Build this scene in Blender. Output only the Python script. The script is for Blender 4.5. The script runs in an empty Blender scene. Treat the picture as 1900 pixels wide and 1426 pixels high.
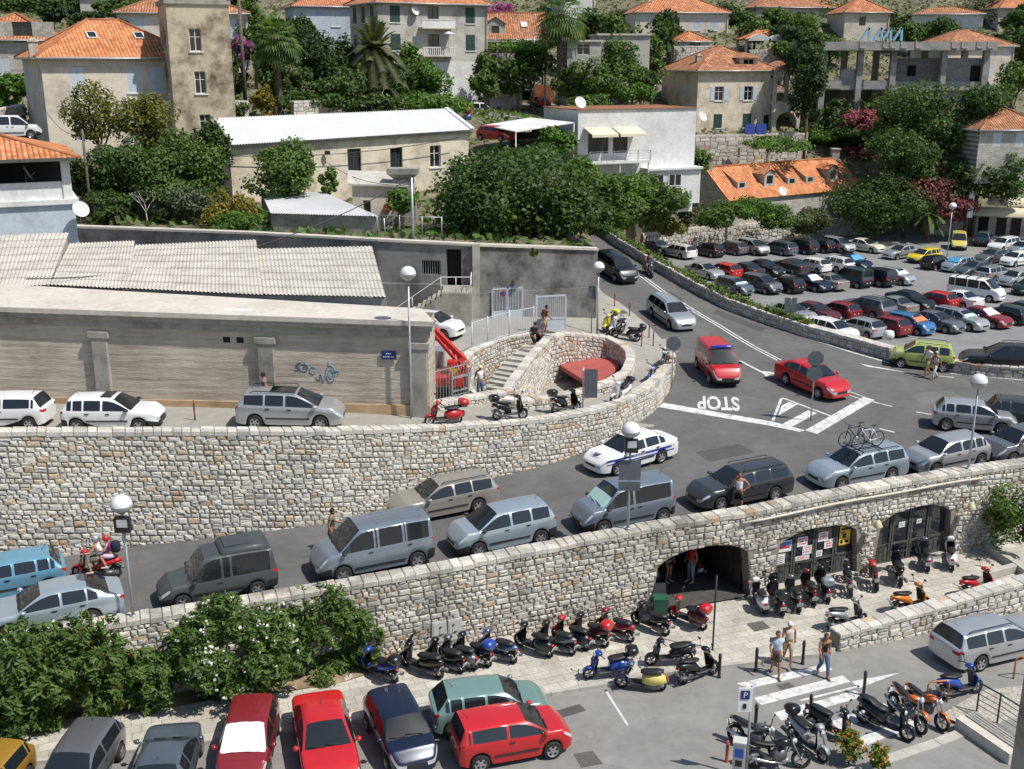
import bpy,bmesh,math,random
import numpy as np
from mathutils import Vector,Matrix,Euler
from mathutils.geometry import delaunay_2d_cdt
random.seed(7)
rnd = random.Random(11)
S = bpy.context.scene
COL = S.collection
RAD = math.radians
# ------------------------------------------------------------ camera
F = 2050.0;PITCH = RAD(16.3);CZ = 20.8
cam = bpy.data.cameras.new('camera');camo = bpy.data.objects.new('camera',cam);COL.objects.link(camo)
camo.location = (0,0,CZ);camo.rotation_euler = (math.pi/2 - PITCH,0,0)
cam.sensor_width = 36.0;cam.lens = 36.0*F/1900.0;cam.clip_start = 0.5;cam.clip_end = 3000
S.camera = camo
# ------------------------------------------------------------ world, sun, exposure
SUN_EL = RAD(57);SX,SY = 0.90,-0.436
W = bpy.data.worlds.new("World");S.world = W;W.use_nodes = True
nt = W.node_tree;bg = nt.nodes['Background']
sky = nt.nodes.new('ShaderNodeTexSky');sky.sky_type = 'NISHITA';sky.sun_disc = False
sky.sun_elevation = SUN_EL;sky.sun_rotation = math.atan2(SX,SY);sky.air_density = 1.0;sky.dust_density = 1.0
nt.links.new(sky.outputs[0],bg.inputs[0]);bg.inputs[1].default_value = 0.105
sl = bpy.data.lights.new('sun','SUN');sl.energy = 4.5;sl.angle = RAD(0.53);sl.color = (1,0.955,0.88)
suno = bpy.data.objects.new('sun',sl);COL.objects.link(suno)
sdir = Vector((SX*math.cos(SUN_EL),SY*math.cos(SUN_EL),math.sin(SUN_EL))).normalized()
suno.rotation_euler = sdir.to_track_quat('Z','Y').to_euler();suno.location = (60,-20,120)
S.view_settings.view_transform = 'Standard';S.view_settings.look = 'None'
S.view_settings.exposure = 0.12;S.view_settings.gamma = 1.0;S.view_settings.use_curve_mapping = False
S.cycles.max_bounces = 5;S.cycles.diffuse_bounces = 3;S.cycles.glossy_bounces = 3;S.cycles.transparent_max_bounces = 6
S.cycles.caustics_reflective = False;S.cycles.caustics_refractive = False
# ------------------------------------------------------------ survey helpers: a sight line through the photograph meets real ground
cP,sP = math.cos(PITCH),math.sin(PITCH)
def sight(u,v):
 a = (u-950)/F;b = (v-713)/F
 return a,cP - b*sP,-(sP + b*cP)
def G(u,v,z=0.0):
 a,b,c = sight(u,v);t = (z-CZ)/c
 return Vector((a*t,b*t,z))
def D(u,v,zc):
 a,b,c = sight(u,v)
 return Vector((a*zc,b*zc,CZ + c*zc))
def AT(u,v,y):
 a,b,c = sight(u,v);t = y/b
 return Vector((a*t,y,CZ + c*t))
def R(u,v,fn):
 z = 3.0
 for _ in range(60):
  p = G(u,v,z);z = 0.5*z + 0.5*fn(p.x,p.y)
 return G(u,v,z)
def topz(x,y,v):
 """height whose image row is v above plan point x, y"""
 a,b,c = sight(950,v)
 return CZ + c*(y/b)
class TPS:
 def __init__(s,pts,lam=0.02):
  p = np.array(pts,float);s.p = p[:,:2];n = len(p)
  d = np.linalg.norm(s.p[:,None]-s.p[None],axis=2)
  K = np.where(d > 0,d*d*np.log(d+1e-9),0) + lam*n*np.eye(n)
  P_ = np.hstack([np.ones((n,1)),s.p]);A = np.zeros((n+3,n+3));A[:n,:n] = K;A[:n,n:] = P_;A[n:,:n] = P_.T
  s.w = np.linalg.solve(A,np.concatenate([p[:,2],[0,0,0]]))
 def __call__(s,x,y):
  d = np.hypot(s.p[:,0]-x,s.p[:,1]-y)
  k = np.where(d > 0,d*d*np.log(d+1e-9),0)
  return float(k@s.w[:-3] + s.w[-3] + s.w[-2]*x + s.w[-1]*y)
# ------------------------------------------------------------ mesh building
def rotz(v,a):
 c,s = math.cos(a),math.sin(a);return (v[0]*c-v[1]*s,v[0]*s+v[1]*c,v[2])
class MB:
 def __init__(s): s.v = [];s.f = [];s.m = [];s.c = [];s.uv = [];s.sm = []
 def add(s,vs,fs,m=0,col=None,uv=None,smooth=False):
  o = len(s.v);s.v += [tuple(p) for p in vs]
  for i,f in enumerate(fs):
   s.f.append(tuple(o+k for k in f));s.m.append(m);s.c.append(col);s.sm.append(smooth)
   s.uv.append(uv[i] if uv else None)
  return s
 def quad(s,a,b,c,d,m=0,col=None,uv=None): return s.add([a,b,c,d],[(0,1,2,3)],m,col,[uv] if uv else None)
 def box(s,cx,cy,z0,sx,sy,sz,rz=0,m=0,col=None,tx=0,ty=0):
  vs = []
  for z,k in ((z0,0),(z0+sz,1)):
   for x,y in ((-.5,-.5),(.5,-.5),(.5,.5),(-.5,.5)):
    q = rotz((x*(sx-2*tx*k),y*(sy-2*ty*k),z),rz);vs.append((q[0]+cx,q[1]+cy,q[2]))
  return s.add(vs,[(3,2,1,0),(4,5,6,7),(0,1,5,4),(1,2,6,5),(2,3,7,6),(3,0,4,7)],m,col)
 def beam(s,p,q,w,h,m=0,col=None,up=(0,0,1)):
  p = Vector(p);q = Vector(q);d = (q-p).normalized();u = Vector(up)
  if abs(d.dot(u)) > .98: u = Vector((0,1,0))
  x = d.cross(u).normalized()*w/2;y = x.cross(d).normalized()*h/2
  vs = [p-x-y,p+x-y,p+x+y,p-x+y,q-x-y,q+x-y,q+x+y,q-x+y]
  return s.add(vs,[(3,2,1,0),(4,5,6,7),(0,1,5,4),(1,2,6,5),(2,3,7,6),(3,0,4,7)],m,col)
 def tube(s,pts,r,n=6,m=0,cap=True,smooth=True,col=None):
  pts = [Vector(p) for p in pts];k = len(pts);rs = r if isinstance(r,(list,tuple)) else [r]*k
  vs = [];ref = None
  for i,p in enumerate(pts):
   d = (pts[min(i+1,k-1)]-pts[max(i-1,0)]).normalized()
   u = Vector((0,0,1)) if abs(d.z) < .9 else Vector((1,0,0))
   if ref is not None: u = ref
   x = d.cross(u)
   if x.length < 1e-4: x = d.cross(Vector((0,1,0)))
   x.normalize();y = x.cross(d).normalized();ref = y
   for j in range(n):
    a = 2*math.pi*j/n;vs.append(p + x*(math.cos(a)*rs[i]) + y*(math.sin(a)*rs[i]))
  fs = []
  for i in range(k-1):
   for j in range(n):
    fs.append((i*n+j,i*n+(j+1) % n,(i+1)*n+(j+1) % n,(i+1)*n+j))
  s.add(vs,fs,m,col,None,smooth)
  if cap:
   o = len(s.v)-len(vs)
   s.f += [tuple(o+j for j in range(n))[::-1],tuple(o+(k-1)*n+j for j in range(n))];s.m += [m,m];s.c += [col]*2;s.uv += [None]*2;s.sm += [False]*2
  return s
 def lathe(s,prof,n=16,o=(0,0,0),axis='z',m=0,smooth=True,col=None):
  vs = []
  for r,h in prof:
   for j in range(n):
    a = 2*math.pi*j/n;x,y = r*math.cos(a),r*math.sin(a)
    q = (x,y,h) if axis == 'z' else ((x,h,y) if axis == 'y' else (h,x,y))
    vs.append((q[0]+o[0],q[1]+o[1],q[2]+o[2]))
  fs = []
  for i in range(len(prof)-1):
   for j in range(n):
    f = (i*n+j,i*n+(j+1) % n,(i+1)*n+(j+1) % n,(i+1)*n+j)
    fs.append(f if axis != 'y' else f[::-1])
  return s.add(vs,fs,m,col,None,smooth)
 def loft(s,secs,n=10,m=0,smooth=True,e=2.4,cap=True,col=None):
  """secs: (x, y, z, halfwidth, halfheight[, tilt]) ; ring lies across the x axis (tilt leans it)"""
  vs = []
  for q in secs:
   x,y,z,w,h = q[:5];t = q[5] if len(q) > 5 else 0
   for j in range(n):
    a = 2*math.pi*j/n;c,d = math.cos(a),math.sin(a)
    yy = math.copysign(abs(c)**(2/e),c)*w;zz = math.copysign(abs(d)**(2/e),d)*h
    vs.append((x - zz*math.sin(t),y+yy,z + zz*math.cos(t)))
  k = len(secs);fs = []
  for i in range(k-1):
   for j in range(n): fs.append((i*n+j,i*n+(j+1) % n,(i+1)*n+(j+1) % n,(i+1)*n+j))
  s.add(vs,fs,m,col,None,smooth)
  if cap:
   o = len(s.v)-len(vs)
   s.f += [tuple(o+j for j in range(n))[::-1],tuple(o+(k-1)*n+j for j in range(n))];s.m += [m,m];s.c += [col]*2;s.uv += [None]*2;s.sm += [False]*2
  return s
 def prism(s,poly,z0,z1,m=0,col=None):
  n = len(poly);vs = [(p[0],p[1],z0) for p in poly]+[(p[0],p[1],z1) for p in poly]
  fs = [tuple(range(n))[::-1],tuple(range(n,2*n))]+[(i,(i+1) % n,n+(i+1) % n,n+i) for i in range(n)]
  return s.add(vs,fs,m,col)
 def mesh(s,name,mats):
  me = bpy.data.meshes.new(name);me.from_pydata(s.v,[],s.f)
  for mm in (mats if isinstance(mats,(list,tuple)) else [mats]): me.materials.append(mm)
  n = len(me.polygons)
  if n == len(s.m):
   me.polygons.foreach_set('material_index',s.m);me.polygons.foreach_set('use_smooth',s.sm)
   if any(c is not None for c in s.c):
    at = me.color_attributes.new('col','FLOAT_COLOR','CORNER');a = []
    for p,c in zip(me.polygons,s.c):
     c = c or (.5,.5,.5);a += [c[0],c[1],c[2],1.0]*p.loop_total
    at.data.foreach_set('color',a)
   if any(u is not None for u in s.uv):
    ul = me.uv_layers.new(name='UVMap');a = []
    for p,u in zip(me.polygons,s.uv):
     if u is None: a += [0.0,0.0]*p.loop_total
     else:
      for q in u: a += [q[0],q[1]]
    ul.data.foreach_set('uv',a)
  me.update();return me
 def build(s,name,mats,parent=None,loc=None,rz=0):
  return link(name,s.mesh(name,mats),parent,loc,rz)
def link(name,me,parent=None,loc=None,rz=0):
 o = bpy.data.objects.new(name,me);COL.objects.link(o)
 if parent: o.parent = parent
 if loc is not None: o.location = loc
 if rz: o.rotation_euler = (0,0,rz)
 return o
def tag(o,label=None,cat=None,group=None,kind=None):
 if label: o['label'] = label
 if cat: o['category'] = cat
 if group: o['group'] = group
 if kind: o['kind'] = kind
 return o
def thing(name,label,cat,loc=(0,0,0),rz=0,group=None):
 o = bpy.data.objects.new(name,None);COL.objects.link(o);o.empty_display_size = .2
 o.location = loc;o.rotation_euler = (0,0,rz)
 return tag(o,label,cat,group)
def struct(o): o['kind'] = 'structure';return o
# ------------------------------------------------------------ materials
MATS = {}
class NB:
 def __init__(s,name):
  s.m = bpy.data.materials.new(name);s.m.use_nodes = True;s.t = s.m.node_tree;s.b = s.t.nodes['Principled BSDF'];s.out = s.t.nodes['Material Output']
 def n(s,ty,**kw):
  q = s.t.nodes.new('ShaderNode'+ty)
  for k,v in kw.items(): setattr(q,k,v)
  return q
 def l(s,a,b): s.t.links.new(a,b)
 def noise(s,scale,det=4,vec=None,rough=.55):
  q = s.n('TexNoise');q.inputs['Scale'].default_value = scale;q.inputs['Detail'].default_value = det;q.inputs['Roughness'].default_value = rough
  s.l(vec if vec else s.pos(),q.inputs['Vector']);return q.outputs['Fac']
 def pos(s):
  if not hasattr(s,'_p'): s._p = s.n('NewGeometry').outputs['Position']
  return s._p
 def obj(s):
  if not hasattr(s,'_o'): s._o = s.n('TexCoord').outputs['Object']
  return s._o
 def ramp(s,fac,stops):
  q = s.n('ValToRGB');e = q.color_ramp.elements
  while len(e) < len(stops): e.new(.5)
  for i,(p,c) in enumerate(stops): e[i].position = p;e[i].color = (*c,1) if len(c) == 3 else c
  s.l(fac,q.inputs[0]);return q.outputs[0]
 def mix(s,f,a,b,mode='MIX'):
  q = s.n('MixRGB',blend_type=mode)
  for i,x in enumerate((f,a,b)):
   if hasattr(x,'is_output'): s.l(x,q.inputs[i])
   elif i == 0: q.inputs[0].default_value = x
   else: q.inputs[i].default_value = (*x,1)
  return q.outputs[0]
 def math(s,op,a,b=None):
  q = s.n('Math',operation=op)
  for i,x in enumerate((a,b)):
   if x is None: continue
   if hasattr(x,'is_output'): s.l(x,q.inputs[i])
   else: q.inputs[i].default_value = x
  return q.outputs[0]
 def bump(s,h,st=.3,dist=.05):
  q = s.n('Bump');q.inputs['Strength'].default_value = st;q.inputs['Distance'].default_value = dist;s.l(h,q.inputs['Height']);s.l(q.outputs[0],s.b.inputs['Normal'])
 def color(s,c):
  if hasattr(c,'is_output'): s.l(c,s.b.inputs['Base Color'])
  else: s.b.inputs['Base Color'].default_value = (*c,1)
 def set(s,rough=.8,metal=0,coat=0,spec=None):
  s.b.inputs['Roughness'].default_value = rough;s.b.inputs['Metallic'].default_value = metal;s.b.inputs['Coat Weight'].default_value = coat
  if spec is not None: s.b.inputs['Specular IOR Level'].default_value = spec
  return s.m
def mat(name,c,rough=.7,metal=0,coat=0,var=.12,scale=3.0,bump=0,spec=None,local=False):
 """plain surface with a little natural unevenness of tone"""
 if name in MATS: return MATS[name]
 b = NB(name);vec = b.obj() if local else None
 n = b.noise(scale,5,vec)
 lo = tuple(x*(1-var) for x in c);hi = tuple(min(1,x*(1+var)) for x in c)
 b.color(b.ramp(n,[(.3,lo),(.7,hi)]))
 if bump: b.bump(b.noise(scale*6,4,vec),bump,.02)
 MATS[name] = b.set(rough,metal,coat,spec);return MATS[name]
# ============================================================ SETTING: ground surfaces
road_z = TPS([(-30,22,2.6),(-14,31,2.75),(-13,36,2.7),(0,38.5,2.85),(0,46,3.0),(5.5,40.5,2.95),(10.5,43.5,3.1),(16.5,46,3.2),(21,48,3.4),(27,51,3.6),(40,56,3.8),
    (6,52,3.35),(11.3,57.5,3.75),(16,57,3.75),(25,62,3.7),(35,64,3.8),(30,57,3.75),(10,71,4.6),(20,66,4.0),(7.5,80,5.9),(8,91,6.9),(5,60,3.9),(12,84,6.0),(-5,52,3.0)],.004)
upper_z = TPS([(-35,47,6.2),(-35,42,6.4),(-22,46,6.1),(-17,48,6.0),(-10,42,6.2),(-9,46,6.0),(-4,48,5.7),(0,51.5,5.1),(5,55,4.7),(8,60,4.5),(7.5,63,4.55),(5,66.5,5.4),(3,64,5.6),(1.8,61,5.9),(-2,60,5.8),(-5,63,5.75),(5,71,5.8),(-4,53,5.3),(-8,60,5.75),(-20,62,5.9),(0,69,5.8),(1,56,4.9)],.01)
LOT = 0.5
def patch(name,poly,zf,m,step=2.0,uvs=1.0,loc=None):
 """one sheet of ground inside a plan outline, following zf"""
 xs = [p[0] for p in poly];ys = [p[1] for p in poly];n = len(poly)
 pts = [Vector((p[0],p[1])) for p in poly];edges = [(i,(i+1) % n) for i in range(n)]
 x = min(xs)+step*.37
 def inside(x,y):
  c = False;j = n-1
  for i in range(n):
   if (ys[i] > y) != (ys[j] > y) and x < (xs[j]-xs[i])*(y-ys[i])/(ys[j]-ys[i])+xs[i]: c = not c
   j = i
  return c
 while x < max(xs):
  y = min(ys)+step*.29
  while y < max(ys):
   if inside(x,y): pts.append(Vector((x,y)))
   y += step
  x += step
 vs,es,fs,_,_,_ = delaunay_2d_cdt(pts,edges,[],1,1e-5)
 mb = MB();mb.add([(v.x,v.y,zf(v.x,v.y)) for v in vs],[tuple(f) for f in fs if len(f) >= 3])
 o = mb.build(name,m);me = o.data
 bm = bmesh.new();bm.from_mesh(me);bmesh.ops.recalc_face_normals(bm,faces=bm.faces)
 if sum(f.normal.z for f in bm.faces) < 0: bmesh.ops.reverse_faces(bm,faces=bm.faces)
 for f in bm.faces: f.smooth = True
 bm.to_mesh(me);bm.free();return o
def inpoly(x,y,poly):
 c = False;j = len(poly)-1
 for i in range(len(poly)):
  if (poly[i][1] > y) != (poly[j][1] > y) and x < (poly[j][0]-poly[i][0])*(y-poly[i][1])/(poly[j][1]-poly[i][1])+poly[i][0]: c = not c
  j = i
 return c
def asphalt(name,base,patchy=.25,warm=0):
 b = NB(name);n1 = b.noise(.35,6,rough=.6);n2 = b.noise(2.2,5);n3 = b.noise(45,3)
 patchy *= .6;lo = tuple(x*(1-patchy) for x in base);hi = tuple(x*(1+patchy*1.1) for x in base)
 c = b.ramp(n1,[(.32,lo),(.68,hi)])
 c = b.mix(.4,c,b.ramp(n2,[(.3,(.68,.68,.68)),(.75,(1.22,1.21,1.18))]),'MULTIPLY')
 c = b.mix(.5,c,b.ramp(n3,[(.3,(.65,.65,.65)),(.7,(1.3,1.3,1.3))]),'MULTIPLY')
 # oil stains and tyre-polished streaks, with a shape of their own
 v = b.n('TexVoronoi');v.inputs['Scale'].default_value = .55;b.l(b.pos(),v.inputs['Vector'])
 st = b.math('MULTIPLY',b.ramp(v.outputs['Distance'],[(.0,(1,1,1)),(.16,(0,0,0))]),b.ramp(b.noise(1.1,4),[(.45,(0,0,0)),(.62,(1,1,1))]))
 c = b.mix(b.math('MULTIPLY',st,.55),c,tuple(x*.35 for x in base))
 # fine cracks
 w = b.n('TexVoronoi',feature='DISTANCE_TO_EDGE');w.inputs['Scale'].default_value = .16
 q = b.n('VectorMath',operation='ADD');b.l(b.pos(),q.inputs[0]);nn = b.n('TexNoise');nn.inputs['Scale'].default_value = .8;nn.inputs['Detail'].default_value = 5;b.l(b.pos(),nn.inputs['Vector']);sc = b.n('VectorMath',operation='SCALE');b.l(nn.outputs['Color'],sc.inputs[0]);sc.inputs['Scale'].default_value = 2.2;b.l(sc.outputs[0],q.inputs[1]);b.l(q.outputs[0],w.inputs['Vector'])
 c = b.mix(b.ramp(w.outputs['Distance'],[(.0,(.3,.3,.3)),(.004,(0,0,0))]),c,tuple(x*.4 for x in base))
 b.color(c);b.bump(n3,.35,.02);return b.set(.88,spec=.3)
M_road = asphalt('road_asphalt',(.128,.127,.124))
M_street = asphalt('worn_pale_asphalt',(.245,.24,.225),.22)
M_lot = asphalt('parking_asphalt',(.235,.235,.235),.18)
M_path = asphalt('path_concrete',(.33,.315,.28),.16)
def slab_mat(name,base,sx,sy,rz):
 b = NB(name);mp = b.n('Mapping');mp.inputs['Rotation'].default_value = (0,0,rz);b.l(b.pos(),mp.inputs['Vector'])
 br = b.n('TexBrick');br.offset = .5;b.l(mp.outputs[0],br.inputs['Vector']);br.inputs['Scale'].default_value = 1;br.inputs['Brick Width'].default_value = sx;br.inputs['Row Height'].default_value = sy
 br.inputs['Mortar Size'].default_value = .012;br.inputs['Color1'].default_value = (*[x*.86 for x in base],1);br.inputs['Color2'].default_value = (*[x*1.12 for x in base],1);br.inputs['Mortar'].default_value = (*[x*.55 for x in base],1);br.inputs['Bias'].default_value = .1
 c = b.mix(.75,br.outputs['Color'],b.ramp(b.noise(.9,6,rough=.65),[(.3,(.68,.66,.62)),(.7,(1.2,1.2,1.18))]),'MULTIPLY')
 c = b.mix(.6,c,b.ramp(b.noise(9,5),[(.25,(.7,.7,.7)),(.75,(1.2,1.2,1.2))]),'MULTIPLY')
 b.color(c);b.bump(br.outputs['Fac'],-.4,.02);return b.set(.85,spec=.3)
M_terr = slab_mat('limestone_slabs',(.48,.455,.405),.62,.42,RAD(-21))
M_pave = slab_mat('limestone_pavement',(.42,.40,.355),.9,.6,RAD(-16))
M_dirt = mat('dry_soil',(.30,.22,.14),.95,var=.35,scale=2.5,bump=.6)
M_earth = mat('hillside_soil',(.15,.135,.085),.95,var=.5,scale=.5,bump=.5)
M_kerb = mat('kerb_stone',(.42,.40,.36),.85,var=.18,scale=2,bump=.3)
M_white = NB('road_paint_white');_n = M_white.noise(3.5,6,rough=.7);M_white.color(M_white.ramp(_n,[(.33,(.24,.24,.235)),(.47,(.56,.56,.545)),(.7,(.74,.74,.72))]));M_white = M_white.set(.75)
# plan lines
WA = [(-32,25.4),(-22,29.3),(-13,32.75),(-4.7,35.7),(5.6,39.0),(9.5,40.4),(15.85,42.9),(21.1,45.1),(30,49.0),(48,57)]   # foot of the lower retaining wall
def along(line,x):
 for a,b in zip(line,line[1:]):
  if a[0] <= x <= b[0]: return a[1]+(b[1]-a[1])*(x-a[0])/(b[0]-a[0])
 return line[0][1] if x < line[0][0] else line[-1][1]
WB_px = [(-420,1100),(-200,1068),(0,1045),(81,1036),(242,1012),(431,992),(606,969),(711,942),(820,912),(917,884),(1014,861),(1102,830),(1152,803),(1195,775),(1222,752),(1238,728),(1249,700),(1252,680),(1246,655),(1236,640)]
WB = [R(u,v,road_z) for u,v in WB_px]
LOTW_px = [(1088,424),(1112,436),(1150,462),(1200,493),(1280,539),(1350,575),(1430,604),(1500,627),(1580,649),(1650,669)]
LOTW = [R(u,v,road_z) for u,v in LOTW_px]
LW2 = [R(u,v,road_z) for u,v in [(1760,690),(1800,697),(1900,705),(2100,722),(2500,760)]]
# the wide ground below everything
struct(patch('ground',[(-400,-60),(400,-60),(400,134),(42,134),(-10,120),(-60,60),(-400,60)],lambda x,y: -.6,M_earth,40))
# lower street
poly = [(-60,-15),(60,-15),(60,56)]+[(x,y+.25) for x,y in WA[::-1]]
struct(patch('street',poly,lambda x,y: 0,M_street,4))
# middle road, junction and main road in one sheet
poly = [(x,y+.4) for x,y in WA]+[(60,62),(60,67)]+[(p.x,p.y+.3) for p in LW2[::-1]]+[(p.x+.2,p.y+.2) for p in LOTW[::-1]]+[(1.5,92),(1.5,70)]+[(p.x-.3,p.y+.4) for p in WB[::-1]]+[(-36,33),(-36,26)]
struct(patch('road',poly,lambda x,y: road_z(x,y),M_road,1.5))
# upper street and the yard
poly = [(p.x,p.y+.15) for p in WB]+[tuple(R(u,v,upper_z)[:2]) for u,v in [(1228,630),(1205,606),(1180,585),(1150,562),(1120,545),(1108,530)]]+[(4.5,77.5),(-45,90),(-45,38)]
PIT = [R(u,v,upper_z) for u,v in [(938,735),(975,738),(1070,723),(1123,708),(1158,688),(1166,666),(1163,652),(1150,637),(1125,624),(1092,618),(1050,616),(1018,622),(986,618),(944,624),(902,638),(879,649),(866,664),(864,690),(884,722)]]
_up = poly
def patch_hole(name,outer,hole,zf,m,step):
 n,k = len(outer),len(hole);pts = [Vector((p[0],p[1])) for p in outer]+[Vector((p[0],p[1])) for p in hole]
 ed = [(i,(i+1) % n) for i in range(n)]+[(n+i,n+(i+1) % k) for i in range(k)]
 xs = [p[0] for p in outer];ys = [p[1] for p in outer];x = min(xs)
 while x < max(xs):
  y = min(ys)
  while y < max(ys):
   if inpoly(x,y,outer) and not inpoly(x,y,hole): pts.append(Vector((x,y)))
   y += step
  x += step
 vs,es,fs,_,_,_ = delaunay_2d_cdt(pts,ed,[],1,1e-5)
 out = []
 for f in fs:
  c = sum((vs[i] for i in f),Vector((0,0)))/len(f)
  if inpoly(c.x,c.y,outer) and not inpoly(c.x,c.y,hole):
   f = list(f);a = (vs[f[1]]-vs[f[0]]).cross(vs[f[2]]-vs[f[0]]);out.append(tuple(f if a > 0 else f[::-1]))
 mb = MB();mb.add([(v.x,v.y,zf(v.x,v.y)) for v in vs],out,smooth=True);return mb.build(name,m)
struct(patch_hole('path',_up,[(p.x,p.y) for p in PIT],lambda x,y: upper_z(x,y),M_path,1.3))
struct(patch('pit_floor',[(-6,52),(7,52),(9,60),(7,69),(-3,69),(-7,60)],lambda x,y: 3.4,M_path,2))
# car park
poly = [(p.x,p.y-.1) for p in LOTW]+[(p.x,p.y-.1) for p in LW2]+[(70,70),(90,140),(30,140),(0,140),(0,100)]
struct(patch('car_park',poly,lambda x,y: LOT,M_lot,5))
# terrace in front of the arches and the pavement
kerb_px = [(-160,1408),(54,1409),(209,1391),(236,1387),(377,1371),(519,1350),(644,1333),(850,1303),(1021,1281),(1125,1264),(1172,1253),(1237,1243),(1330,1232),(1415,1222)]
kerb = [G(u,v,.12) for u,v in kerb_px]
tw = [G(u,v,0) for u,v in [(1555,1208),(1700,1178),(1900,1130)]]
TZ = .13
poly = [(p.x,p.y) for p in kerb]+[(tw[0].x-.3,tw[0].y-.3),(tw[0].x,tw[0].y+.2),(tw[1].x,tw[1].y+.2),(tw[2].x+4,tw[2].y+2.0),(27,43.5),(25,46.2)]+[(x,y-.02) for x,y in WA[::-1] if x < 25]
T_poly = poly
pv = patch('pavement',poly,lambda x,y: TZ,M_terr,2.0);struct(pv)
mb = MB()
for a,b in zip(kerb,kerb[1:]):
 d = (b-a);L = d.length;n = max(1,int(L/.9));nrm = Vector((d.y,-d.x,0)).normalized()
 for i in range(n):
  p = a+d*(i/n)+nrm*.06;q = a+d*((i+1)/n-.012/L)+nrm*.06;k = 1+rnd.uniform(-.1,.1)
  mb.beam((p.x,p.y,.06),(q.x,q.y,.06),.16,.15+rnd.uniform(0,.006))
struct(mb.build('kerb',M_kerb))
mb = MB();ep = [kerb[-1],Vector((tw[0].x-.3,tw[0].y-.3,0)),Vector((tw[0].x,tw[0].y+.2,0))]
for a,b in zip(ep,ep[1:]): mb.quad((a.x,a.y,-.05),(b.x,b.y,-.05),(b.x,b.y,TZ+.001),(a.x,a.y,TZ+.001))
struct(mb.build('pavement_edge',M_kerb))
struct(patch('dirt_verge',[tuple(G(u,v,TZ)[:2]) for u,v in [(-160,1380),(0,1350),(100,1338),(200,1325),(320,1312),(430,1292),(540,1282),(640,1264),(690,1248),(735,1238),(760,1222)]]+[(-3.6,35.95),(-13,32.7),(-30,26)],lambda x,y: TZ+.03+.05*math.sin(x*3)*math.sin(y*2.3+1),M_dirt,.8))
# hillside
hill_z = TPS([(-46,77,10.2),(-34,74,10.2),(-16,70,10.1),(-8,67,10.2),(-2,66,10.1),(5,68,9.4),(5.3,74,9.3),(5.3,82,9.2),(-60,62,9.4),(-35,78,9.6),(-12,75,9.6),(2,73,9.3),(-30,90,13.0),(-15,88,9.8),(0,90,9.5),(-60,95,16),(-90,90,17),(9,100,8.3),(11,112,7.2),(13,121,4.6),(18,127,3.0),(26,133.5,2.2),(45,134.5,1.0),(60,135,1.0),(90,136,1.0),(150,140,2),
    (-20,118,14.5),(-4,130,15),(-3,147,15.3),(10,122,10),(24,138,6.0),(30,148,11),(42,150,10.5),(55,150,9),(75,150,8.5),(-60,130,20),(-20,137,17.5),(10,150,15),(15,172,20),
    (25,180,23),(60,185,22),(90,190,22),(140,190,20),(-50,170,27),(0,200,30),(60,230,38),(120,230,36),(-100,200,40),(0,260,56),(100,280,62),(-100,280,70),(0,360,100),(160,360,100),(-160,360,110),(0,520,150),(240,520,150),(-240,520,150)],.001)
poly = [(-110,50),(-70,60),(-46,76.2),(-34,73.2),(-16.4,68.9),(-8,66.1),(-2.2,65.5),(5.0,67.5),(5.4,72),(5.2,80),(6.2,92),(8.8,93),(11.3,108)]+[(13.6,121.5),(20,127.3),(27.5,133.2),(45,134.2),(62,134.6),(95,136),(260,145),(420,540),(-420,540),(-300,120)]
struct(patch('hillside',poly,lambda x,y: hill_z(x,y),M_earth,6))
mb = MB();ed = [(6.2,92),(8.8,93),(11.3,108),(13.6,121.5),(20,127.3),(27.5,133.2),(45,134.2),(62,134.6),(95,136)]
for a,b in zip(ed,ed[1:]): mb.quad((b[0],b[1],-.5),(a[0],a[1],-.5),(a[0],a[1],hill_z(*a)+.02),(b[0],b[1],hill_z(*b)+.02))
struct(mb.build('bank',M_earth))
# ============================================================ STONE WALLS: every stone modelled
M_mortar = mat('lime_mortar',(.25,.22,.175),.95,var=.3,scale=2.5,bump=.5)
def stone_mat(name,dark):
 b = NB(name);a = b.n('VertexColor');a.layer_name = 'col'
 c = b.mix(.8,a.outputs[0],b.ramp(b.noise(14,5),[(.25,(.62,.60,.57)),(.7,(1.18,1.18,1.18))]),'MULTIPLY')
 c = b.mix(dark,c,b.ramp(b.noise(.55,6,rough=.7),[(.38,(.30,.29,.27)),(.58,(1.08,1.08,1.06))]),'MULTIPLY')
 b.color(c);b.bump(b.noise(30,4),.5,.02);return b.set(.92,spec=.25)
M_stA = stone_mat('weathered_limestone',.62);M_stB = stone_mat('pale_limestone',.15)
def stone_color(r,warm=.3):
 t = r.random();g = r.uniform(.47,.67)
 if t < .10*warm/.3: return (g*.88,g*.71,g*.52)
 if t < .45: return (g*1.04,g*.98,g*.87)
 if t < .82: return (g*1.02,g*.985,g*.91)
 return (g*.82,g*.79,g*.73)
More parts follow.
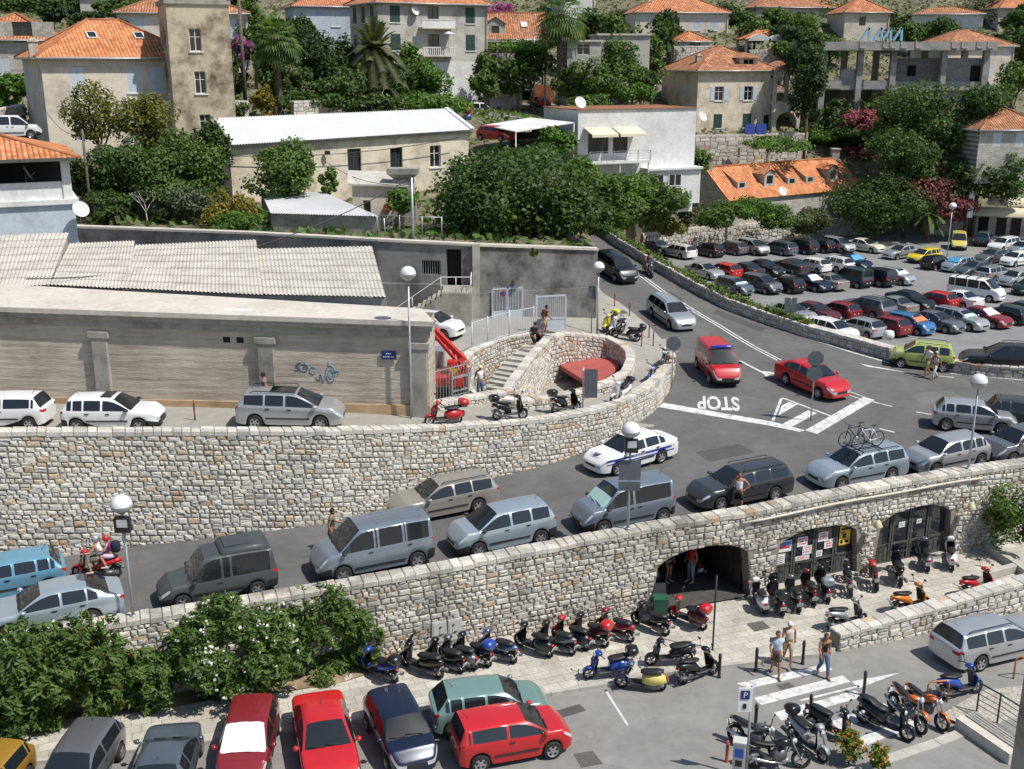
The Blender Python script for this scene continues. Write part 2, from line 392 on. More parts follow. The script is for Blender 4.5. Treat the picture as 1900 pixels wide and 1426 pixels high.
class StoneWall:
 """path: plan points with foot and top heights; the seen face lies on the right hand walking along it (side=1)"""
 def __init__(s,path,side=1):
  s.p = [Vector((q[0],q[1],0)) for q in path];s.z0 = [q[2] for q in path];s.z1 = [q[3] for q in path]
  s.S = [0]
  for a,b in zip(s.p,s.p[1:]): s.S.append(s.S[-1]+(b-a).length)
  s.L = s.S[-1];s.side = side
 def at(s,t):
  t = min(max(t,0),s.L-1e-6)
  for i in range(len(s.p)-1):
   if t <= s.S[i+1]:
    k = (t-s.S[i])/(s.S[i+1]-s.S[i]);return i,k
 def frame(s,t):
  i,k = s.at(t);p = s.p[i].lerp(s.p[i+1],k)
  def nr(j):
   j = min(max(j,0),len(s.p)-2);d = (s.p[j+1]-s.p[j]).normalized();return Vector((d.y,-d.x,0))*s.side
  n0 = (nr(i-1)+nr(i)).normalized();n1 = (nr(i)+nr(i+1)).normalized()
  return p,n0.lerp(n1,k).normalized(),s.z0[i]+(s.z0[i+1]-s.z0[i])*k,s.z1[i]+(s.z1[i+1]-s.z1[i])*k
 def P(s,t,z,off=0):
  p,n,a,b = s.frame(t);q = p+n*off;return Vector((q.x,q.y,z))
 def near(s,x,y):
  best = min(range(int(s.L*10)+1),key=lambda k: (s.frame(k*.1)[0]-Vector((x,y,0))).length);return best*.1
 def make(s,name,label,m,thick=.5,h=.2,lmin=.2,lmax=.5,coping=.18,holes=(),seed=1,back=True,warm=.3,both=False,cat='wall',out=.05):
  r = random.Random(seed);mb = MB();N = max(2,int(s.L/.25));ds = s.L/N
  def lowest(t):
   z = s.frame(t)[2]
   for hf in holes:
    q = hf(t)
    if q is not None: z = max(z,q)
   return z
  ts = sorted(set([i*ds for i in range(N+1)]))
  for a,b in zip(ts,ts[1:]):
   fa,fb = s.frame(a),s.frame(b)
   e = 1e-3;la,lb = lowest(a+e),lowest(b-e);ta,tb = fa[3]-coping*.5,fb[3]-coping*.5
   if la < ta and lb < tb: mb.quad(s.P(a,la,0),s.P(b,lb,0),s.P(b,tb,0),s.P(a,ta,0),0)
   mb.quad(s.P(a,ta,0),s.P(b,tb,0),s.P(b,tb,-thick),s.P(a,ta,-thick),0)
   if back: mb.quad(s.P(b,lb if lb > fb[2]+.01 else fb[2],-thick),s.P(a,la if la > fa[2]+.01 else fa[2],-thick),s.P(a,ta,-thick),s.P(b,tb,-thick),0)
   if la > fa[2]+.01 or lb > fb[2]+.01: mb.quad(s.P(b,lb,0),s.P(a,la,0),s.P(a,la,-thick),s.P(b,lb,-thick),0)
  for t in (0,s.L):
   f = s.frame(t);mb.quad(s.P(t,f[2],0),s.P(t,f[2],-thick),s.P(t,f[3]-coping*.5,-thick),s.P(t,f[3]-coping*.5,0),0)
  def stone(c,n,dep,col):
   # c: four corners on the face plane, anticlockwise seen from outside
   m_ = sum(c,Vector())/4;j = lambda v,k: v.lerp(m_,k)
   size = min((c[1]-c[0]).length,(c[2]-c[1]).length)
   ins = min(.035,size*.16)
   outer = [j(q,.05)-n*.03 for q in c];mid = [j(q,.095)+n*dep*.5 for q in c]
   inner = [q+(m_-q).normalized()*ins*1.9+n*(dep+r.uniform(-.012,.012)) for q in c]
   cen = m_+n*(dep+.012+r.uniform(-.008,.012))
   vs = outer+mid+inner+[cen]
   fs = [(i,(i+1) % 4,4+(i+1) % 4,4+i) for i in range(4)]+[(4+i,4+(i+1) % 4,8+(i+1) % 4,8+i) for i in range(4)]+[(8+i,8+(i+1) % 4,12) for i in range(4)]
   mb.add(vs,fs,1,col)
  faces = [(0,1)]+([(-thick,-1)] if both else [])
  for base_off,sgn in faces:
   hmax = max(b-a for a,b in zip(s.z0,s.z1));d = coping;row = 0
   while d < hmax:
    hh = h*r.uniform(.75,1.3);t = -r.uniform(0,lmax)
    while t < s.L:
     l = r.uniform(lmin,lmax)*(1.25 if hh > h else .9)
     a,b = max(t,0),min(t+l,s.L);t += l
     if b-a < .07: continue
     fa,fb = s.frame(a),s.frame(b);mid = s.frame((a+b)/2)
     zt = mid[3]-d;zb = zt-hh
     if zt < mid[2]+.04: continue
     low = max(lowest((a+b)/2),lowest(a+.01),lowest(b-.01))
     if low > mid[2]+.01 and zb < low-.02:
      zb = low+.0
      if zt-zb < .07: continue
     w = r.uniform
     wob = .035*math.sin(a*1.7+row)+.0
     jz = lambda: w(-.018,.018)
     c = [s.P(a+w(0,.015),fa[3]-d-(zt-zb)+jz()+wob,base_off),s.P(b-w(0,.015),fb[3]-d-(zt-zb)+jz()+wob,base_off),s.P(b-w(0,.015),fb[3]-d+jz()+wob,base_off),s.P(a+w(0,.015),fa[3]-d+jz()+wob,base_off)]
     if r.random() < .12 and b-a > .3 and zt-zb > .16:    # two small stones in place of one
      k = w(.4,.6);p1 = c[0].lerp(c[3],k);p2 = c[1].lerp(c[2],k)
      n_ = mid[1]*sgn
      for cc in ([c[0],c[1],p2,p1],[p1,p2,c[2],c[3]]): stone(cc if sgn > 0 else cc[::-1],n_,out*w(.5,1.1),stone_color(r,warm))
     else: stone(c if sgn > 0 else c[::-1],mid[1]*sgn,out*w(.5,1.25),stone_color(r,warm))
    d += hh;row += 1
  if coping:      # irregular coping stones laid across the top
   t = 0
   while t < s.L:
    l = min(r.uniform(.28,.6),s.L-t);a,b = t+.008,t+l-.008;t += l
    if b-a < .05: continue
    fa,fb = s.frame(a),s.frame(b);col = stone_color(r,warm*.4);ov = .05+r.uniform(0,.03);top = r.uniform(-.02,.02)
    nseg = 2 if thick > .4 else 1
    cut = [ov,-thick*r.uniform(.42,.58),-thick-ov] if nseg == 2 else [ov,-thick-ov]
    for o1,o2 in zip(cut,cut[1:]):
     if nseg == 2: col = stone_color(r,warm*.4)
     o1_ = o1-(.008 if o1 != ov else 0);o2_ = o2
     vs = []
     for z,ins in ((-coping,0),(-.03,0),(0,.025)):
      for tt,ff,oo,sg in ((a+ins,fa,o1_-ins,1),(b-ins,fb,o1_-ins,1),(b-ins,fb,o2_+ins,1),(a+ins,fa,o2_+ins,1)):
       vs.append(s.P(tt,ff[3]+z+top,oo))
     fs = [(i,(i+1) % 4,4+(i+1) % 4,4+i) for i in range(4)]+[(4+i,4+(i+1) % 4,8+(i+1) % 4,8+i) for i in range(4)]+[(8,9,10,11)]
     mb.add(vs,fs,1,col)
  o = mb.build(name,[M_mortar,m]);bm = bmesh.new();bm.from_mesh(o.data);bm.to_mesh(o.data);bm.free()
  tag(o,label,cat);s.o = o;return o
# --- lower retaining wall with the three arches
topA = [(-300,1240),(0,1190),(209,1156),(421,1122),(559,1100),(664,1082),(800,1056),(903,1037),(1105,997),(1237,972),(1384,949),(1568,911),(1753,878),(1900,858),(2200,815),(2600,760)]
def interp(tab,u):
 for (a,va),(b,vb) in zip(tab,tab[1:]):
  if a <= u <= b: return va+(vb-va)*(u-a)/(b-a)
 return tab[0][1] if u < tab[0][0] else tab[-1][1]
def px_of(x,y,z):
 zc = y*cP-(z-CZ)*sP;return 950+F*x/zc,713-F*(y*sP+(z-CZ)*cP)/zc
pathA = []
xs = [-32,-27,-22,-17,-13,-9,-4.7,-1.5,2,5.6,9.5,12.5,15.85,18.5,21.1,25,30,38,48]
for x in xs:
 y = along(WA,x);z = 3.3
 for _ in range(6): z = topz(x,y,interp(topA,px_of(x,y,z)[0]))
 pathA.append((x,y,-.05,min(max(z,3.1),4.2)))
wallA = StoneWall(pathA)
def arch(t0,t1,zs,rise,skew=0):
 """opening between t0 and t1: jambs up to zs, a flat arch of the given rise above"""
 def f(t):
  if t < t0 or t > t1: return None
  k = (t-t0)/(t1-t0)*2-1;return zs+rise*math.sqrt(max(0,1-k*k*.92))-rise*math.sqrt(.08)
 return f
def tA(u,v,z=.1): p = G(u,v,z);return wallA.near(p.x,p.y)
a1 = (wallA.near(*G(1217,1140,.1)[:2]),wallA.near(*G(1388,1106,.1)[:2]))
a2 = (wallA.near(10.65,along(WA,10.65)),wallA.near(14.45,along(WA,14.45)))
a3 = (wallA.near(15.3,along(WA,15.3)),wallA.near(19.0,along(WA,19.0)))
ARCH = [arch(a1[0],a1[1],2.0,.85),arch(a2[0],a2[1],2.0,.85),arch(a3[0],a3[1],2.1,.9)]
wallA.make('retaining_wall','weathered rubble stone wall with three arches holding up the road above the scooters',M_stA,thick=.55,h=.175,lmin=.16,lmax=.42,coping=.2,holes=ARCH,seed=3,warm=.22)
# --- upper retaining wall under the upper street, curving round to the junction
topB = [(-500,798),(0,798),(600,797),(802,791),(937,781),(1028,772),(1082,764),(1155,743),(1206,714),(1222,702),(1243,676),(1252,655),(1246,638),(1236,628)]
pathB = []
for (u,v),p in zip(WB_px,WB):
 q = interp(topB,u) if u < 1243 else {1249: 676,1252: 662,1246: 641,1236: 628}[u]
 pathB.append((p.x,p.y,p.z-.1,topz(p.x,p.y,q)))
wallB = StoneWall(pathB)
wallB.make('retaining_wall','tall pale rubble stone wall curving under the upper street round to the junction',M_stB,thick=.45,h=.195,lmin=.16,lmax=.42,coping=.2,seed=5,warm=.3)
# --- low wall along the car park
pathC = [(p.x,p.y,p.z-.05,p.z+.75) for p in LOTW[::-1]]
wallC = StoneWall([(x,y,a if i == 0 else a,b) for i,(x,y,a,b) in enumerate(pathC)],side=-1)
wallC.make('low_wall','long low stone wall with plants on top between the main road and the car park',M_stB,thick=.6,h=.24,lmin=.3,lmax=.6,coping=.2,seed=8,warm=.1)
pathD = [(p.x,p.y,p.z-.05,p.z+.7) for p in LW2]
wallD = StoneWall(pathD);wallD.make('low_wall','short low stone wall behind the black car at the car park edge',M_stB,thick=.5,h=.22,coping=.16,seed=9)
# car park side of those walls goes down to the lower ground
mb = MB()
for ln in (LOTW,LW2):
 for a,b in zip(ln,ln[1:]):
  o1 = Vector((.25,.45,0))
  mb.quad((b.x+o1.x,b.y+o1.y,LOT-.1),(a.x+o1.x,a.y+o1.y,LOT-.1),(a.x+o1.x,a.y+o1.y,a.z),(b.x+o1.x,b.y+o1.y,b.z))
struct(mb.build('embankment',M_mortar))
# --- terrace wall
pathE = [(p.x,p.y,-.05,z) for p,z in zip(tw,(.72,.95,1.25))]+[(tw[2].x+6,tw[2].y+2.4,-.05,1.3)]
wallE = StoneWall(pathE);wallE.make('terrace_wall','low stone wall with a smooth slab top beside the lower road',M_stB,thick=.55,h=.2,coping=.16,seed=12,warm=.15)
# --- stairs and the oval pit
ring_px = [(938,733),(962,737),(1000,733),(1070,720),(1123,705),(1155,686),(1163,666),(1163,653),(1150,639),(1125,626),(1092,620),(1050,618),(1022,624)]
ring = []
for u,v in ring_px:
 z = 5.4
 for _ in range(30): p = G(u,v,z);z = .5*z+.5*(upper_z(p.x,p.y)+.5)
 ring.append(p)
stairL = [(1010,638,5.95),(990,660,5.75),(973,684,5.5),(955,706,5.25),(943,724,5.05)]
side = [G(u,v,z) for u,v,z in stairL]
path = [(p.x,p.y,3.4,p.z) for p in ring]
wallF = StoneWall(path,side=-1);wallF.make('pit_wall','curved stone parapet round the sunken pit with the red roof',M_stB,thick=.4,h=.2,lmin=.18,lmax=.4,coping=.18,seed=15,warm=.5,both=True)
path = [(p.x,p.y,3.4,p.z) for p in [ring[-1]]+side]
wallG = StoneWall(path,side=-1);wallG.make('stair_wall','sloping stone wall between the stairs and the red roofed pit',M_stB,thick=.35,h=.2,lmin=.18,lmax=.4,coping=.15,seed=16,warm=.4,both=True)
lft = [(992,617,6.1),(944,624,6.1),(902,639,6.1),(879,650,6.1),(865,667,6.05),(862,690,5.9),(868,710,5.6),(884,727,5.2)]
lp = [G(u,v,z) for u,v,z in lft];path = [(p.x,p.y,3.4,p.z) for p in lp]
wallH = StoneWall(path,side=-1);wallH.make('stair_wall','curved stone wall under the wire fence on the outer side of the stairs',M_stB,thick=.35,h=.2,lmin=.18,lmax=.4,coping=.15,seed=17,warm=.4)
M_step = mat('stair_stone',(.42,.40,.36),.9,var=.2,scale=3,bump=.3)
mb = MB();NS = 12
Lp = [(972,640),(965,646),(938,667),(923,686),(910,703),(903,722),(900,735)];Rp = [(1016,632),(996,652),(984,672),(971,694),(958,712),(948,728),(940,742)]
def pl(P_,k):
 k *= len(P_)-1;i = min(int(k),len(P_)-2);f = k-i;return P_[i][0]+(P_[i+1][0]-P_[i][0])*f,P_[i][1]+(P_[i+1][1]-P_[i][1])*f
for i in range(NS):
 z = 5.85-.13*i;a = G(*pl(Lp,i/NS),z);b = G(*pl(Rp,i/NS),z);c = G(*pl(Rp,(i+1.25)/(NS+1)),z);d = G(*pl(Lp,(i+1.25)/(NS+1)),z)
 vs = [(p.x,p.y,zz) for zz in (z-.5,z) for p in (a,b,c,d)]
 mb.add(vs,[(4,7,6,5),(2,3,7,6),(3,0,4,7),(1,2,6,5)],0)
st = mb.build('stairs',M_step);tag(st,'stone stairs going down between two curved stone walls','stairs')
# red pit roof
M_red = mat('faded_red_paint',(.37,.085,.072),.75,var=.12,scale=1.5)
rp = [G(u,v,4.35) for u,v in [(1038,677),(1076,655),(1130,647),(1148,655),(1158,668),(1140,690),(1090,724),(1082,705)]]
mb = MB();mb.prism([(p.x,p.y) for p in rp],4.1,4.35)
mb.build('x',M_red);bpy.data.objects['x'].name = 'pit_roof';tag(bpy.data.objects['pit_roof'],'red flat roof sheltering the entrance in the oval stone pit','roof')
# ============================================================ helpers for buildings
def facade(mb,o,ux,w,z0,z1,holes=(),rev=.18,m=0,mr=None):
 """wall with real openings; o = plan point at its left end seen from outside, ux = unit direction to the right"""
 ux = Vector((ux[0],ux[1],0)).normalized();n = Vector((ux.y,-ux.x,0));o = Vector((o[0],o[1],0));mr = m if mr is None else mr
 P = lambda x,z,d=0: o+ux*x+n*d+Vector((0,0,z))
 xs = sorted({0,w,*[h[0] for h in holes],*[h[2] for h in holes]});zs = sorted({z0,z1,*[h[1] for h in holes],*[h[3] for h in holes]})
 for a,b in zip(xs,xs[1:]):
  for c,d in zip(zs,zs[1:]):
   if any(h[0]-1e-6 <= a and b <= h[2]+1e-6 and h[1]-1e-6 <= c and d <= h[3]+1e-6 for h in holes): continue
   mb.quad(P(a,c),P(b,c),P(b,d),P(a,d),m)
 for a,c,b,d in [h[:4] for h in holes]:
  mb.quad(P(a,c),P(a,d),P(a,d,-rev),P(a,c,-rev),mr);mb.quad(P(b,d),P(b,c),P(b,c,-rev),P(b,d,-rev),mr)
  mb.quad(P(a,d),P(b,d),P(b,d,-rev),P(a,d,-rev),mr);mb.quad(P(b,c),P(a,c),P(a,c,-rev),P(b,c,-rev),mr)
 return P
def obox(mb,P,x0,x1,z0,z1,d0,d1,m=0):
 """box in facade coordinates"""
 vs = [P(x0,z0,d1),P(x1,z0,d1),P(x1,z1,d1),P(x0,z1,d1),P(x0,z0,d0),P(x1,z0,d0),P(x1,z1,d0),P(x0,z1,d0)]
 mb.add(vs,[(0,1,2,3),(5,4,7,6),(4,0,3,7),(1,5,6,2),(3,2,6,7),(4,5,1,0)],m)
M_glass = mat('window_glass',(.02,.024,.028),.06,var=.3,scale=.3,spec=.8)
M_wframe = mat('white_frame_paint',(.72,.72,.70),.5,var=.08)
M_shw = mat('pale_blue_shutter_paint',(.55,.60,.64),.6,var=.1);M_shg = mat('dark_green_shutter_paint',(.03,.065,.055),.6,var=.2)
M_woodd = mat('dark_grey_green_wood',(.075,.08,.07),.7,var=.3,scale=6,bump=.2)
def window(par,P,x0,z0,x1,z1,rev=.18,frame=M_wframe,mull=1,sill=None,shutters=None,shut_open=True,name='window',pane=M_glass):
 mb = MB();d0,d1 = -rev-.01,-rev+.05;t = .06
 obox(mb,P,x0,x0+t,z0,z1,d0,d1);obox(mb,P,x1-t,x1,z0,z1,d0,d1);obox(mb,P,x0+t,x1-t,z0,z0+t,d0,d1);obox(mb,P,x0+t,x1-t,z1-t,z1,d0,d1)
 for k in range(mull):
  c = x0+(x1-x0)*(k+1)/(mull+1);obox(mb,P,c-.03,c+.03,z0+t,z1-t,d0,d1)
 if z1-z0 > 1.2: obox(mb,P,x0+t,x1-t,z0+(z1-z0)*.62,z0+(z1-z0)*.62+.04,d0,d1-.01)
 f = mb.build(name,frame,par)
 g = MB();g.quad(P(x0+.02,z0+.02,-rev+.01),P(x1-.02,z0+.02,-rev+.01),P(x1-.02,z1-.02,-rev+.01),P(x0+.02,z1-.02,-rev+.01));g.build('pane',pane,f)
 if sill is not None: s = MB();obox(s,P,x0-.1,x1+.1,z0-.1,z0-.002,-.05,.1);s.build('sill',M_wframe,f)
 if shutters is not None:
  w = (x1-x0)/2
  for sg in (-1,1):
   s = MB()
   if shut_open: a,b = (x0-w-.02,x0-.02) if sg < 0 else (x1+.02,x1+w+.02)
   else: a,b = (x0,x0+w-.008) if sg < 0 else (x0+w+.008,x1)
   e = .005 if shut_open else -.06
   obox(s,P,a,b,z0,z1,e,e+.045)
   nz = int((z1-z0)/.16)
   for k in range(nz): zz = z0+.08+(z1-z0-.1)*k/nz;obox(s,P,a+.06,b-.06,zz,zz+.07,e+.045,e+.06)
   s.build('shutter',shutters,f)
 return f
def tile_mat(name,c1,c2,dull=0):
 b = NB(name);uv = b.n('UVMap').outputs[0];sep = b.n('SeparateXYZ');b.l(uv,sep.inputs[0])
 u = b.math('MULTIPLY',sep.outputs[0],1/.30);v = b.math('MULTIPLY',sep.outputs[1],1/.36)
 cmb = b.n('CombineXYZ');b.l(b.math('FLOOR',u),cmb.inputs[0]);b.l(b.math('FLOOR',v),cmb.inputs[1])
 wn = b.n('TexWhiteNoise');b.l(cmb.outputs[0],wn.inputs['Vector'])
 c = b.ramp(wn.outputs['Value'],[(0,c1),(.75,c2),(1,tuple(min(1,x*1.25) for x in c2))])
 c = b.mix(.8,c,b.ramp(b.noise(.7,6,rough=.7),[(.32,(.55-.1*dull,.52,.50)),(.62,(1.1,1.08,1.05))]),'MULTIPLY')
 h = b.math('ABSOLUTE',b.math('SINE',b.math('MULTIPLY',u,math.pi)))
 h2 = b.math('MULTIPLY',b.math('FRACT',v),-.35)
 c = b.mix(b.math('MULTIPLY',b.ramp(h,[(.0,(1,1,1)),(.3,(0,0,0))]),.5),c,tuple(x*.35 for x in c1))   # darker along the channels
 b.color(c);b.bump(b.math('ADD',h,h2),1.0,.09);return b.set(.85,spec=.25)
M_tile = tile_mat('orange_roof_tiles',(.47,.17,.08),(.62,.275,.145))
M_tile2 = tile_mat('weathered_roof_tiles',(.36,.14,.075),(.52,.25,.14),1)
M_tile3 = tile_mat('bright_orange_roof_tiles',(.57,.205,.085),(.68,.30,.145))
def roof_face(mb,a,b,c,d=None,m=0):
 """a-b is the eave (left to right seen from outside), c,d the upper edge; UV in metres along and up the slope"""
 a,b,c = Vector(a),Vector(b),Vector(c);pts = [a,b,c]+([Vector(d)] if d is not None else [])
 e = (b-a).normalized();n = e.cross(c-a).normalized();s = n.cross(e)
 mb.add(pts,[tuple(range(len(pts)))],m,uv=[[((p-a).dot(e),(p-a).dot(s)) for p in pts]])
def hip_roof(W_,D_,z,rise,ov=.45,kind='hip',th=.14):
 """local footprint 0..W x 0..D; ridge along x if W>=D"""
 mb = MB();x0,x1,y0,y1 = -ov,W_+ov,-ov,D_+ov;zz = z-.05
 if kind == 'hip':
  if W_ >= D_: r = (y1-y0)/2;R1 = (x0+r,(y0+y1)/2,zz+rise);R2 = (x1-r,(y0+y1)/2,zz+rise)
  else: r = (x1-x0)/2;R1 = ((x0+x1)/2,y0+r,zz+rise);R2 = ((x0+x1)/2,y1-r,zz+rise)
  A,B,C,E = (x0,y0,zz),(x1,y0,zz),(x1,y1,zz),(x0,y1,zz)
  if W_ >= D_: roof_face(mb,A,B,R2,R1);roof_face(mb,B,C,R2);roof_face(mb,C,E,R1,R2);roof_face(mb,E,A,R1)
  else: roof_face(mb,A,B,R1);roof_face(mb,B,C,R2,R1);roof_face(mb,C,E,R2);roof_face(mb,E,A,R1,R2)
  rid = [(A,R1),(B,R2 if W_ >= D_ else R1),(C,R2),(E,R1 if W_ >= D_ else R2),(R1,R2)]
 else:
  ym = (y0+y1)/2;A,B,C,E = (x0,y0,zz),(x1,y0,zz),(x1,y1,zz),(x0,y1,zz);R1 = (x0,ym,zz+rise);R2 = (x1,ym,zz+rise)
  roof_face(mb,A,B,R2,R1);roof_face(mb,C,E,R1,R2);mb.add([B,C,R2],[(0,1,2)],1);mb.add([E,A,R1],[(0,1,2)],1);rid = [(R1,R2)]
 lo = [(p[0],p[1],zz-th) for p in (A,B,C,E)]
 mb.add([A,B,C,E]+lo,[(1,0,4,5),(2,1,5,6),(3,2,6,7),(0,3,7,4),(4,7,6,5)],1)
 for p,q in rid: mb.tube([Vector(p)+Vector((0,0,.02)),Vector(q)+Vector((0,0,.02))],.11,6,0)
 return mb
def wall_mat(name,c,stain=.35,scale=.5,st=(.5,.46,.4)):
 b = NB(name);n = b.noise(scale,7,rough=.68);n2 = b.noise(4,5);n3 = b.noise(25,3)
 k = b.ramp(n,[(.30,tuple(1-stain*(1-x) if False else 1-stain*(1.4-x) for x in st)),(.55,(1,1,1))])
 col = b.mix(1,k,c,'MULTIPLY');col = b.mix(.5,col,b.ramp(n2,[(.3,(.8,.79,.77)),(.7,(1.12,1.12,1.12))]),'MULTIPLY')
 b.color(col);b.bump(n3,.25,.02);return b.set(.9,spec=.25)
M_conc = wall_mat('grey_concrete',(.37,.35,.31),.6,.7,(.45,.43,.4));M_plaster = wall_mat('stained_cream_plaster',(.70,.63,.50),.55,.6,(.6,.55,.5))
M_white_w = wall_mat('white_render',(.70,.70,.69),.2);M_beige = wall_mat('beige_render',(.66,.595,.50),.4,.4);M_pink = wall_mat('pale_pink_render',(.66,.60,.54),.3)
M_blue_w = wall_mat('pale_blue_render',(.50,.56,.63),.25);M_greyw = wall_mat('weathered_grey_render',(.52,.50,.45),.6,.35,(.5,.5,.5));M_ochre = wall_mat('stained_ochre_render',(.55,.475,.345),.95,.38,(.42,.36,.28))
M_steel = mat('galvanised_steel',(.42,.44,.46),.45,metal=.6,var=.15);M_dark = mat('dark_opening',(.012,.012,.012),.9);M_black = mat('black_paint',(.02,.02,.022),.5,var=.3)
M_concL = wall_mat('pale_concrete_slab',(.60,.555,.49),.2,.5)
def block_mat(name,base,sx=.5,sy=.25):
 b = NB(name);br = b.n('TexBrick');cx = b.n('Mapping');b.l(b.obj(),cx.inputs['Vector']);cx.inputs['Rotation'].default_value = (math.pi/2,0,0);b.l(cx.outputs[0],br.inputs['Vector'])
 br.inputs['Scale'].default_value = 1;br.inputs['Brick Width'].default_value = sx;br.inputs['Row Height'].default_value = sy;br.inputs['Mortar Size'].default_value = .014
 br.inputs['Color1'].default_value = (*[x*.82 for x in base],1);br.inputs['Color2'].default_value = (*[x*1.15 for x in base],1);br.inputs['Mortar'].default_value = (*[x*.5 for x in base],1)
 b.color(b.mix(.6,br.outputs['Color'],b.ramp(b.noise(1.2,5),[(.3,(.7,.68,.65)),(.7,(1.15,1.15,1.15))]),'MULTIPLY'));b.bump(br.outputs['Fac'],-.5,.03);return b.set(.9)
M_block = block_mat('cut_stone_blocks',(.46,.44,.40));M_cblock = block_mat('concrete_blocks',(.36,.355,.345),.4,.2)
# ============================================================ the long concrete building on the upper street
M_board = NB('board_marked_concrete')
_t = M_board;mp = _t.n('Mapping');_t.l(_t.pos(),mp.inputs['Vector']);mp.inputs['Scale'].default_value = (.25,.25,3.2)
na = _t.noise(1.6,7,mp.outputs[0],.65);nb = _t.noise(.5,6,rough=.65);mp2 = _t.n('Mapping');_t.l(_t.pos(),mp2.inputs['Vector']);mp2.inputs['Scale'].default_value = (.6,.6,6.0);nc = _t.noise(1.5,8,mp2.outputs[0],.75)
wv = _t.n('TexWave',wave_type='BANDS',bands_direction='Z');wv.inputs['Scale'].default_value = 1.1;wv.inputs['Distortion'].default_value = 2.5;wv.inputs['Detail'].default_value = 4;wv.inputs['Detail Scale'].default_value = 1.2;_t.l(_t.pos(),wv.inputs['Vector'])
_c = _t.ramp(na,[(.3,(.42,.36,.285)),(.55,(.565,.505,.42)),(.75,(.625,.575,.49))]);_c = _t.mix(.6,_c,_t.ramp(nb,[(.34,(.62,.6,.58)),(.6,(1.1,1.1,1.1))]),'MULTIPLY')
_c = _t.mix(_t.ramp(nc,[(.62,(0,0,0)),(.72,(.6,.6,.6))]),_c,(.15,.13,.105));_t.color(_c)
_t.bump(_t.math('ADD',_t.math('MULTIPLY',wv.outputs['Fac'],.1),nc),.9,.10);M_board = _t.set(.95,spec=.2)
FL = Vector((-31,48.3,0));FR = Vector((-3.62,46.35,0));ud = (FR-FL).normalized();LW_ = (FR-FL).length
cb = thing('concrete_building','long low raw concrete building with pilasters and a flat overhanging roof on the upper street','building',(FL.x,FL.y,5.6))
loc = lambda p: Vector(p)-Vector((FL.x,FL.y,5.6))
mb = MB();ang = math.atan2(ud.y,ud.x);vd = Vector((-ud.y,ud.x,0))
P = facade(mb,(0,0),ud,LW_,0,4.9,[(LW_-24.6,4.05,LW_-24.2,4.35)],.3)
mb.quad(P(LW_,0),P(LW_,0,-2.0),P(LW_,4.9,-2.0),P(LW_,4.9));mb.quad(P(0,0,-5),P(0,0),P(0,4.9),P(0,4.9,-5));mb.quad(P(LW_,0,-2),P(0,0,-5),P(0,4.9,-5),P(LW_,4.9,-2))
cbw = mb.build('wall',M_board,cb)
for x in (LW_-14.6,LW_-7.15,LW_-.4,LW_-22.0):
 q = MB();obox(q,P,x-.33,x+.33,0,4.0,.0,.22);obox(q,P,x-.45,x+.45,3.75,4.02,.0,.26);q.build('pilaster',M_conc,cb)
q = MB();obox(q,P,0,LW_+.1,4.25,4.55,0,.12);obox(q,P,0,LW_+.2,4.55,4.8,0,.22);q.build('cornice',M_conc,cb)
for x in (LW_-8.9,LW_-8.3,LW_-7.0):
 q = MB();obox(q,P,x-.16,x+.16,3.65,3.95,-.02,.004);q.build('vent_hole',M_dark,cb)
q = MB();vsr = [P(-.2,4.8,.33),P(LW_+.35,4.8,.33),P(LW_-.6,4.8,-2.2),P(-.2,4.8,-5.2)];vsr2 = [v+Vector((0,0,.22)) for v in vsr]
q.add(vsr+vsr2,[(3,2,1,0),(4,5,6,7),(0,1,5,4),(1,2,6,5),(2,3,7,6),(3,0,4,7)]);q.build('roof_slab',M_concL,cb)
q = MB();q.add([P(LW_-9.2,5.024,-.4),P(LW_-7.9,5.024,-.4),P(LW_-7.95,5.024,-.95),P(LW_-9.15,5.024,-.95)],[(0,1,2,3)]);q.build('roof_patch',M_white_w,cb)
M_plinth = mat('ochre_stained_plinth',(.46,.32,.19),.95,var=.25,scale=1.2);q = MB();obox(q,P,0,LW_+.02,0,.72,0,.09);q.build('plinth',M_plinth,cb)
# blue graffiti: sprayed strokes
M_spray = mat('blue_spray_paint',(.17,.29,.43),.8,var=.2);q = MB()
def stroke(pts,w=.034):
 pp = [P(LW_-5.9+x,1.75+z,.012) for x,z in pts];q.tube(pp,w*.5,4,0)
 return q
def curve(f,n=14): return [f(i/(n-1)) for i in range(n)]
stroke([(0.0,.55),(.25,.75),(.05,.7),(.2,.45),(-.02,.4)]);stroke([(.35,.45),(.42,.8),(.5,.45)]);stroke(curve(lambda t: (.38+.2*math.cos(t*6.5),.55+.17*math.sin(t*6.5))));stroke(curve(lambda t: (.78+.14*math.cos(.8+t*5),.42+.16*math.sin(.8+t*5))))
stroke([(.9,.1),(1.05,-.05),(1.1,.3),(1.22,-.1),(1.35,.25)]);stroke(curve(lambda t: (1.55+.2*math.cos(t*6.28),.28+.38*math.sin(t*6.28)),18));stroke(curve(lambda t: (1.55+.1*math.cos(t*6.28),.28+.2*math.sin(t*6.28))));stroke([(1.7,.35),(1.95,.45),(1.85,.2)]);stroke([(1.45,.6),(1.5,.85)])
q.build('graffiti',M_spray,cbw)
for o in list(cb.children)+list(cbw.children):     # the roof line falls towards the crane
 for v in o.data.vertices:
  t = v.co.to_2d().dot(ud.to_2d())/LW_
  if v.co.z > 3.0: v.co.z -= .5*t*min(1,(v.co.z-3.0)/.75)
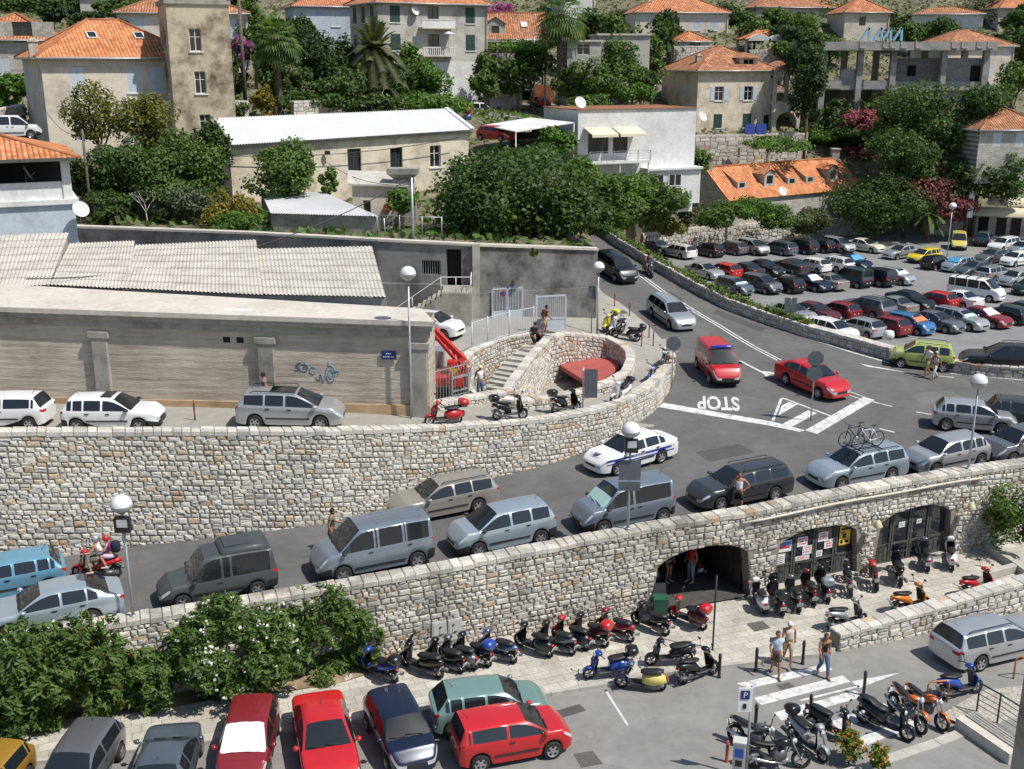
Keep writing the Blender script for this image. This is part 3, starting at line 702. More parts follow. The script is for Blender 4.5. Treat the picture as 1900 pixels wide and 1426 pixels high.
# blue street name plate on a bracket
M_bsign = mat('blue_enamel',(.012,.03,.16),.4,var=.1);sn = MB();obox(sn,P,LW_-2.05,LW_-1.4,2.75,3.12,.05,.09);sg = sn.build('street_name_plate',M_bsign,None,(FL.x,FL.y,5.6));tag(sg,'small dark blue street name plate on the concrete building by the lamp post','sign')
for k,(a,b) in enumerate(((LW_-1.85,LW_-1.6),(LW_-1.98,LW_-1.48))):
 ln = MB();n_ = 7 if k else 3
 for i in range(n_): xa = a+(b-a)*i/n_;obox(ln,P,xa,xa+(b-a)/n_*.65,2.98-.14*k,3.03-.14*k,.09,.094)
 ln.build('lettering',M_wframe,sg)
# corrugated roofs behind
M_eternit = NB('corrugated_cement');_t = M_eternit;_c = _t.ramp(_t.noise(.8,7,rough=.7),[(.3,(.37,.34,.30)),(.6,(.55,.52,.465))]);_c = _t.mix(_t.ramp(_t.noise(2.2,6),[(.66,(0,0,0)),(.75,(.5,.5,.5))]),_c,(.5,.33,.15));_t.color(_c);M_eternit = _t.set(.9)
def sheet(A,B,C,E,nrib,amp=.035,rows=1,step=.012,thick=.0):
 """corrugated sheet: A-B lower edge, E-C upper edge"""
 A,B,C,E = map(Vector,(A,B,C,E));n = (B-A).cross(E-A).normalized();mb = MB();N = nrib*4
 for r in range(rows):
  v0,v1 = r/rows,(r+1)/rows;vs = []
  for v,off in ((v0,step if rows > 1 else 0),(v1,0)):
   for i in range(N+1):
    u = i/N;p = A.lerp(B,u).lerp(E.lerp(C,u),v);vs.append(p+n*(amp*math.sin(2*math.pi*u*nrib)+off*1.0))
  mb.add(vs,[(i,i+1,N+2+i,N+1+i) for i in range(N)],smooth=True)
 return mb
loS = [P(LW_*0-6,4.75,-5.6),P(LW_+.3-2.2,4.75,-2.1)]
wl = lambda p: p+Vector((FL.x,FL.y,5.6))
shed = thing('workshop_shed','row of low sheds with pale corrugated roofs behind the concrete building','shed',(-16,53,9.4))
pan = [((-260,540),(92,530),(128,432),(-260,446)),((92,529),(238,537),(250,447),(129,452)),((222,535),(489,548),(475,445),(251,455)),((489,547),(716,552),(690,457),(477,462))]
for k,(a,b,c,e) in enumerate(pan):
 q = [AT(*a,53-.9*k),AT(*b,52.2-.9*k),AT(*c,61.5-.4*k),AT(*e,61.8-.4*k)]
 q = [p-Vector((-16,53,9.4)) for p in q];w = (q[1]-q[0]).length
 sh = sheet(*q,max(8,int(w/.19)),.032,7,.02);sh.build('corrugated_roof',M_eternit,shed)
 sk = MB();sk.quad(q[0]-Vector((0,-.3,.1)),q[1]-Vector((0,-.3,.1)),q[1]-Vector((0,-.3,4)),q[0]-Vector((0,-.3,4)));sk.quad(q[1]-Vector((.05,-.3,.06)),q[2]-Vector((.05,.2,.06)),q[2]-Vector((.05,.2,4)),q[1]-Vector((.05,-.3,4)));sk.quad(q[2]-Vector((0,.1,.08)),q[3]-Vector((0,.1,.08)),q[3]-Vector((0,.1,4)),q[2]-Vector((0,.1,4)));sk.build('wall',M_greyw,shed)
# ============================================================ tall concrete wall behind the yard
CWp = [(-46,76,10.5),(-34,73,10.55),(-16.4,68.6,10.6),(-8,65.8,10.6),(-2.3,65.2,10.4),(5.25,67.3,9.8)]
cw = thing('concrete_wall','tall stained grey concrete wall behind the yard with a doorway and a gate','wall',(0,65,5.5))
mb = MB();cor = Vector((0,65,5.5))
CT = {(880,452): None}
segs = []
for (x0,y0,t0),(x1,y1,t1) in zip(CWp,CWp[1:]):
 u = Vector((x1-x0,y1-y0,0));L = u.length;holes = []
 if x0 == -8:
  gx = lambda px,py: 0
  a = (AT(828,500,65.3).x+8)/(u.x/L);b = (AT(856,500,65.3).x+8)/(u.x/L);holes = [(a,2.3,b,4.55)]
  a2_ = (AT(783,510,65.5).x+8)/(u.x/L);b2_ = (AT(818,510,65.5).x+8)/(u.x/L);holes.append((a2_,3.0,b2_,3.85));doorh = holes
 Pw = facade(mb,(x0-cor.x,y0-cor.y),u,L,-.3,min(t0,t1)-5.5-.02,holes,.5)
 mb.quad(Pw(0,min(t0,t1)-5.52),Pw(L,min(t0,t1)-5.52),Pw(L,t1-5.5),Pw(0,t0-5.5));segs.append((Pw,L,t0-5.5,t1-5.5))
Pw,L,t0,t1 = segs[-1];mb.quad(Pw(L,-.3),Pw(L,-.3,-1.0),Pw(L,t1,-1.0),Pw(L,t1));mb.quad(Pw(L,-.3,-1.0),Pw(L,-.3,-6),Pw(L,t1,-6),Pw(L,t1,-1.0))
M_concW = wall_mat('dark_stained_concrete',(.25,.245,.23),.8,.45,(.4,.4,.4));mb.build('wall',M_concW,cw)  # stained concrete, its colour also darkened to take in the tree shade
q = MB()
for Pw,L,t0,t1 in segs:
 vs = [Pw(0,t0,.12),Pw(L,t1,.12),Pw(L,t1,-.45),Pw(0,t0,-.45)];q.add([v-Vector((0,0,.14)) for v in vs]+vs,[(3,2,1,0),(4,5,6,7),(0,1,5,4),(1,2,6,5),(2,3,7,6),(3,0,4,7)])
q.build('coping',M_concL,cw)
Pw,L,t0,t1 = segs[3];dh,wh = doorh
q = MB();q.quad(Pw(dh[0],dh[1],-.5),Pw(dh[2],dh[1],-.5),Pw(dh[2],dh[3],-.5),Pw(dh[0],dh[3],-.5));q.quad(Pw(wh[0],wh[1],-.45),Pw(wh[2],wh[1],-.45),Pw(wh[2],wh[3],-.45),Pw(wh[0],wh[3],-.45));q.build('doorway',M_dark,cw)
q = MB()
for i in range(8): x = wh[0]+(wh[2]-wh[0])*(i+.5)/8;q.beam(Pw(x,wh[1],-.1),Pw(x,wh[3],-.1),.025,.025)
q.build('window_bars',M_steel,cw)
Pw5,L5,_,_ = segs[4]
q = MB();obox(q,Pw5,0.35,L5-.1,-.2,1.9,.0,.14);q.build('lower_ledge',M_concW,cw)
q = MB();obox(q,segs[3][0],0,wh[2]+.2,-.2,2.45,.0,.25);q.build('lower_ledge',M_concW,cw)
q = MB();obox(q,Pw5,-.1,.35,-.2,4.9,.0,.2);q.build('pilaster',M_conc,cw)
# gate leaves on the wall
M_bgrey = mat('pale_blue_grey_paint',(.50,.54,.60),.5,var=.1)
def bars(mb,Pf,x0,x1,z0,z1,d,n,t=.03):
 for i in range(n): x = x0+(x1-x0)*(i+.5)/n;obox(mb,Pf,x-t/2,x+t/2,z0,z1,d,d+t)
gt = thing('yard_gate','pale blue grey double steel gate with a no parking sign on the concrete wall','gate',(0,65,5.5));gx0 = 1.05;gw = 1.0
for k in (0,1):
 q = MB();a = gx0+k*gw;b = a+gw-.03;obox(q,Pw5,a,b,.1,.75,.2,.24);obox(q,Pw5,a,b,2.1,2.16,.19,.25);obox(q,Pw5,a,a+.05,.1,2.16,.2,.25);obox(q,Pw5,b-.05,b,.1,2.16,.2,.25);obox(q,Pw5,a,b,.72,.78,.19,.25);bars(q,Pw5,a+.05,b-.05,.75,2.25,.21,9,.025);q.build('gate_leaf',M_bgrey,gt)
q = MB();c = Pw5(gx0+.72,1.85,.29);nn = Vector((0,-1,0));
ring_ = [c+Vector((.17*math.cos(a*math.pi/8),0,.17*math.sin(a*math.pi/8))) for a in range(16)];q.add(ring_,[tuple(range(16))],0);ring_ = [c+Vector((.12*math.cos(a*math.pi/8),-.006,.12*math.sin(a*math.pi/8))) for a in range(16)];q.add(ring_,[tuple(range(16))],1);q.beam(c+Vector((-.1,-.01,.1)),c+Vector((.1,-.01,-.1)),.035,.01,0)
M_sred = mat('sign_red',(.55,.03,.04),.4);M_sblue = mat('sign_blue',(.03,.10,.42),.4);q.build('no_parking_sign',[M_sred,M_sblue],gt)
# concrete stair block with white rail
sb = thing('outside_stair','concrete outside stair with white railings up to the doorway in the tall wall','stairs',(-2.4,63,5.6))
so = Vector((-2.4,63,5.6));q = MB();q.prism([(p.x-so.x,p.y-so.y) for p in (Vector((-4.1,63,0)),Vector((-2.35,63,0)),Vector((-2.35,65.0,0)),Vector((-4.1,65.2,0)))],-.2,2.25)
for i in range(11): x = -4.1-.3*i-so.x;q.box(x-.15,1.0,-.2,.3,2.0,2.25-.2*(i+1)+.2)
q.build('steps',M_conc,sb);q = MB();pr = [(-5.0,.05,.9),(-1.7,.05,3.3),(.03,.05,3.3),(.03,1.8,3.3)]
pr = [(-4.9,.05,1.0),(-1.72,.05,3.2),(.0,.05,3.2),(.0,1.6,3.2)]
q.tube(pr,.025,5,smooth=False);q.tube([(p[0],p[1],p[2]-.5) for p in pr[1:]],.02,5,smooth=False)
for p,h in ((pr[0],1.0),(pr[1],.95),(pr[2],.95),((-3.4,.05,2.05),1.0),((-.85,.05,3.2),.95),(pr[3],.95)): q.tube([p,(p[0],p[1],p[2]-h)],.022,5)
q.build('railing',M_wframe,sb)
# wire fence on the stair wall, frame gate
fe = thing('wire_fence','pale steel bar fence on top of the curved stair wall','fence',tuple(lp[3]));o_ = lp[3]
q = MB();fp = [G(876,648,6.0),G(905,637,6.05),G(945,625,6.05),(G(990,616,6.05))]
for a,b in zip(fp,fp[1:]):
 n = int((b-a).length/.13)
 for i in range(n): c = a.lerp(b,i/n)-o_;q.tube([c,c+Vector((0,0,1.5))],.011,4,cap=False)
 q.tube([a-o_+Vector((0,0,1.4)),b-o_+Vector((0,0,1.4))],.025,5);q.tube([a-o_+Vector((0,0,.12)),b-o_+Vector((0,0,.12))],.02,5)
q.build('bars',M_bgrey,fe);q = MB()
for a in fp: q = MB();q.tube([a-o_-Vector((0,0,.2)),a-o_+Vector((0,0,1.5))],.04,6);q.build('post',M_bgrey,fe)
fg = thing('steel_gate','pale steel bar gate standing open at the top of the stairs','gate',tuple(G(993,617,5.95)));o_ = Vector(fg.location);e_ = G(1050,615,5.9)-o_;e_.z = 0
q = MB();Lg = e_.length;eu = e_.normalized();Pg = lambda x,z,d=0: eu*x+Vector((0,0,z))+Vector((eu.y,-eu.x,0))*d
for x0,x1,z0,z1 in ((0,.12,0,2.15),(Lg-.07,Lg,.1,2.1),(.12,Lg,2.02,2.1),(.12,Lg,.7,.76),(.12,Lg,.1,.16)): obox(q,Pg,x0,x1,z0,z1,0,.06)
obox(q,Pg,.12,Lg-.07,.16,.7,.01,.04);bars(q,Pg,.15,Lg-.08,.76,2.05,.02,14,.022);q.build('gate_leaf',M_bgrey,fg)
# front gate of the yard beside the building, and the parapet joining it to the pit wall
sgt = thing('street_gate','grey steel bar gate between the concrete building and the stairs','gate',(0,0,0));a = G(803,748,5.6);b = G(868,738,5.4);sgt.location = a;e_ = b-a;Lg = e_.length;eu = Vector((e_.x,e_.y,0)).normalized()
Pg = lambda x,z,d=0: eu*x+Vector((0,0,z))+Vector((eu.y,-eu.x,0))*d
q = MB();bars(q,Pg,0,Lg,0,1.6,0,12,.025);obox(q,Pg,0,Lg,1.45,1.5,-.01,.04);obox(q,Pg,0,Lg,.1,.15,-.01,.04);obox(q,Pg,Lg-1.0,Lg,.9,1.0,-.03,.06);obox(q,Pg,Lg-1.05,Lg-.97,0,1.3,-.03,.06);obox(q,Pg,Lg-.05,Lg+.03,0,1.3,-.03,.06);obox(q,Pg,Lg-1.0,Lg,.3,.38,-.03,.06);q.build('bars',M_steel,sgt)
pj = [G(800,770,5.55),G(850,763,5.35),G(905,752,5.15),G(962,744,5.0)]
wallJ = StoneWall([(p.x,p.y,p.z-.1,p.z+.62) for p in pj]);wallJ.make('parapet_wall','low stone parapet between the concrete building and the oval pit',M_stB,thick=.4,h=.2,lmin=.2,lmax=.4,coping=.18,seed=21,warm=.4,both=True)
# street edge parapet in front of pit already stands; red crane lorry in the yard
M_cred = mat('crane_red',(.50,.03,.025),.4,var=.12,coat=.3)
cr = thing('crane_lorry','red lorry mounted crane with folded boom parked in the yard beside the concrete building','crane',tuple(G(835,725,5.6)));q = MB();o_ = Vector(cr.location)
q.box(0,0,.55,1.3,2.0,.35);q.box(.15,-.1,.9,.5,.6,.6);q.build('base',M_cred,cr);q = MB();q.box(0,.9,.3,1.9,2.4,.25);q.box(-.8,1.8,.5,.9,1.2,1.1);q.build('lorry_bed',M_steel,cr)
pt = lambda u,v,y: AT(u,v,y)-o_
A_,B_,C_ = pt(862,668,o_.y+.2),pt(800,606,o_.y+1.3),pt(855,735,o_.y-.1)
q = MB();q.beam(B_,A_,.2,.24);q.beam(B_+Vector((.15,-.3,-.35)),A_+Vector((.05,-.25,-.5)),.12,.14);q.beam(B_+Vector((.0,.3,-.1)),A_+Vector((-.1,.25,-.2)),.1,.12)
for k in range(6): a_ = B_.lerp(A_,.1+.15*k);q.beam(a_,a_+Vector((.1,-.28,-.42)),.05,.05)
q.build('boom',M_cred,cr);q = MB();q.beam(A_+Vector((-.1,0,.1)),C_+Vector((.05,0,.2)),.2,.2);q.beam(A_+Vector((-.45,0,-.1)),C_+Vector((-.3,0,.3)),.16,.2);q.build('column',M_cred,cr)
q = MB()
for k in range(5):
 h = [A_+Vector((.08*k-.25,-.3,.15)),A_+Vector((.12*k-.1,-.45,-.1)),A_.lerp(C_,.5)+Vector((.1*k-.2,-.4,0)),C_+Vector((.08*k-.2,-.35,.4))];q.tube(h,.028,5)
q.build('hydraulic_hoses',M_cred,cr);q = MB();q.tube([A_.lerp(C_,.1)+Vector((.2,-.2,0)),A_.lerp(C_,.8)+Vector((.15,-.2,0))],.06,8);q.build('hydraulic_ram',M_steel,cr)
for sx_ in (-.75,.75):
 for yy in (.3,1.7): q = MB();q.lathe([(.1,-.12),(.42,-.12),(.46,-.08),(.46,.08),(.42,.12),(.1,.12)],18,(sx_,yy,.46),'x');q.build('wheel',M_black,cr)
q = MB();q.box(.25,-.62,.95,.4,.03,.3);q.build('warning_plate',mat('yellow_plate',(.65,.5,.03),.5),cr)
# ============================================================ joinery and fittings of the lower wall
def lean(t,z,off): return wallA.P(t,z,off)
wood_things = []
for k,(aa,fn,lab) in enumerate(((a2,ARCH[1],'dark timber glazed doors in the arch with posters behind the glass'),(a3,ARCH[2],'dark timber glazed doors in the arch at the right without red posters'))):
 t0,t1 = aa;base = wallA.P(t0,TZ,-.32);dr = thing('arched_door',lab,'door',tuple(base));N = 4
 for i in range(N):
  u0 = t0+(t1-t0)*i/N+.02;u1 = t0+(t1-t0)*(i+1)/N-.02;q = MB();Q = lambda t,z,d=0: wallA.P(t,z,-.32+d)-base
  tp = lambda t: max(fn(min(max(t,t0+.02),t1-.02))-.03,.5)
  st_ = .09;zmid = 1.0
  def post(a,b):
   vs = [Q(a,TZ,.05),Q(b,TZ,.05),Q(b,tp(b),.05),Q(a,tp(a),.05),Q(a,TZ,-.03),Q(b,TZ,-.03),Q(b,tp(b),-.03),Q(a,tp(a),-.03)];q.add(vs,[(0,1,2,3),(5,4,7,6),(4,0,3,7),(1,5,6,2),(3,2,6,7)])
  post(u0,u0+st_);post(u1-st_,u1);Pf = lambda x,z,d=0: Q(x,z,d)
  for za,zb in ((TZ+.02,TZ+.14),(zmid,zmid+.1)): obox(q,Pf,u0+st_,u1-st_,za,zb,-.03,.045)
  solid = i in (0,3)
  if solid:
   obox(q,Pf,u0+st_,u1-st_,TZ+.14,zmid,-.02,.01)
   for j in range(3): xx = u0+st_+(u1-u0-2*st_)*(j+.15)/3;obox(q,Pf,xx,xx+(u1-u0-2*st_)*.22,TZ+.2,zmid-.06,.01,.028)
  n_ = 5;vs = []
  for j in range(n_+1):
   t = u0+st_+(u1-u0-2*st_)*j/n_;vs += [Q(t,tp(t)-.1,.045),Q(t,tp(t),.045)]
  q.add(vs,[(2*j,2*j+2,2*j+3,2*j+1) for j in range(n_)])
  lf = q.build('door_leaf',M_woodd,dr)
  g = MB();vs = []
  for j in range(n_+1):
   t = u0+st_+(u1-u0-2*st_)*j/n_;vs += [Q(t,zmid if solid else TZ+.14,.0),Q(t,tp(t)-.05,.0)]
  g.add(vs,[(2*j,2*j+2,2*j+3,2*j+1) for j in range(n_)]);g.build('pane',M_glass,lf)
 # threshold slab
 q = MB();Pf = lambda x,z,d=0: wallA.P(x,z,d)-base;obox(q,Pf,t0-.05,t1+.05,TZ-.02,TZ+.1,-.4,.12);q.build('threshold',M_kerb,dr);wood_things.append(dr)
M_paper = mat('white_paper',(.78,.78,.77),.8,var=.04);M_pred = mat('red_print',(.6,.04,.07),.7);M_pyel = mat('yellow_print',(.75,.52,.06),.7);M_pblu = mat('blue_print',(.10,.25,.55),.7)
def poster(k,fx,z,w,h,kind,lab):
 t0,t1 = (a2,a3)[k];t = t0+(t1-t0)*fx;b0 = wallA.P(t,z,-.29);q = MB();Pf = lambda x,zz,d=0: wallA.P(t+x,z+zz,-.29+d)-b0
 m0 = {'yellow': M_pyel}.get(kind,M_paper);obox(q,Pf,0,w,0,h,0,.004);po = q.build('poster',m0,None,tuple(b0));tag(po,lab,'poster')
 if kind == 'red':
  r_ = MB()
  for row in range(3):
   zz = h*(.2+.26*row);n_ = (9,7,5)[row] if w < .6 else 11
   for i in range(n_):
    if rnd.random() < .82: obox(r_,Pf,w*.08+w*.84*i/n_,w*.08+w*.84*(i+.72)/n_,zz,zz+h*.15,.004,.007)
  r_.build('lettering',M_pred,po)
 elif kind == 'photo':
  r_ = MB();obox(r_,Pf,.03,w-.03,h*.45,h-.04,.004,.006);r_.build('picture_sky',M_pblu,po);r_ = MB();obox(r_,Pf,.05,w-.08,h*.3,h*.55,.006,.008);r_.build('picture_roofs',M_pred,po)
 elif kind == 'yellow':
  r_ = MB();obox(r_,Pf,w*.1,w*.9,h*.78,h*.9,.004,.006);obox(r_,Pf,w*.3,w*.6,h*.35,h*.6,.004,.006);obox(r_,Pf,w*.1,w*.35,h*.08,h*.28,.004,.006);obox(r_,Pf,w*.5,w*.85,h*.1,h*.25,.004,.006);r_.build('printing',M_black,po);r_ = MB();obox(r_,Pf,w*.12,w*.5,h*.62,h*.7,.004,.006);r_.build('printing',M_pred,po)
 else:
  r_ = MB()
  for i in range(4): obox(r_,Pf,w*.12,w*(.85-.1*(i % 2)),h*(.2+.17*i),h*(.26+.17*i),.004,.006)
  r_.build('lettering',M_black,po)
poster(0,.07,1.62,.62,.48,'photo','poster with a picture of blue sky over red roofs, leftmost in the glazed arch')
poster(0,.05,1.05,.42,.5,'text','small white notice below the picture poster in the glazed arch')
poster(0,.29,1.72,.5,.42,'red','white poster with red lettering, upper one in the second door leaf')
poster(0,.36,1.33,.45,.38,'red','white poster with red lettering, middle one in the second door leaf')
poster(0,.27,1.1,.72,.2,'red','wide low strip poster with red lettering at the foot of the second door leaf')
poster(0,.54,1.78,.48,.42,'red','white poster with red lettering, upper one in the third door leaf')
poster(0,.62,1.42,.46,.40,'red','white poster with red lettering, lower one in the third door leaf')
poster(0,.53,1.12,.3,.28,'text','small plain notice at the foot of the third door leaf')
poster(0,.80,1.45,.55,.85,'yellow','yellow and black poster in the rightmost door leaf of the postered arch')
poster(1,.34,1.75,.32,.25,'text','small white notice in the second leaf of the right arch');poster(1,.58,1.78,.26,.2,'text','small white notice in the third leaf of the right arch')
# dark room behind the open arch and behind the doors
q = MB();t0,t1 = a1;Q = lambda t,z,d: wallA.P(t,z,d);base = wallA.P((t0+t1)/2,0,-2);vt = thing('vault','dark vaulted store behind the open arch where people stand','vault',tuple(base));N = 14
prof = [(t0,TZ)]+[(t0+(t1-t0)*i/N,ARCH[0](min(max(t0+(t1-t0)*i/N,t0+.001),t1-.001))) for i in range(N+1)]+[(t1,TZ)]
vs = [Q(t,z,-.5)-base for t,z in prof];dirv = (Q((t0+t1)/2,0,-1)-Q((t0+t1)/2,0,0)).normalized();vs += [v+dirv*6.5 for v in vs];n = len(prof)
q.add(vs,[(i+1,i,n+i,n+i+1) for i in range(n-1)]+[tuple(range(n,2*n))],0);q.build('vault_lining',mat('sooty_vault_stone',(.045,.042,.038),.95,var=.4),vt);q = MB();q.add([vs[0]-dirv*.6,vs[n-1]-dirv*.6,vs[2*n-1],vs[n]],[(0,1,2,3)]);q.build('vault_floor',mat('dark_vault_floor',(.07,.066,.06),.9,var=.3),vt)  # near-black colours of lining and floor stand in for the vault's deep shade
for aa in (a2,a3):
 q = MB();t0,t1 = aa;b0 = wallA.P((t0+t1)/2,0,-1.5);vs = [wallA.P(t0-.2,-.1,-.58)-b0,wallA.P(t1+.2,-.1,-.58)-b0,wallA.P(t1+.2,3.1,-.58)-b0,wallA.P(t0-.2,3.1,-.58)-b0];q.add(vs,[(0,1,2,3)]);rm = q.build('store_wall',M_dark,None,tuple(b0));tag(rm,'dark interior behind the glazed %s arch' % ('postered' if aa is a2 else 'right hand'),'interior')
# long pipe with brackets, lamps on brackets, cabinets
M_pipe = mat('cream_pipe',(.56,.52,.44),.6,var=.15);pp = []
for i in range(13): u = 1384+(1795-1384)*i/12;v = 964+(887-964)*i/12;p = D(u,v,43);t = wallA.near(9.0+(20.2-9.0)*i/12,along(WA,9.0+(20.2-9.0)*i/12));f = wallA.frame(t);pp.append(wallA.P(t,f[3]-.38-.02*math.sin(i),.14))
pi_ = thing('drain_pipe','long cream pipe fixed along the top of the arched stone wall','pipe',tuple(pp[0]));q = MB();q.tube([p-pp[0] for p in pp],.05,8);q.build('pipe',M_pipe,pi_);q = MB();M_rust = mat('rusty_iron',(.30,.12,.06),.9,var=.4)
for i in range(12): q = MB();c = pp[i].lerp(pp[i+1],.5)-pp[0];n = wallA.frame(wallA.near(pp[i].x,pp[i].y))[1];q.beam(c+n*.18-Vector((0,0,.1)),c-n*.12-Vector((0,0,.22)),.02,.03);q.build('bracket',M_rust,pi_)
M_lampy = mat('cream_lamp_glass',(.62,.58,.36),.4)
for t,lab in ((a2[1]+.45,'cream wall lamp on a black bracket between the two glazed arches'),(a3[1]+.55,'cream wall lamp on a black bracket right of the right glazed arch')):
 c = wallA.P(t,2.55,.05);n = wallA.frame(t)[1];wlm = thing('wall_lamp',lab,'lamp',tuple(c));q = MB();q.tube([n*0,n*.1+Vector((0,0,.25)),n*.3+Vector((0,0,.32)),n*.42+Vector((0,0,.15))],.018,5);q.build('bracket',M_black,wlm);q = MB();q.lathe([(.02,.15),(.08,.12),(.2,-.12),(.19,-.15),(.05,-.16)],12,tuple(n*.42));q.build('lamp_shade',M_lampy,wlm)
M_cab = mat('grey_cabinet_paint',(.50,.50,.47),.6,var=.1)
for u0,lab in ((813,'grey meter cabinet in the stone wall, the left one of the pair'),(846,'grey meter cabinet in the stone wall, the right one of the pair')):
 p = G(u0,1196,.1);t = wallA.near(p.x,p.y);b0 = wallA.P(t,.35,.03);c_ = thing('meter_cabinet',lab,'cabinet',tuple(b0));q = MB();Pf = lambda x,z,d=0: wallA.P(t+x,.35+z,.03+d)-b0;obox(q,Pf,-.27,.27,0,.85,-.06,.06);q.build('cabinet_body',M_cab,c_);q = MB();obox(q,Pf,-.23,.23,.05,.8,.06,.075);q.build('cabinet_door',M_cab,c_)
bp = wallA.P(a1[0]-.02,TZ,.45);bn = thing('waste_bin','dark green bin with an open lid at the left foot of the open arch','bin',tuple(bp));q = MB();q.loft([(0,0,0,.0,.0)],4,cap=False) if False else q.box(0,0,.05,.5,.5,.85,0,0,None,-.03,-.03);q.build('bin_body',mat('bin_green',(.02,.09,.06),.5),bn);q = MB();q.beam((0,.28,.9),(0,.45,1.25),.5,.04);q.build('lid',M_black,bn)
# thin pole standing in the arch floor
tp_ = G(1322,1205,TZ);q = MB();q.tube([(0,0,0),(0,0,3.0)],.035,8);po = q.build('thin_post',M_black,None,tuple(tp_));tag(po,'thin black upright post in the open arch forecourt','post')
# ============================================================ HOUSES AND OTHER BUILDINGS ON THE SLOPE
M_chim = mat('chimney_render',(.42,.37,.31),.9,var=.25)
def house(name,label,o,rz,W_,D_,z0,h,wallm,roof='hip',rise=2.2,tile=M_tile,wins=(),ov=.45,chimney=None,skylights=0,cat='house',gablem=None,extra=None):
 """o: plan point of the front left corner; x runs along the front, y to the back; wins: (side, x, z, w, h, style)"""
 H = thing(name,label,cat,(o[0],o[1],z0),rz)
 sides = {'f': ((0,0),(1,0),W_),'r': ((W_,0),(0,1),D_),'b': ((W_,D_),(-1,0),W_),'l': ((0,D_),(0,-1),D_)}
 mb = MB();Ps = {}
 for k,(oo,ux,w) in sides.items():
  hs = [(x-ww/2,z,x+ww/2,z+hh) for (sd,x,z,ww,hh,st) in wins if sd == k]
  Ps[k] = facade(mb,oo,ux,w,-2.5,h,hs,.2)
 mb.build('wall',wallm,H)
 for (sd,x,z,ww,hh,st) in wins:
  P = Ps[sd];kw = {}
  if 's' in st: kw['sill'] = True
  if 'g' in st: kw.update(shutters=M_shg,shut_open='o' in st)
  if 'b' in st: kw.update(shutters=M_shw,shut_open='o' in st)
  if 'd' in st: kw.update(frame=M_woodd)
  window(H,P,x-ww/2,z,x+ww/2,z+hh,.2,mull=0 if ww < .6 else 1,**kw)
 if roof in ('hip','gable'):
  r = hip_roof(W_,D_,h,rise,ov,roof).build('roof',[tile,gablem or wallm],H)
  if chimney:
   for cx,cy,ch in chimney: q = MB();q.box(cx,cy,h-.2,.7,.55,ch+.2);q.box(cx,cy,h+ch,.85,.7,.12);q.box(cx,cy,h+ch+.12,.5,.35,.2,0,0,None,.1,.08);q.build('chimney',M_chim,r)
  for k in range(skylights):
   x = W_*(k+1.2)/(skylights+1.2);a = math.atan2(rise,D_/2+ov);t = .55;y = -ov+(D_/2+ov)*t;zz = h-.05+rise*t
   q = MB();q.box(0,0,0,.8,1.0,.12);s = q.build('skylight',M_wframe,r,(x,y,zz+.03));s.rotation_euler = (a,0,0);q = MB();q.box(0,0,.12,.62,.82,.012);q.build('pane',M_glass,s)
  g = MB();e = ov-.02;zz = h-.16;g.tube([(-e,-e-.07,zz),(W_+e,-e-.07,zz)],.07,6);g.tube([(-e-.07,-e,zz),(-e-.07,D_+e,zz)],.07,6);g.build('gutter',M_steel,H);g = MB();g.tube([(W_-.25,-e-.07,zz),(W_-.25,-.08,zz-.5),(W_-.25,-.08,-2)],.05,6);g.build('downpipe',M_steel,H)
 elif roof == 'flat':
  q = MB();q.box(W_/2,D_/2,h,W_+.4,D_+.4,.22);q.build('roof',M_concL,H)
 return H,Ps
def gpt(u,v,y): p = AT(u,v,y);return p
def acu(par,P,x,z):
 q = MB();obox(q,P,x-.42,x+.42,z,z+.6,.05,.38);a = q.build('air_conditioner',M_wframe,par);q = MB();c = P(x-.12,z+.3,.385);ux = (P(1,0)-P(0,0));q.add([c+ux*(.22*math.cos(k*math.pi/6))+Vector((0,0,.22*math.sin(k*math.pi/6))) for k in range(12)],[tuple(range(12))]);q.build('fan_grille',M_black,a)
def dish(label,p,r=.5,az=0.6,pole=0.8,group=None):
 d = thing('satellite_dish',label,'dish',tuple(p),az,group);q = MB();prof = [(r*k/5,.22*r*(k/5)**2) for k in range(6)]
 q.lathe(prof,16,smooth=True);q.lathe([(x,z-.015) for x,z in prof],16);s = q.build('reflector',M_white_w,d,(0,-.1,pole));s.rotation_euler = (RAD(62),0,0)
 q = MB();q.tube([(0,-.02,0),(0,-.02,pole)],.025,6);q.tube([(0,-.1,pole-r*.6),(0,-.1-r*1.0,pole+.1)],.012,4);q.build('mast',M_steel,d);return d
# -- beige warehouse with white corrugated roof
A,B,C,E = AT(425,268,84),AT(869,240,96.5),AT(826,204,101),AT(397,222,89.5)
wh = thing('warehouse','long cream plastered building with a white corrugated roof','building',(A.x,A.y,9.2));wo = Vector((A.x,A.y,9.2))
u = Vector((B.x-A.x,B.y-A.y,0));Lw = u.length;hA,hB = A.z-9.2,B.z-9.2;mb = MB()
wx = [(dict(a=645,b=670),297),(dict(a=724,b=747),295),(dict(a=798,b=818),290)]
def ux_at(px,y0=90):   # where along the warehouse front a sight line falls
 a,b,c = sight(px,290);den = u.y*a-u.x*b;t = (u.y*A.x-u.x*A.y)/den;return (Vector((a*t,b*t,0))-Vector((A.x,A.y,0))).length
holes = []
for d,v in wx:
 x0,x1 = ux_at(d['a']),ux_at(d['b']);zc = topz(0,A.y+u.y*(x0/Lw),v)-9.2;holes.append((x0,zc-.95,x1,zc+.85))
hmin = min(hA,hB)-.05
P = facade(mb,(0,0),u,Lw,-1,hmin,holes,.25);mb.quad(P(0,hmin),P(Lw,hmin),P(Lw,hB),P(0,hA))
bk = Vector((E.x-A.x,E.y-A.y,0));d0 = bk.length*1.0
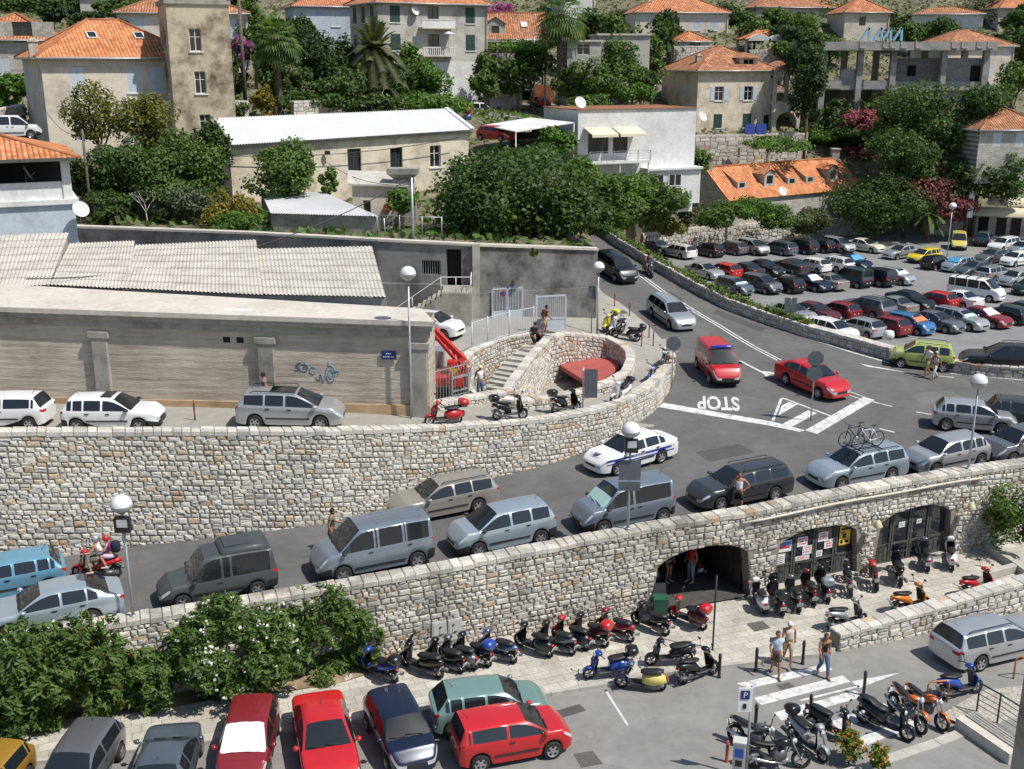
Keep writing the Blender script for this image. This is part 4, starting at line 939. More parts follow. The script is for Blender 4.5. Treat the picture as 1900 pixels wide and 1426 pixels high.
mb.quad(Vector((bk.x,bk.y,-1)),Vector((0,0,-1)),Vector((0,0,hA)),Vector((bk.x,bk.y,E.z-9.2)))
ru = Vector((C.x-A.x,C.y-A.y,0));mb.quad(Vector((u.x,u.y,-1)),Vector((ru.x,ru.y,-1)),Vector((ru.x,ru.y,C.z-9.2)),Vector((u.x,u.y,hB)))
mb.quad(Vector((ru.x,ru.y,-1)),Vector((bk.x,bk.y,-1)),Vector((bk.x,bk.y,E.z-9.2)),Vector((ru.x,ru.y,C.z-9.2)))
mb.build('wall',M_plaster,wh)
for h in holes: window(wh,P,h[0],h[1],h[2],h[3],.25,frame=M_shg if h is not holes[2] else M_wframe,sill=True)
q = MB();vs = [P(-.05,hA-.28,.25),P(Lw+.05,hB-.28,.25),P(Lw+.05,hB-.05,.25),P(-.05,hA-.05,.25),P(-.05,hA-.28,0),P(Lw+.05,hB-.28,0),P(Lw+.05,hB-.05,0),P(-.05,hA-.05,0)];q.add(vs,[(0,1,2,3),(5,4,7,6),(4,0,3,7),(1,5,6,2),(3,2,6,7),(4,5,1,0)]);q.build('cornice',M_conc,wh)
M_wroof = mat('white_metal_sheet',(.66,.67,.67),.55,var=.08,scale=.4);n_ = Vector((u.y,-u.x,0)).normalized()
rf = sheet(A-wo+n_*.5+Vector((0,0,-.02)),B-wo+n_*.5+Vector((0,0,-.02)),C-wo+Vector((0,0,.1)),E-wo+Vector((0,0,.1)),100,.04,1);rf.build('roof',M_wroof,wh)
q = MB();q.beam(B-wo+n_*.5+Vector((.1,0,.06)),C-wo+Vector((.1,0,.16)),.35,.12);q.build('roof_edge',M_wroof,wh)
q = MB();fl = P(ux_at(604),topz(0,A.y+2,292)-9.2,.35);q.box(fl.x,fl.y,fl.z,.4,.25,.3);q.build('floodlight',M_black,wh)
# -- small shed and outbuildings under it
A,B,C,E = AT(502,396,73.5),AT(704,402,72.0),AT(600,357,80),AT(483,354,81)
sh = thing('garden_shed','small concrete shed with a white sloping sheet roof above the tall wall','shed',(A.x,A.y,9.3));so = Vector((A.x,A.y,9.3));q = sheet(A-so,B-so,C-so,E-so,40,.03);q.build('roof',M_wroof,sh);q = MB()
for a,b in ((A,B),(B,C),(C,E),(E,A)): a = a-so+Vector((0,.15,-.06));b = b-so+Vector((0,.15,-.06));q.quad((a.x,a.y,-1),(b.x,b.y,-1),b,a)
q.build('wall',M_conc,sh);q = MB();q.tube([B-so+Vector((.3,-.1,-.1)),B-so+Vector((.35,-.1,-1.6))],.05,6);q.build('downpipe',M_steel,sh)
o = AT(655,392,78);H,Ps = house('outbuilding','small flat roofed outbuilding between the warehouse and the dark tree',(o.x,o.y),RAD(8),3.6,4.0,9.6,2.9,M_beige,'none',wins=[('f',1.0,.9,.5,.9,'d')],cat='shed')
q = MB();vs = [(-.3,-.3,2.9),(3.9,-.3,2.7),(3.9,4.2,3.2),(-.3,4.2,3.4)];vs += [(a,b,c+.12) for a,b,c in vs];q.add(vs,[(3,2,1,0),(4,5,6,7),(0,1,5,4),(1,2,6,5),(2,3,7,6),(3,0,4,7)]);q.build('roof',M_eternit,H);q = MB();q.box(2.4,-.12,1.0,.35,.2,.5);q.build('gas_bottle',mat('orange_red_paint',(.55,.10,.03),.5),H)
o = AT(749,352,79);ch = thing('chimney_stack','broad weathered concrete chimney with a flared cap in front of the warehouse','chimney',(o.x,o.y,9.6));q = MB();zt = topz(0,79,312)-9.6;q.box(0,0,0,1.9,1.3,zt-.75,0,0,None,.25,.15);q.build('shaft',M_conc,ch);q = MB();q.box(0,0,zt-.75,1.3,.8,.35,0,0,None,-.4,-.25);q.box(0,0,zt-.4,2.2,1.4,.4);q.build('cap',M_conc,ch)
# -- yellowish house with tower
phi = RAD(31);o = AT(74,105,90);zb = 14.0
H,Ps = house('villa','large beige house with white shutters and an orange hipped roof beside the old tower',(o.x,o.y),phi,12.0,9.5,zb,o.z-zb,M_beige,'hip',3.0,M_tile3,
 [('f',2.6,4.3,1.15,2.0,'bs'),('f',7.0,4.3,1.15,2.0,'bs'),('f',8.8,4.3,1.15,2.0,'bs'),('f',2.6,.6,1.15,2.0,'b'),('f',7.0,.6,1.15,2.0,'b'),('l',3.2,4.3,.9,2.0,'bs'),('l',6.8,4.3,.9,2.0,'bs')],ov=.5,chimney=[(-.2,1.6,1.1)],skylights=2)
for x in (2.5,6.6,8.9): acu(H,Ps['f'],x,3.1)
q = MB();obox(q,Ps['f'],0,12,o.z-zb-.75,o.z-zb-.1,0,.06);q.build('frieze',M_pink,H)
zt = topz(0,92,7);o = AT(317,130,92);tzb = 13.2;tw_ = 4.9
H,Ps = house('tower','tall square ochre tower with peeling plaster beside the beige house',(o.x,o.y),RAD(24),tw_,5.0,tzb,zt-tzb,M_ochre,'none',wins=[('f',2.1,zt-tzb-3.6,.95,1.75,'s'),('f',2.25,zt-tzb-6.9,.9,1.75,'s'),('f',2.4,zt-tzb-10.0,.9,1.45,'s'),('l',1.3,zt-tzb-3.6,.55,1.6,'s'),('l',3.3,zt-tzb-3.6,.55,1.6,'s'),('l',1.3,zt-tzb-6.9,.55,1.6,'s'),('l',3.3,zt-tzb-6.9,.55,1.6,'s')],cat='tower')
q = MB();h = zt-tzb;q.box(tw_/2,2.5,h,tw_+.3,5.3,.3);q.box(tw_/2,2.5,h+.3,tw_-.2,4.8,.25);q.build('roof',M_conc,H)
for x in (1.4,3.6): acu(H,Ps['l'],x,h-8.1)
q = MB();q.box(.8,1.2,h+.5,.9,.9,1.2);q.build('chimney',M_chim,H)
# -- apartment block
o = AT(704,130,137);zb = 17.6;zt = topz(0,137,3)
hh = zt-zb;wins = []
for k,z in enumerate((.9,4.1,7.3)):
 for x in (2.2,12.2): wins.append(('f',x,z+.3,1.3,1.9,'gs'))
 if k: wins.append(('f',7.2,z-.2,1.5,2.4,'d'))
 for x in (1.6,4.4,7.2): wins.append(('l',x,z+.3,1.1,1.9,'gs'))
H,Ps = house('apartment_house','three storey grey rendered apartment house with green shutters and two balconies',(o.x,o.y),RAD(29),14.6,9,zb,hh,M_greyw,'hip',2.6,M_tile,wins,ov=.6)
q = MB();obox(q,Ps['f'],.0,14.6,-1.5,3.1,0,.05);q.build('painted_base',M_white_w,H)
for z in (3.7,6.9):
 q = MB();obox(q,Ps['f'],5.2,9.6,z,z+.18,.0,1.2);b_ = q.build('balcony',M_concL,H);q = MB();obox(q,Ps['f'],5.2,9.6,z+1.0,z+1.12,1.05,1.2)
 if z > 5: obox(q,Ps['f'],5.2,9.6,z+.18,z+1.0,1.08,1.16)
 else: bars(q,Ps['f'],5.25,9.55,z+.18,z+1.0,1.06,16,.12)
 q.build('balustrade',M_white_w,b_)
q = MB();c = Ps['f'](8.6,6.3,1.3);q.lathe([(0,.35),(.9,0),(.85,-.05)],8,tuple(c));q.tube([c-Vector((0,0,2.2)),c+Vector((0,0,.3))],.03,5);q.build('parasol',M_white_w,H)
dish('white satellite dish on the wall of the grey apartment house',H.matrix_world @ Vector((0,0,0)) if False else Vector((o.x,o.y,zb))+Matrix.Rotation(RAD(29),3,'Z') @ Vector((4.6,-.25,8.6)),.55,.9,.3)
# -- house with stone dormer
o = AT(884,74,150);H,Ps = house('cottage','low house with an orange roof and a stone dormer behind the vine pergola',(o.x,o.y),RAD(6),9.0,8,19.6,topz(0,150,72)-19.6,M_greyw,'gable',3.4,M_tile2,[('f',2.5,.8,1.0,1.2,'d'),('f',5.6,.2,1.2,2.0,'d')],skylights=0)
h = topz(0,150,72)-19.6;q = MB();fP = facade(q,(1.2,.4),(1,0),2.6,h,h+1.9,[(.8,h+.5,1.8,h+1.6)],.15);q.quad((1.2,.4,h),(1.2,.4,h+1.9),(1.2,3.4,h+1.9),(1.2,3.4,h));q.quad((3.8,3.4,h),(3.8,3.4,h+1.9),(3.8,.4,h+1.9),(3.8,.4,h));q.add([(1.2,.4,h+1.9),(3.8,.4,h+1.9),(2.5,.4,h+2.6)],[(0,1,2)]);dm = q.build('dormer',M_block,H)
q = MB();roof_face(q,(1.0,.2,h+1.8),(1.0,3.8,h+1.8),(2.5,3.8,h+2.7),(2.5,.2,h+2.7));roof_face(q,(4.0,3.8,h+1.8),(4.0,.2,h+1.8),(2.5,.2,h+2.7),(2.5,3.8,h+2.7));q.build('dormer_roof',M_tile2,dm);window(dm,fP,.8,h+.5,1.8,h+1.6,.15,M_woodd)
q = MB();q.box(0,0,0,.8,1.0,.12);s = q.build('skylight',M_wframe,H,(6.4,1.8,h+1.75));s.rotation_euler = (math.atan2(3.4,4.45),0,0)
pg = AT(960,78,145);pe = thing('pergola','long vine covered pergola in front of the cottage with the dormer','pergola',(pg.x,pg.y,hill_z(pg.x,pg.y)))
zp = pg.z-pe.location.z
for x in (-5.5,-2.5,.5,3.5): q = MB();q.box(x,0,-1,.25,.25,zp+1);q.build('post',M_concL,pe)
for yy in (-.1,2.0): q = MB();q.box(-1,yy,zp,10,.15,.15);q.build('beam',M_concL,pe)
# -- cream villa with loggia and arch
phi = RAD(20);o = AT(1296,130,148);zb = 11.6;h = o.z-zb
H,Ps = house('villa','cream two storey villa with an orange roof, pale blue shutters and an arched porch',(o.x,o.y),phi,11.5,10,zb,h,M_plaster,'hip',3.0,M_tile2,[('f',3.2,4.2,1.3,1.8,'bos'),('f',7.6,4.2,1.3,1.8,'bos'),('f',3.2,.7,1.3,1.8,'gs'),('f',7.6,.7,1.3,1.8,'gs'),('l',7.0,4.3,1.3,1.9,'b'),('f',10.6,.2,.9,2.1,'d')],ov=.55,chimney=[(1.6,3.0,1.7),(9.5,7.5,1.5)])
q = MB();pw,pd = 4.3,3.0;hs = [(.5,-.1,3.7,2.4)]
arcn = 14
def arch_wall(q,x0,x1,zt,d0,d1,ax0,ax1,spring,rad):
 """porch front with a round arch"""
 zs = [(ax0+(ax1-ax0)*(.5-.5*math.cos(math.pi*i/arcn)),spring+rad*math.sin(math.pi*i/arcn)) for i in range(arcn+1)]
 for d,fl in ((d0,False),(d1,True)):
  def Q(a,b,c_,e_): q.quad(*( [(a[0],d,a[1]),(b[0],d,b[1]),(c_[0],d,c_[1]),(e_[0],d,e_[1])][::-1 if fl else 1]))
  Q((x0,-1),(ax0,-1),(ax0,zt),(x0,zt));Q((ax1,-1),(x1,-1),(x1,zt),(ax1,zt))
  for (xa,za),(xb,zb_) in zip(zs,zs[1:]): Q((xa,za),(xb,zb_),(xb,zt),(xa,zt))
 for (xa,za),(xb,zb_) in zip([(ax0,-1)]+zs,zs+[(ax1,-1)]): q.quad((xa,d0,za),(xa,d1,za),(xb,d1,zb_),(xb,d0,zb_))
 q.quad((x1,d0,-1),(x1,d1,-1),(x1,d1,zt),(x1,d0,zt));q.quad((x0,d1,-1),(x0,d0,-1),(x0,d0,zt),(x0,d1,zt));q.quad((x0,d0,zt),(x1,d0,zt),(x1,d1,zt),(x0,d1,zt))
x0 = 11.5-.6;arch_wall(q,x0,x0+pw,4.0,-1.0,-.6,x0+.6,x0+pw-.5,1.3,1.35)
q.box(x0+pw/2,.9,3.7,pw,3.2,.3);q.box(x0+pw-.2,1.0,-1,.4,3.2,5.0)
for xx in (x0+.25,x0+pw-.25): q.box(xx,-.75,4.0,.4,.4,h-4.2)
q.box(x0+pw-.25,2.3,4.0,.4,.4,h-4.2);q.box(x0+pw/2,.8,h-.25,pw+.2,3.8,.25);pc = q.build('porch',M_plaster,H)
q = MB();zz = h;a,b,c_,d_ = (x0-.3,-1.5,zz),(x0+pw+.4,-1.5,zz),(x0+pw+.4,3.2,zz),(x0-.3,3.2,zz);R1 = (x0+pw*.45,1.0,zz+1.1);R2 = (x0+pw*.45,2.2,zz+1.1);roof_face(q,a,b,R1);roof_face(q,b,c_,R2,R1);roof_face(q,d_,a,R1,R2);roof_face(q,c_,d_,R2);q.build('porch_roof',M_tile2,pc)
q = MB();dx,dz = 6.6,h+1.0;fP = facade(q,(dx,.8),(1,0),2.6,h,h+1.55,[(.5,h+.45,2.1,h+1.35)],.12);q.quad((dx,.8,h),(dx,.8,h+1.5),(dx,3.6,h+1.5),(dx,3.6,h));q.quad((dx+2.6,3.6,h),(dx+2.6,3.6,h+1.5),(dx+2.6,.8,h+1.5),(dx+2.6,.8,h));dm = q.build('dormer',M_plaster,H);window(dm,fP,.5,h+.45,2.1,h+1.35,.12)
q = MB();a,b,c_,d_ = (dx-.4,.4,h+1.5),(dx+3,.4,h+1.5),(dx+3,4.2,h+1.5),(dx-.4,4.2,h+1.5);R1,R2 = (dx+1.3,1.8,h+2.2),(dx+1.3,4.0,h+2.2);roof_face(q,a,b,R1);roof_face(q,b,c_,R2,R1);roof_face(q,d_,a,R1,R2);q.build('dormer_roof',M_tile2,dm)
acu(H,Ps['f'],10.9,h-1.2)
def loc2w(Hh,v): return Vector(Hh.location)+Matrix.Rotation(Hh.rotation_euler.z,3,'Z') @ Vector(v)
dish('white satellite dish on the right corner of the cream villa',loc2w(H,(x0+pw-.9,-1.2,4.2)),.65,.4,.6);dish('white satellite dish on the left corner of the cream villa',loc2w(H,(.2,-1.0,1.4)),.7,.7,.9)
# terrace of the villa with railing and blue towels
o_ = AT(1480,248,142);wv_ = StoneWall([(*G(1290,262,11.2)[:2],8,11.9),(*AT(1500,245,146)[:2],8,11.9)]);wv_.make('terrace_wall','pale stone terrace wall in front of the cream villa',M_stB,thick=.4,h=.5,lmin=.6,lmax=1.4,coping=.3,seed=33)
# -- white house with terrace and awnings
o = AT(1073,205,108);zb = 8.6;h = topz(0,108,205)-zb;u_ = AT(1293,191,113)-o;Ww = math.hypot(u_.x,u_.y);phi = math.atan2(u_.y,u_.x)
H,Ps = house('white_house','white modern house with a railed balcony under two cream awnings',(o.x,o.y),phi,Ww,8,zb,h,M_white_w,'none',wins=[('f',2.2,3.6,2.2,1.9,'d'),('f',4.6,3.6,1.6,1.9,'d'),('f',8.0,.0,1.0,1.5,''),('f',9.6,.0,1.0,1.5,'')])
q = MB();q.box(Ww/2,4,h,Ww+.3,8.3,.07);q.build('roof',M_tile2,H);q = MB();obox(q,Ps['f'],.3,6.9,2.75,2.95,0,2.0);bal = q.build('balcony',M_white_w,H)
q = MB()
for z in (3.15,3.4,3.65,3.9): obox(q,Ps['f'],.3,6.9,z,z+.04,1.92,1.96)
for x in (.3,1.6,2.9,4.2,5.5,6.86): obox(q,Ps['f'],x,x+.05,2.95,3.95,1.9,1.98)
q.build('railing',M_steel,bal);M_awn = mat('cream_awning',(.66,.60,.44),.8,var=.08)
for x in (.6,3.6): q = MB();q.quad(Ps['f'](x,5.5,1.9),Ps['f'](x+2.8,5.5,1.9),Ps['f'](x+2.8,6.1,.05),Ps['f'](x,6.1,.05));q.quad(Ps['f'](x,5.25,1.92),Ps['f'](x+2.8,5.25,1.92),Ps['f'](x+2.8,5.5,1.9),Ps['f'](x,5.5,1.9));q.build('awning',M_awn,H)
q = MB();obox(q,Ps['f'],6.9,Ww,-1.5,1.9,0,1.3);obox(q,Ps['f'],6.9,Ww+.1,1.9,2.1,0,1.6);q.build('extension',M_white_w,H)
for x in (8.1,10.1):
 Pq = lambda a,z,d=0: Ps['f'](a,z,d+1.32);q = MB();obox(q,Pq,x-.75,x+.75,.3,1.5,-.01,.04);f = q.build('window',M_wframe,H);q = MB();obox(q,Pq,x-.66,x-.04,.38,1.42,.04,.045);obox(q,Pq,x+.04,x+.66,.38,1.42,.04,.045);q.build('pane',M_glass,f)
for x in (.4,3.6,6.7): q = MB();obox(q,Ps['f'],x,x+.1,-1.5,2.75,1.8,1.9);q.build('pillar',M_white_w,H)
dish('large white satellite dish on the flat roof of the white house',loc2w(H,(.5,.8,h+.15)),.6,.5,.5)
A,B,C,E = AT(900,236,103),AT(1062,229,107),AT(1000,221,113),AT(960,247,100)
A,B,C,E = AT(957,246,100),AT(1065,229,106),AT(985,220,114),AT(898,234,108)
cn = thing('canopy','white sheet carport canopy left of the white house','canopy',(A.x,A.y,9));co = Vector((A.x,A.y,9));q = MB();vs = [p-co for p in (A,B,C,E)];q.add(vs+[v+Vector((0,0,.08)) for v in vs],[(3,2,1,0),(4,5,6,7),(0,1,5,4),(1,2,6,5),(2,3,7,6),(3,0,4,7)]);q.build('canopy_sheet',M_white_w,cn)
for p in (A,B,C,E): q = MB();v = p-co;q.tube([(v.x,v.y+.05,-2),(v.x,v.y+.05,v.z)],.05,6);q.build('post',M_steel,cn)
# -- long stone barn
A,B = AT(1353,370,128),AT(1548,343,139);C,E = AT(1572,292,144),AT(1308,313,134)
zb = 1.5;bn = thing('stone_barn','long low stone house with a bright orange roof and small dormers behind the car park','house',(A.x,A.y,zb));bo = Vector((A.x,A.y,zb));B2 = AT(1598,322,141)
mb = MB();u = B2-A;uxy = Vector((u.x,u.y,0));Lb = uxy.length;e_ = uxy.normalized();n_ = Vector((-e_.y,e_.x,0));wd = 8.0
a0,b0 = Vector((0,0,0)),uxy;c0,d0 = uxy+n_*wd,n_*wd;ez = A.z-zb;rz_ = (E.z-zb+C.z-zb)/2
facade(mb,(0,0),e_,Lb,-2,ez-.02);facade(mb,(d0.x,d0.y),-n_,wd,-2,ez-.02);facade(mb,(b0.x,b0.y),n_,wd,-2,ez-.02);facade(mb,(c0.x,c0.y),-e_,Lb,-2,ez-.02)
m1 = n_*wd/2+Vector((0,0,rz_));m2 = m1+uxy;mb.add([d0+Vector((0,0,ez)),a0+Vector((0,0,ez)),m1],[(0,1,2)]);mb.add([b0+Vector((0,0,ez)),c0+Vector((0,0,ez)),m2],[(0,1,2)]);mb.build('wall',M_block,bn)
q = MB();ov = .35;fe_ = lambda p: p-e_*ov;ge = lambda p: p+e_*ov;sl = (rz_-ez)/(wd/2);f1 = -n_*ov-Vector((0,0,sl*ov));b1 = n_*ov-Vector((0,0,sl*ov));up = Vector((0,0,.12))
roof_face(q,fe_(a0+Vector((0,0,ez)))+f1+up,ge(b0+Vector((0,0,ez)))+f1+up,ge(m2)+up,fe_(m1)+up);roof_face(q,ge(c0+Vector((0,0,ez)))+b1+up,fe_(d0+Vector((0,0,ez)))+b1+up,fe_(m1)+up,ge(m2)+up);q.tube([fe_(m1)+up*1.2,ge(m2)+up*1.2],.13,6);rf = q.build('roof',M_tile3,bn)
for k,(fx,kind) in enumerate(((.13,0),(.33,1),(.50,0),(.64,0),(.82,1),(.93,0))):
 base = a0+uxy*fx+n_*1.0+Vector((0,0,ez+sl*1.0+.1));q = MB();w_,hh_ = (.75,.8) if kind == 0 else (.9,1.5);l_ = hh_/sl if kind == 0 else hh_/sl*.95
 p1,p2 = base-e_*w_,base+e_*w_;t1,t2 = p1+Vector((0,0,hh_)),p2+Vector((0,0,hh_))
 if kind == 0:    # wedge dormer: lower slope than the roof
  up_ = n_*(wd/2-1.4)+Vector((0,0,sl*(wd/2-1.4)+.02));q.add([p1,t1,p1+up_],[(0,1,2)],1);q.add([p2,p2+up_,t2],[(0,1,2)],1);q.quad(p1,p2,t2,t1,1);roof_face(q,t1-e_*.15,t2+e_*.15,p2+up_+e_*.15,p1+up_-e_*.15)
 else:
  up_ = n_*(hh_/sl+.2)+Vector((0,0,0));q.add([p1,t1,t1+up_,p1+n_*.02],[(0,1,2,3)],1);q.add([p2,p2+n_*.02,t2+up_,t2],[(0,1,2,3)],1);q.quad(p1,p2,t2,t1,1);mid = Vector((0,0,.55));mm = (t1+t2)/2+mid
  roof_face(q,t1-e_*.25-n_*.2,t1-e_*.25+up_,mm+up_*1.35,mm-n_*.2);roof_face(q,t2+e_*.25+up_,t2+e_*.25-n_*.2,mm-n_*.2,mm+up_*1.35);q.add([t1,t2,mm],[(0,1,2)],1)
 dm = q.build('dormer',[M_tile3,M_block],rf);q = MB();dn = -n_*.02;k1,k2 = p1.lerp(p2,.22),p1.lerp(p2,.78);q.quad(k1+dn+Vector((0,0,hh_*.25)),k2+dn+Vector((0,0,hh_*.25)),k2+dn+Vector((0,0,hh_*.85)),k1+dn+Vector((0,0,hh_*.85)));q.build('pane',M_glass,dm)
for p in (m1+e_*.3,m2-e_*.4): q = MB();q.box(p.x,p.y,p.z-.3,.9,.9,1.5);q.box(p.x,p.y,p.z+1.2,1.15,1.15,.15);q.build('chimney',M_block,rf)
# -- unfinished concrete frame
M_rawc = wall_mat('raw_concrete',(.40,.39,.37),.5,.5);Yf = 151.5
fr = thing('unfinished_building','unfinished concrete building frame with bare columns and slabs on the hill','building',tuple(AT(1530,225,Yf)));fo = Vector(fr.location)
def fpt(u,v,dy=0): return AT(u,v,Yf+dy)-fo
zt,zt2 = fpt(1500,78).z,fpt(1500,94).z;zm,zm2 = fpt(1500,152).z,fpt(1500,168).z
xL,xR = fpt(1500,90).x,fpt(1845,90).x
q = MB();q.box((xL+xR)/2,4,zt2,xR-xL,10,zt-zt2);q.build('roof_slab',M_rawc,fr);x2 = fpt(1524,160).x;q = MB();q.box((x2+xR)/2,4.6,zm2,xR-x2,8.6,zm-zm2);q.build('floor_slab',M_rawc,fr)
for k,uu in enumerate((1530,1598,1660,1754,1832)):
 for yy in (.3,7.5): q = MB();q.box(fpt(uu,100).x,yy,-4,.75,.75,zt2+4);q.build('column',M_rawc,fr)
for (ua,ub,va,vb,yy) in ((1526,1560,149,165,.2),(1560,1594,129,167,.4),(1602,1660,150,166,.2),(1663,1750,108,170,3.4),(1758,1828,108,190,1.2)):
 a,b = fpt(ua,va,yy),fpt(ub,vb,yy);q = MB();q.box((a.x+b.x)/2,yy,b.z,b.x-a.x,.25,a.z-b.z);q.build('block_wall',M_cblock if ua > 1600 else M_rawc,fr)
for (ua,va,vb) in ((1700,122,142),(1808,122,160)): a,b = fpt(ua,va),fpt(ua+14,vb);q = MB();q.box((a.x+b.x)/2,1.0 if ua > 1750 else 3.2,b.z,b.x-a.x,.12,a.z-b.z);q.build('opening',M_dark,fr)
q = MB();a,b = fpt(1528,170),fpt(1840,230);q.box((a.x+b.x)/2,8.6,-4,b.x-a.x,.3,zm2+4);q.build('rear_wall',M_rawc,fr)
M_lblue = mat('light_blue_steel',(.25,.42,.52),.6)
for k,uu in enumerate((1605,1628,1645,1665)): q = MB();a,b = fpt(uu-8,76,2),fpt(uu+8,52,2);q.beam(a,b,.3,.3);q.beam((b.x,b.y,b.z),(b.x+.1,b.y,a.z),.3,.3);q.build('steel_prop',M_lblue,fr)
for k,uu in enumerate((1592,1635,1648,1668,1695,1762,1780,1808,1828)): q = MB();a,b = fpt(uu,79),fpt(uu+9,90);t = .09;q.box((a.x+b.x)/2,-1.05,b.z,.8,.05,t);q.box(a.x,-1.05,b.z,t,.05,a.z-b.z+.3);q.build('slab_edge_frame',M_concL,fr)
# -- terrace house at lower left
zf = topz(0,68,372);o = Vector((-45,67.0,0));zr = topz(0,68,291);xr = AT(133,330,68).x
th = thing('terrace_house','white house end with a covered terrace and an orange tiled roof at the left edge','house',(xr,68,9.5),RAD(25));q = MB();h1,h2 = zf-9.5,zr-9.5
q.box(-8,5,-1.5,16,10,h1+1.3);q.build('lower_wall',M_blue_w,th);q = MB();q.box(-8,5,h1-.2,16.5,10.4,.3);q.build('terrace_slab',M_white_w,th)
for x in (-.3,-4.3,-9): q = MB();q.box(x,.3,h1+.1,.5,.5,h2-h1-.1);q.build('pillar',M_white_w,th)
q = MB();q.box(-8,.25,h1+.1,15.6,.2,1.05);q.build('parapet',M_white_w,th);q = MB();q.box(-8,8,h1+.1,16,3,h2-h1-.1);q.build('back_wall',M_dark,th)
q = MB();a,b,c_,d_ = (-17,-.7,h2),(.5,-.7,h2),(.5,10.5,h2),(-17,10.5,h2);rr = 1.5;R1,R2 = (-12,5,h2+rr),(-5,5,h2+rr);roof_face(q,a,b,R2,R1);roof_face(q,b,c_,R2);roof_face(q,c_,d_,R1,R2);q.add([(a[0],a[1],a[2]-.2),(b[0],b[1],b[2]-.2),(c_[0],c_[1],c_[2]-.2),(d_[0],d_[1],d_[2]-.2),a,b,c_,d_],[(3,2,1,0),(0,1,5,4),(1,2,6,5),(2,3,7,6)],1);q.tube([b,R2],.13,6);q.build('roof',[M_tile3,M_woodd],th)
dish('white satellite dish on a mast beside the terrace house',AT(150,412,67.5),.52,.8,.75);dish('white satellite dish on the balcony inside the covered terrace',Vector((xr-3.2,68.9,zf+.1)),.5,2.0,1.4)
# -- further houses up the slope
def far_house(label,u,v0,vtop,y,wpx,dep,rz,wallm,rise,tile,wins,ov=.4,roof='hip',**k):
 o = AT(u,v0,y);h = topz(0,y,vtop)-o.z;s = F/(y*1.02);W_ = wpx/s/max(.5,math.cos(rz-math.atan2(o.x,y)*-1 if False else rz))
 return house('hillside_house',label,(o.x,o.y),rz,W_,dep,o.z,h,wallm,roof,rise,tile,wins,ov,**k)
far_house('stone house with a wooden balcony under an orange roof at the top left edge',-60,158,72,112,150,9,RAD(12),M_block,2.6,M_tile,[('f',3.5,.9,1.2,1.6,'bs'),('f',6.0,.9,1.2,1.6,'bs'),('f',2.6,4.0,1.8,1.9,'d'),('f',5.6,4.0,1.8,1.9,'d')])
far_house('pale house between the tower and the tall cypress with a weathered roof',222,92,22,128,215,9,RAD(12),M_pink,2.0,M_tile2,[('f',12.6,1.3,1.2,2.0,'bs'),('f',2.2,1.3,1.2,2.0,'bs')])
far_house('light blue house with an orange roof left of the grey apartment house',548,85,10,150,120,9,RAD(18),M_blue_w,2.2,M_tile,[('f',2.2,2.4,1.1,2.0,'bs'),('f',5.4,2.4,1.1,2.0,'bs')])
far_house('grey house wall at the very top left behind the trees',150,25,-14,160,70,8,RAD(10),M_greyw,2,M_tile,[('f',3,1,1.1,1.6,'bs')])
far_house('white modern block high up beside the palm',1040,28,-30,190,60,8,RAD(10),M_white_w,2,M_tile,[('f',2,2,1.2,1.4,'d')])
H,Ps = far_house('wide pale house with a hip roof and a dark loggia on the hill',1178,72,22,186,165,10,RAD(8),M_pink,2.6,M_tile,[('f',5.2,1.2,4.2,2.1,'d'),('f',10.2,1.3,1.2,1.7,'bs'),('f',13.0,1.3,1.2,1.7,'bs')],chimney=[(3,3,1.6)])
far_house('grey stone house with a long orange roof at the top of the hill',1402,50,12,200,165,9,RAD(14),M_greyw,2.0,M_tile2,[('f',8.5,.8,1.6,1.7,'d'),('f',13,.8,1.2,1.7,'bs')])
far_house('small pale house with a hip roof behind the concrete frame',1566,55,22,190,80,8,RAD(5),M_beige,2.4,M_tile,[('f',3,.6,1.1,1.4,'d')])
far_house('white house with a flat roof line above the concrete frame',1690,70,26,190,110,8,RAD(-15),M_white_w,1.2,M_tile2,[('f',4,.8,1.2,1.4,'d')])
far_house('pale stone house with blue shutters right behind the concrete frame',1752,160,84,162,130,9,RAD(14),M_beige,2.2,M_tile2,[('f',7.0,1.0,1.1,1.9,'b'),('f',9.6,1.0,1.1,1.9,'b'),('f',7.0,4.0,1.1,1.6,'b'),('f',9.6,4.0,1.1,1.6,'b')])
far_house('stone house with a weathered red roof and white shutters at the right edge',1812,300,240,128,130,9,RAD(8),M_block,2.6,M_tile2,[('f',2.2,1.6,1.0,1.6,'b'),('f',5.0,1.6,1.0,1.6,'b')])
far_house('orange roofed house in the top right corner',1850,60,14,200,100,8,RAD(5),M_beige,2.4,M_tile,[('f',3,1,1.2,1.4,'d')])
far_house('small white house with an orange roof just above the cream villa',1258,100,76,168,56,6,RAD(8),M_white_w,1.4,M_tile,[('f',2.5,.4,1.6,1.2,'d')])
far_house('low stone block with white window frames beside the tall palm',1052,118,78,140,60,6,RAD(8),M_block,.8,M_tile2,[('f',2.0,1.0,1.6,1.3,'')],roof='flat')
far_house('long pale retaining house with railing right of the palm',1110,118,66,147,90,7,RAD(5),M_greyw,.8,M_tile2,[('f',2.5,1.2,1.8,1.2,'d')],roof='flat')
for u0,v0,y,lab in ((1382,98,172,'small open tiled pavilion right of the wide pale house'),):
 o = AT(u0,v0,y);zz = topz(0,y,72)-o.z;pv_ = thing('pavilion',lab,'pavilion',tuple(o),RAD(5));q = hip_roof(7,5,zz,1.3,.4);q.build('roof',[M_tile,M_woodd],pv_)
 for x,yy in ((.2,.2),(6.8,.2),(.2,4.8),(6.8,4.8)): q = MB();q.box(x,yy,-.5,.3,.3,zz+.4);q.build('pillar',M_beige,pv_)
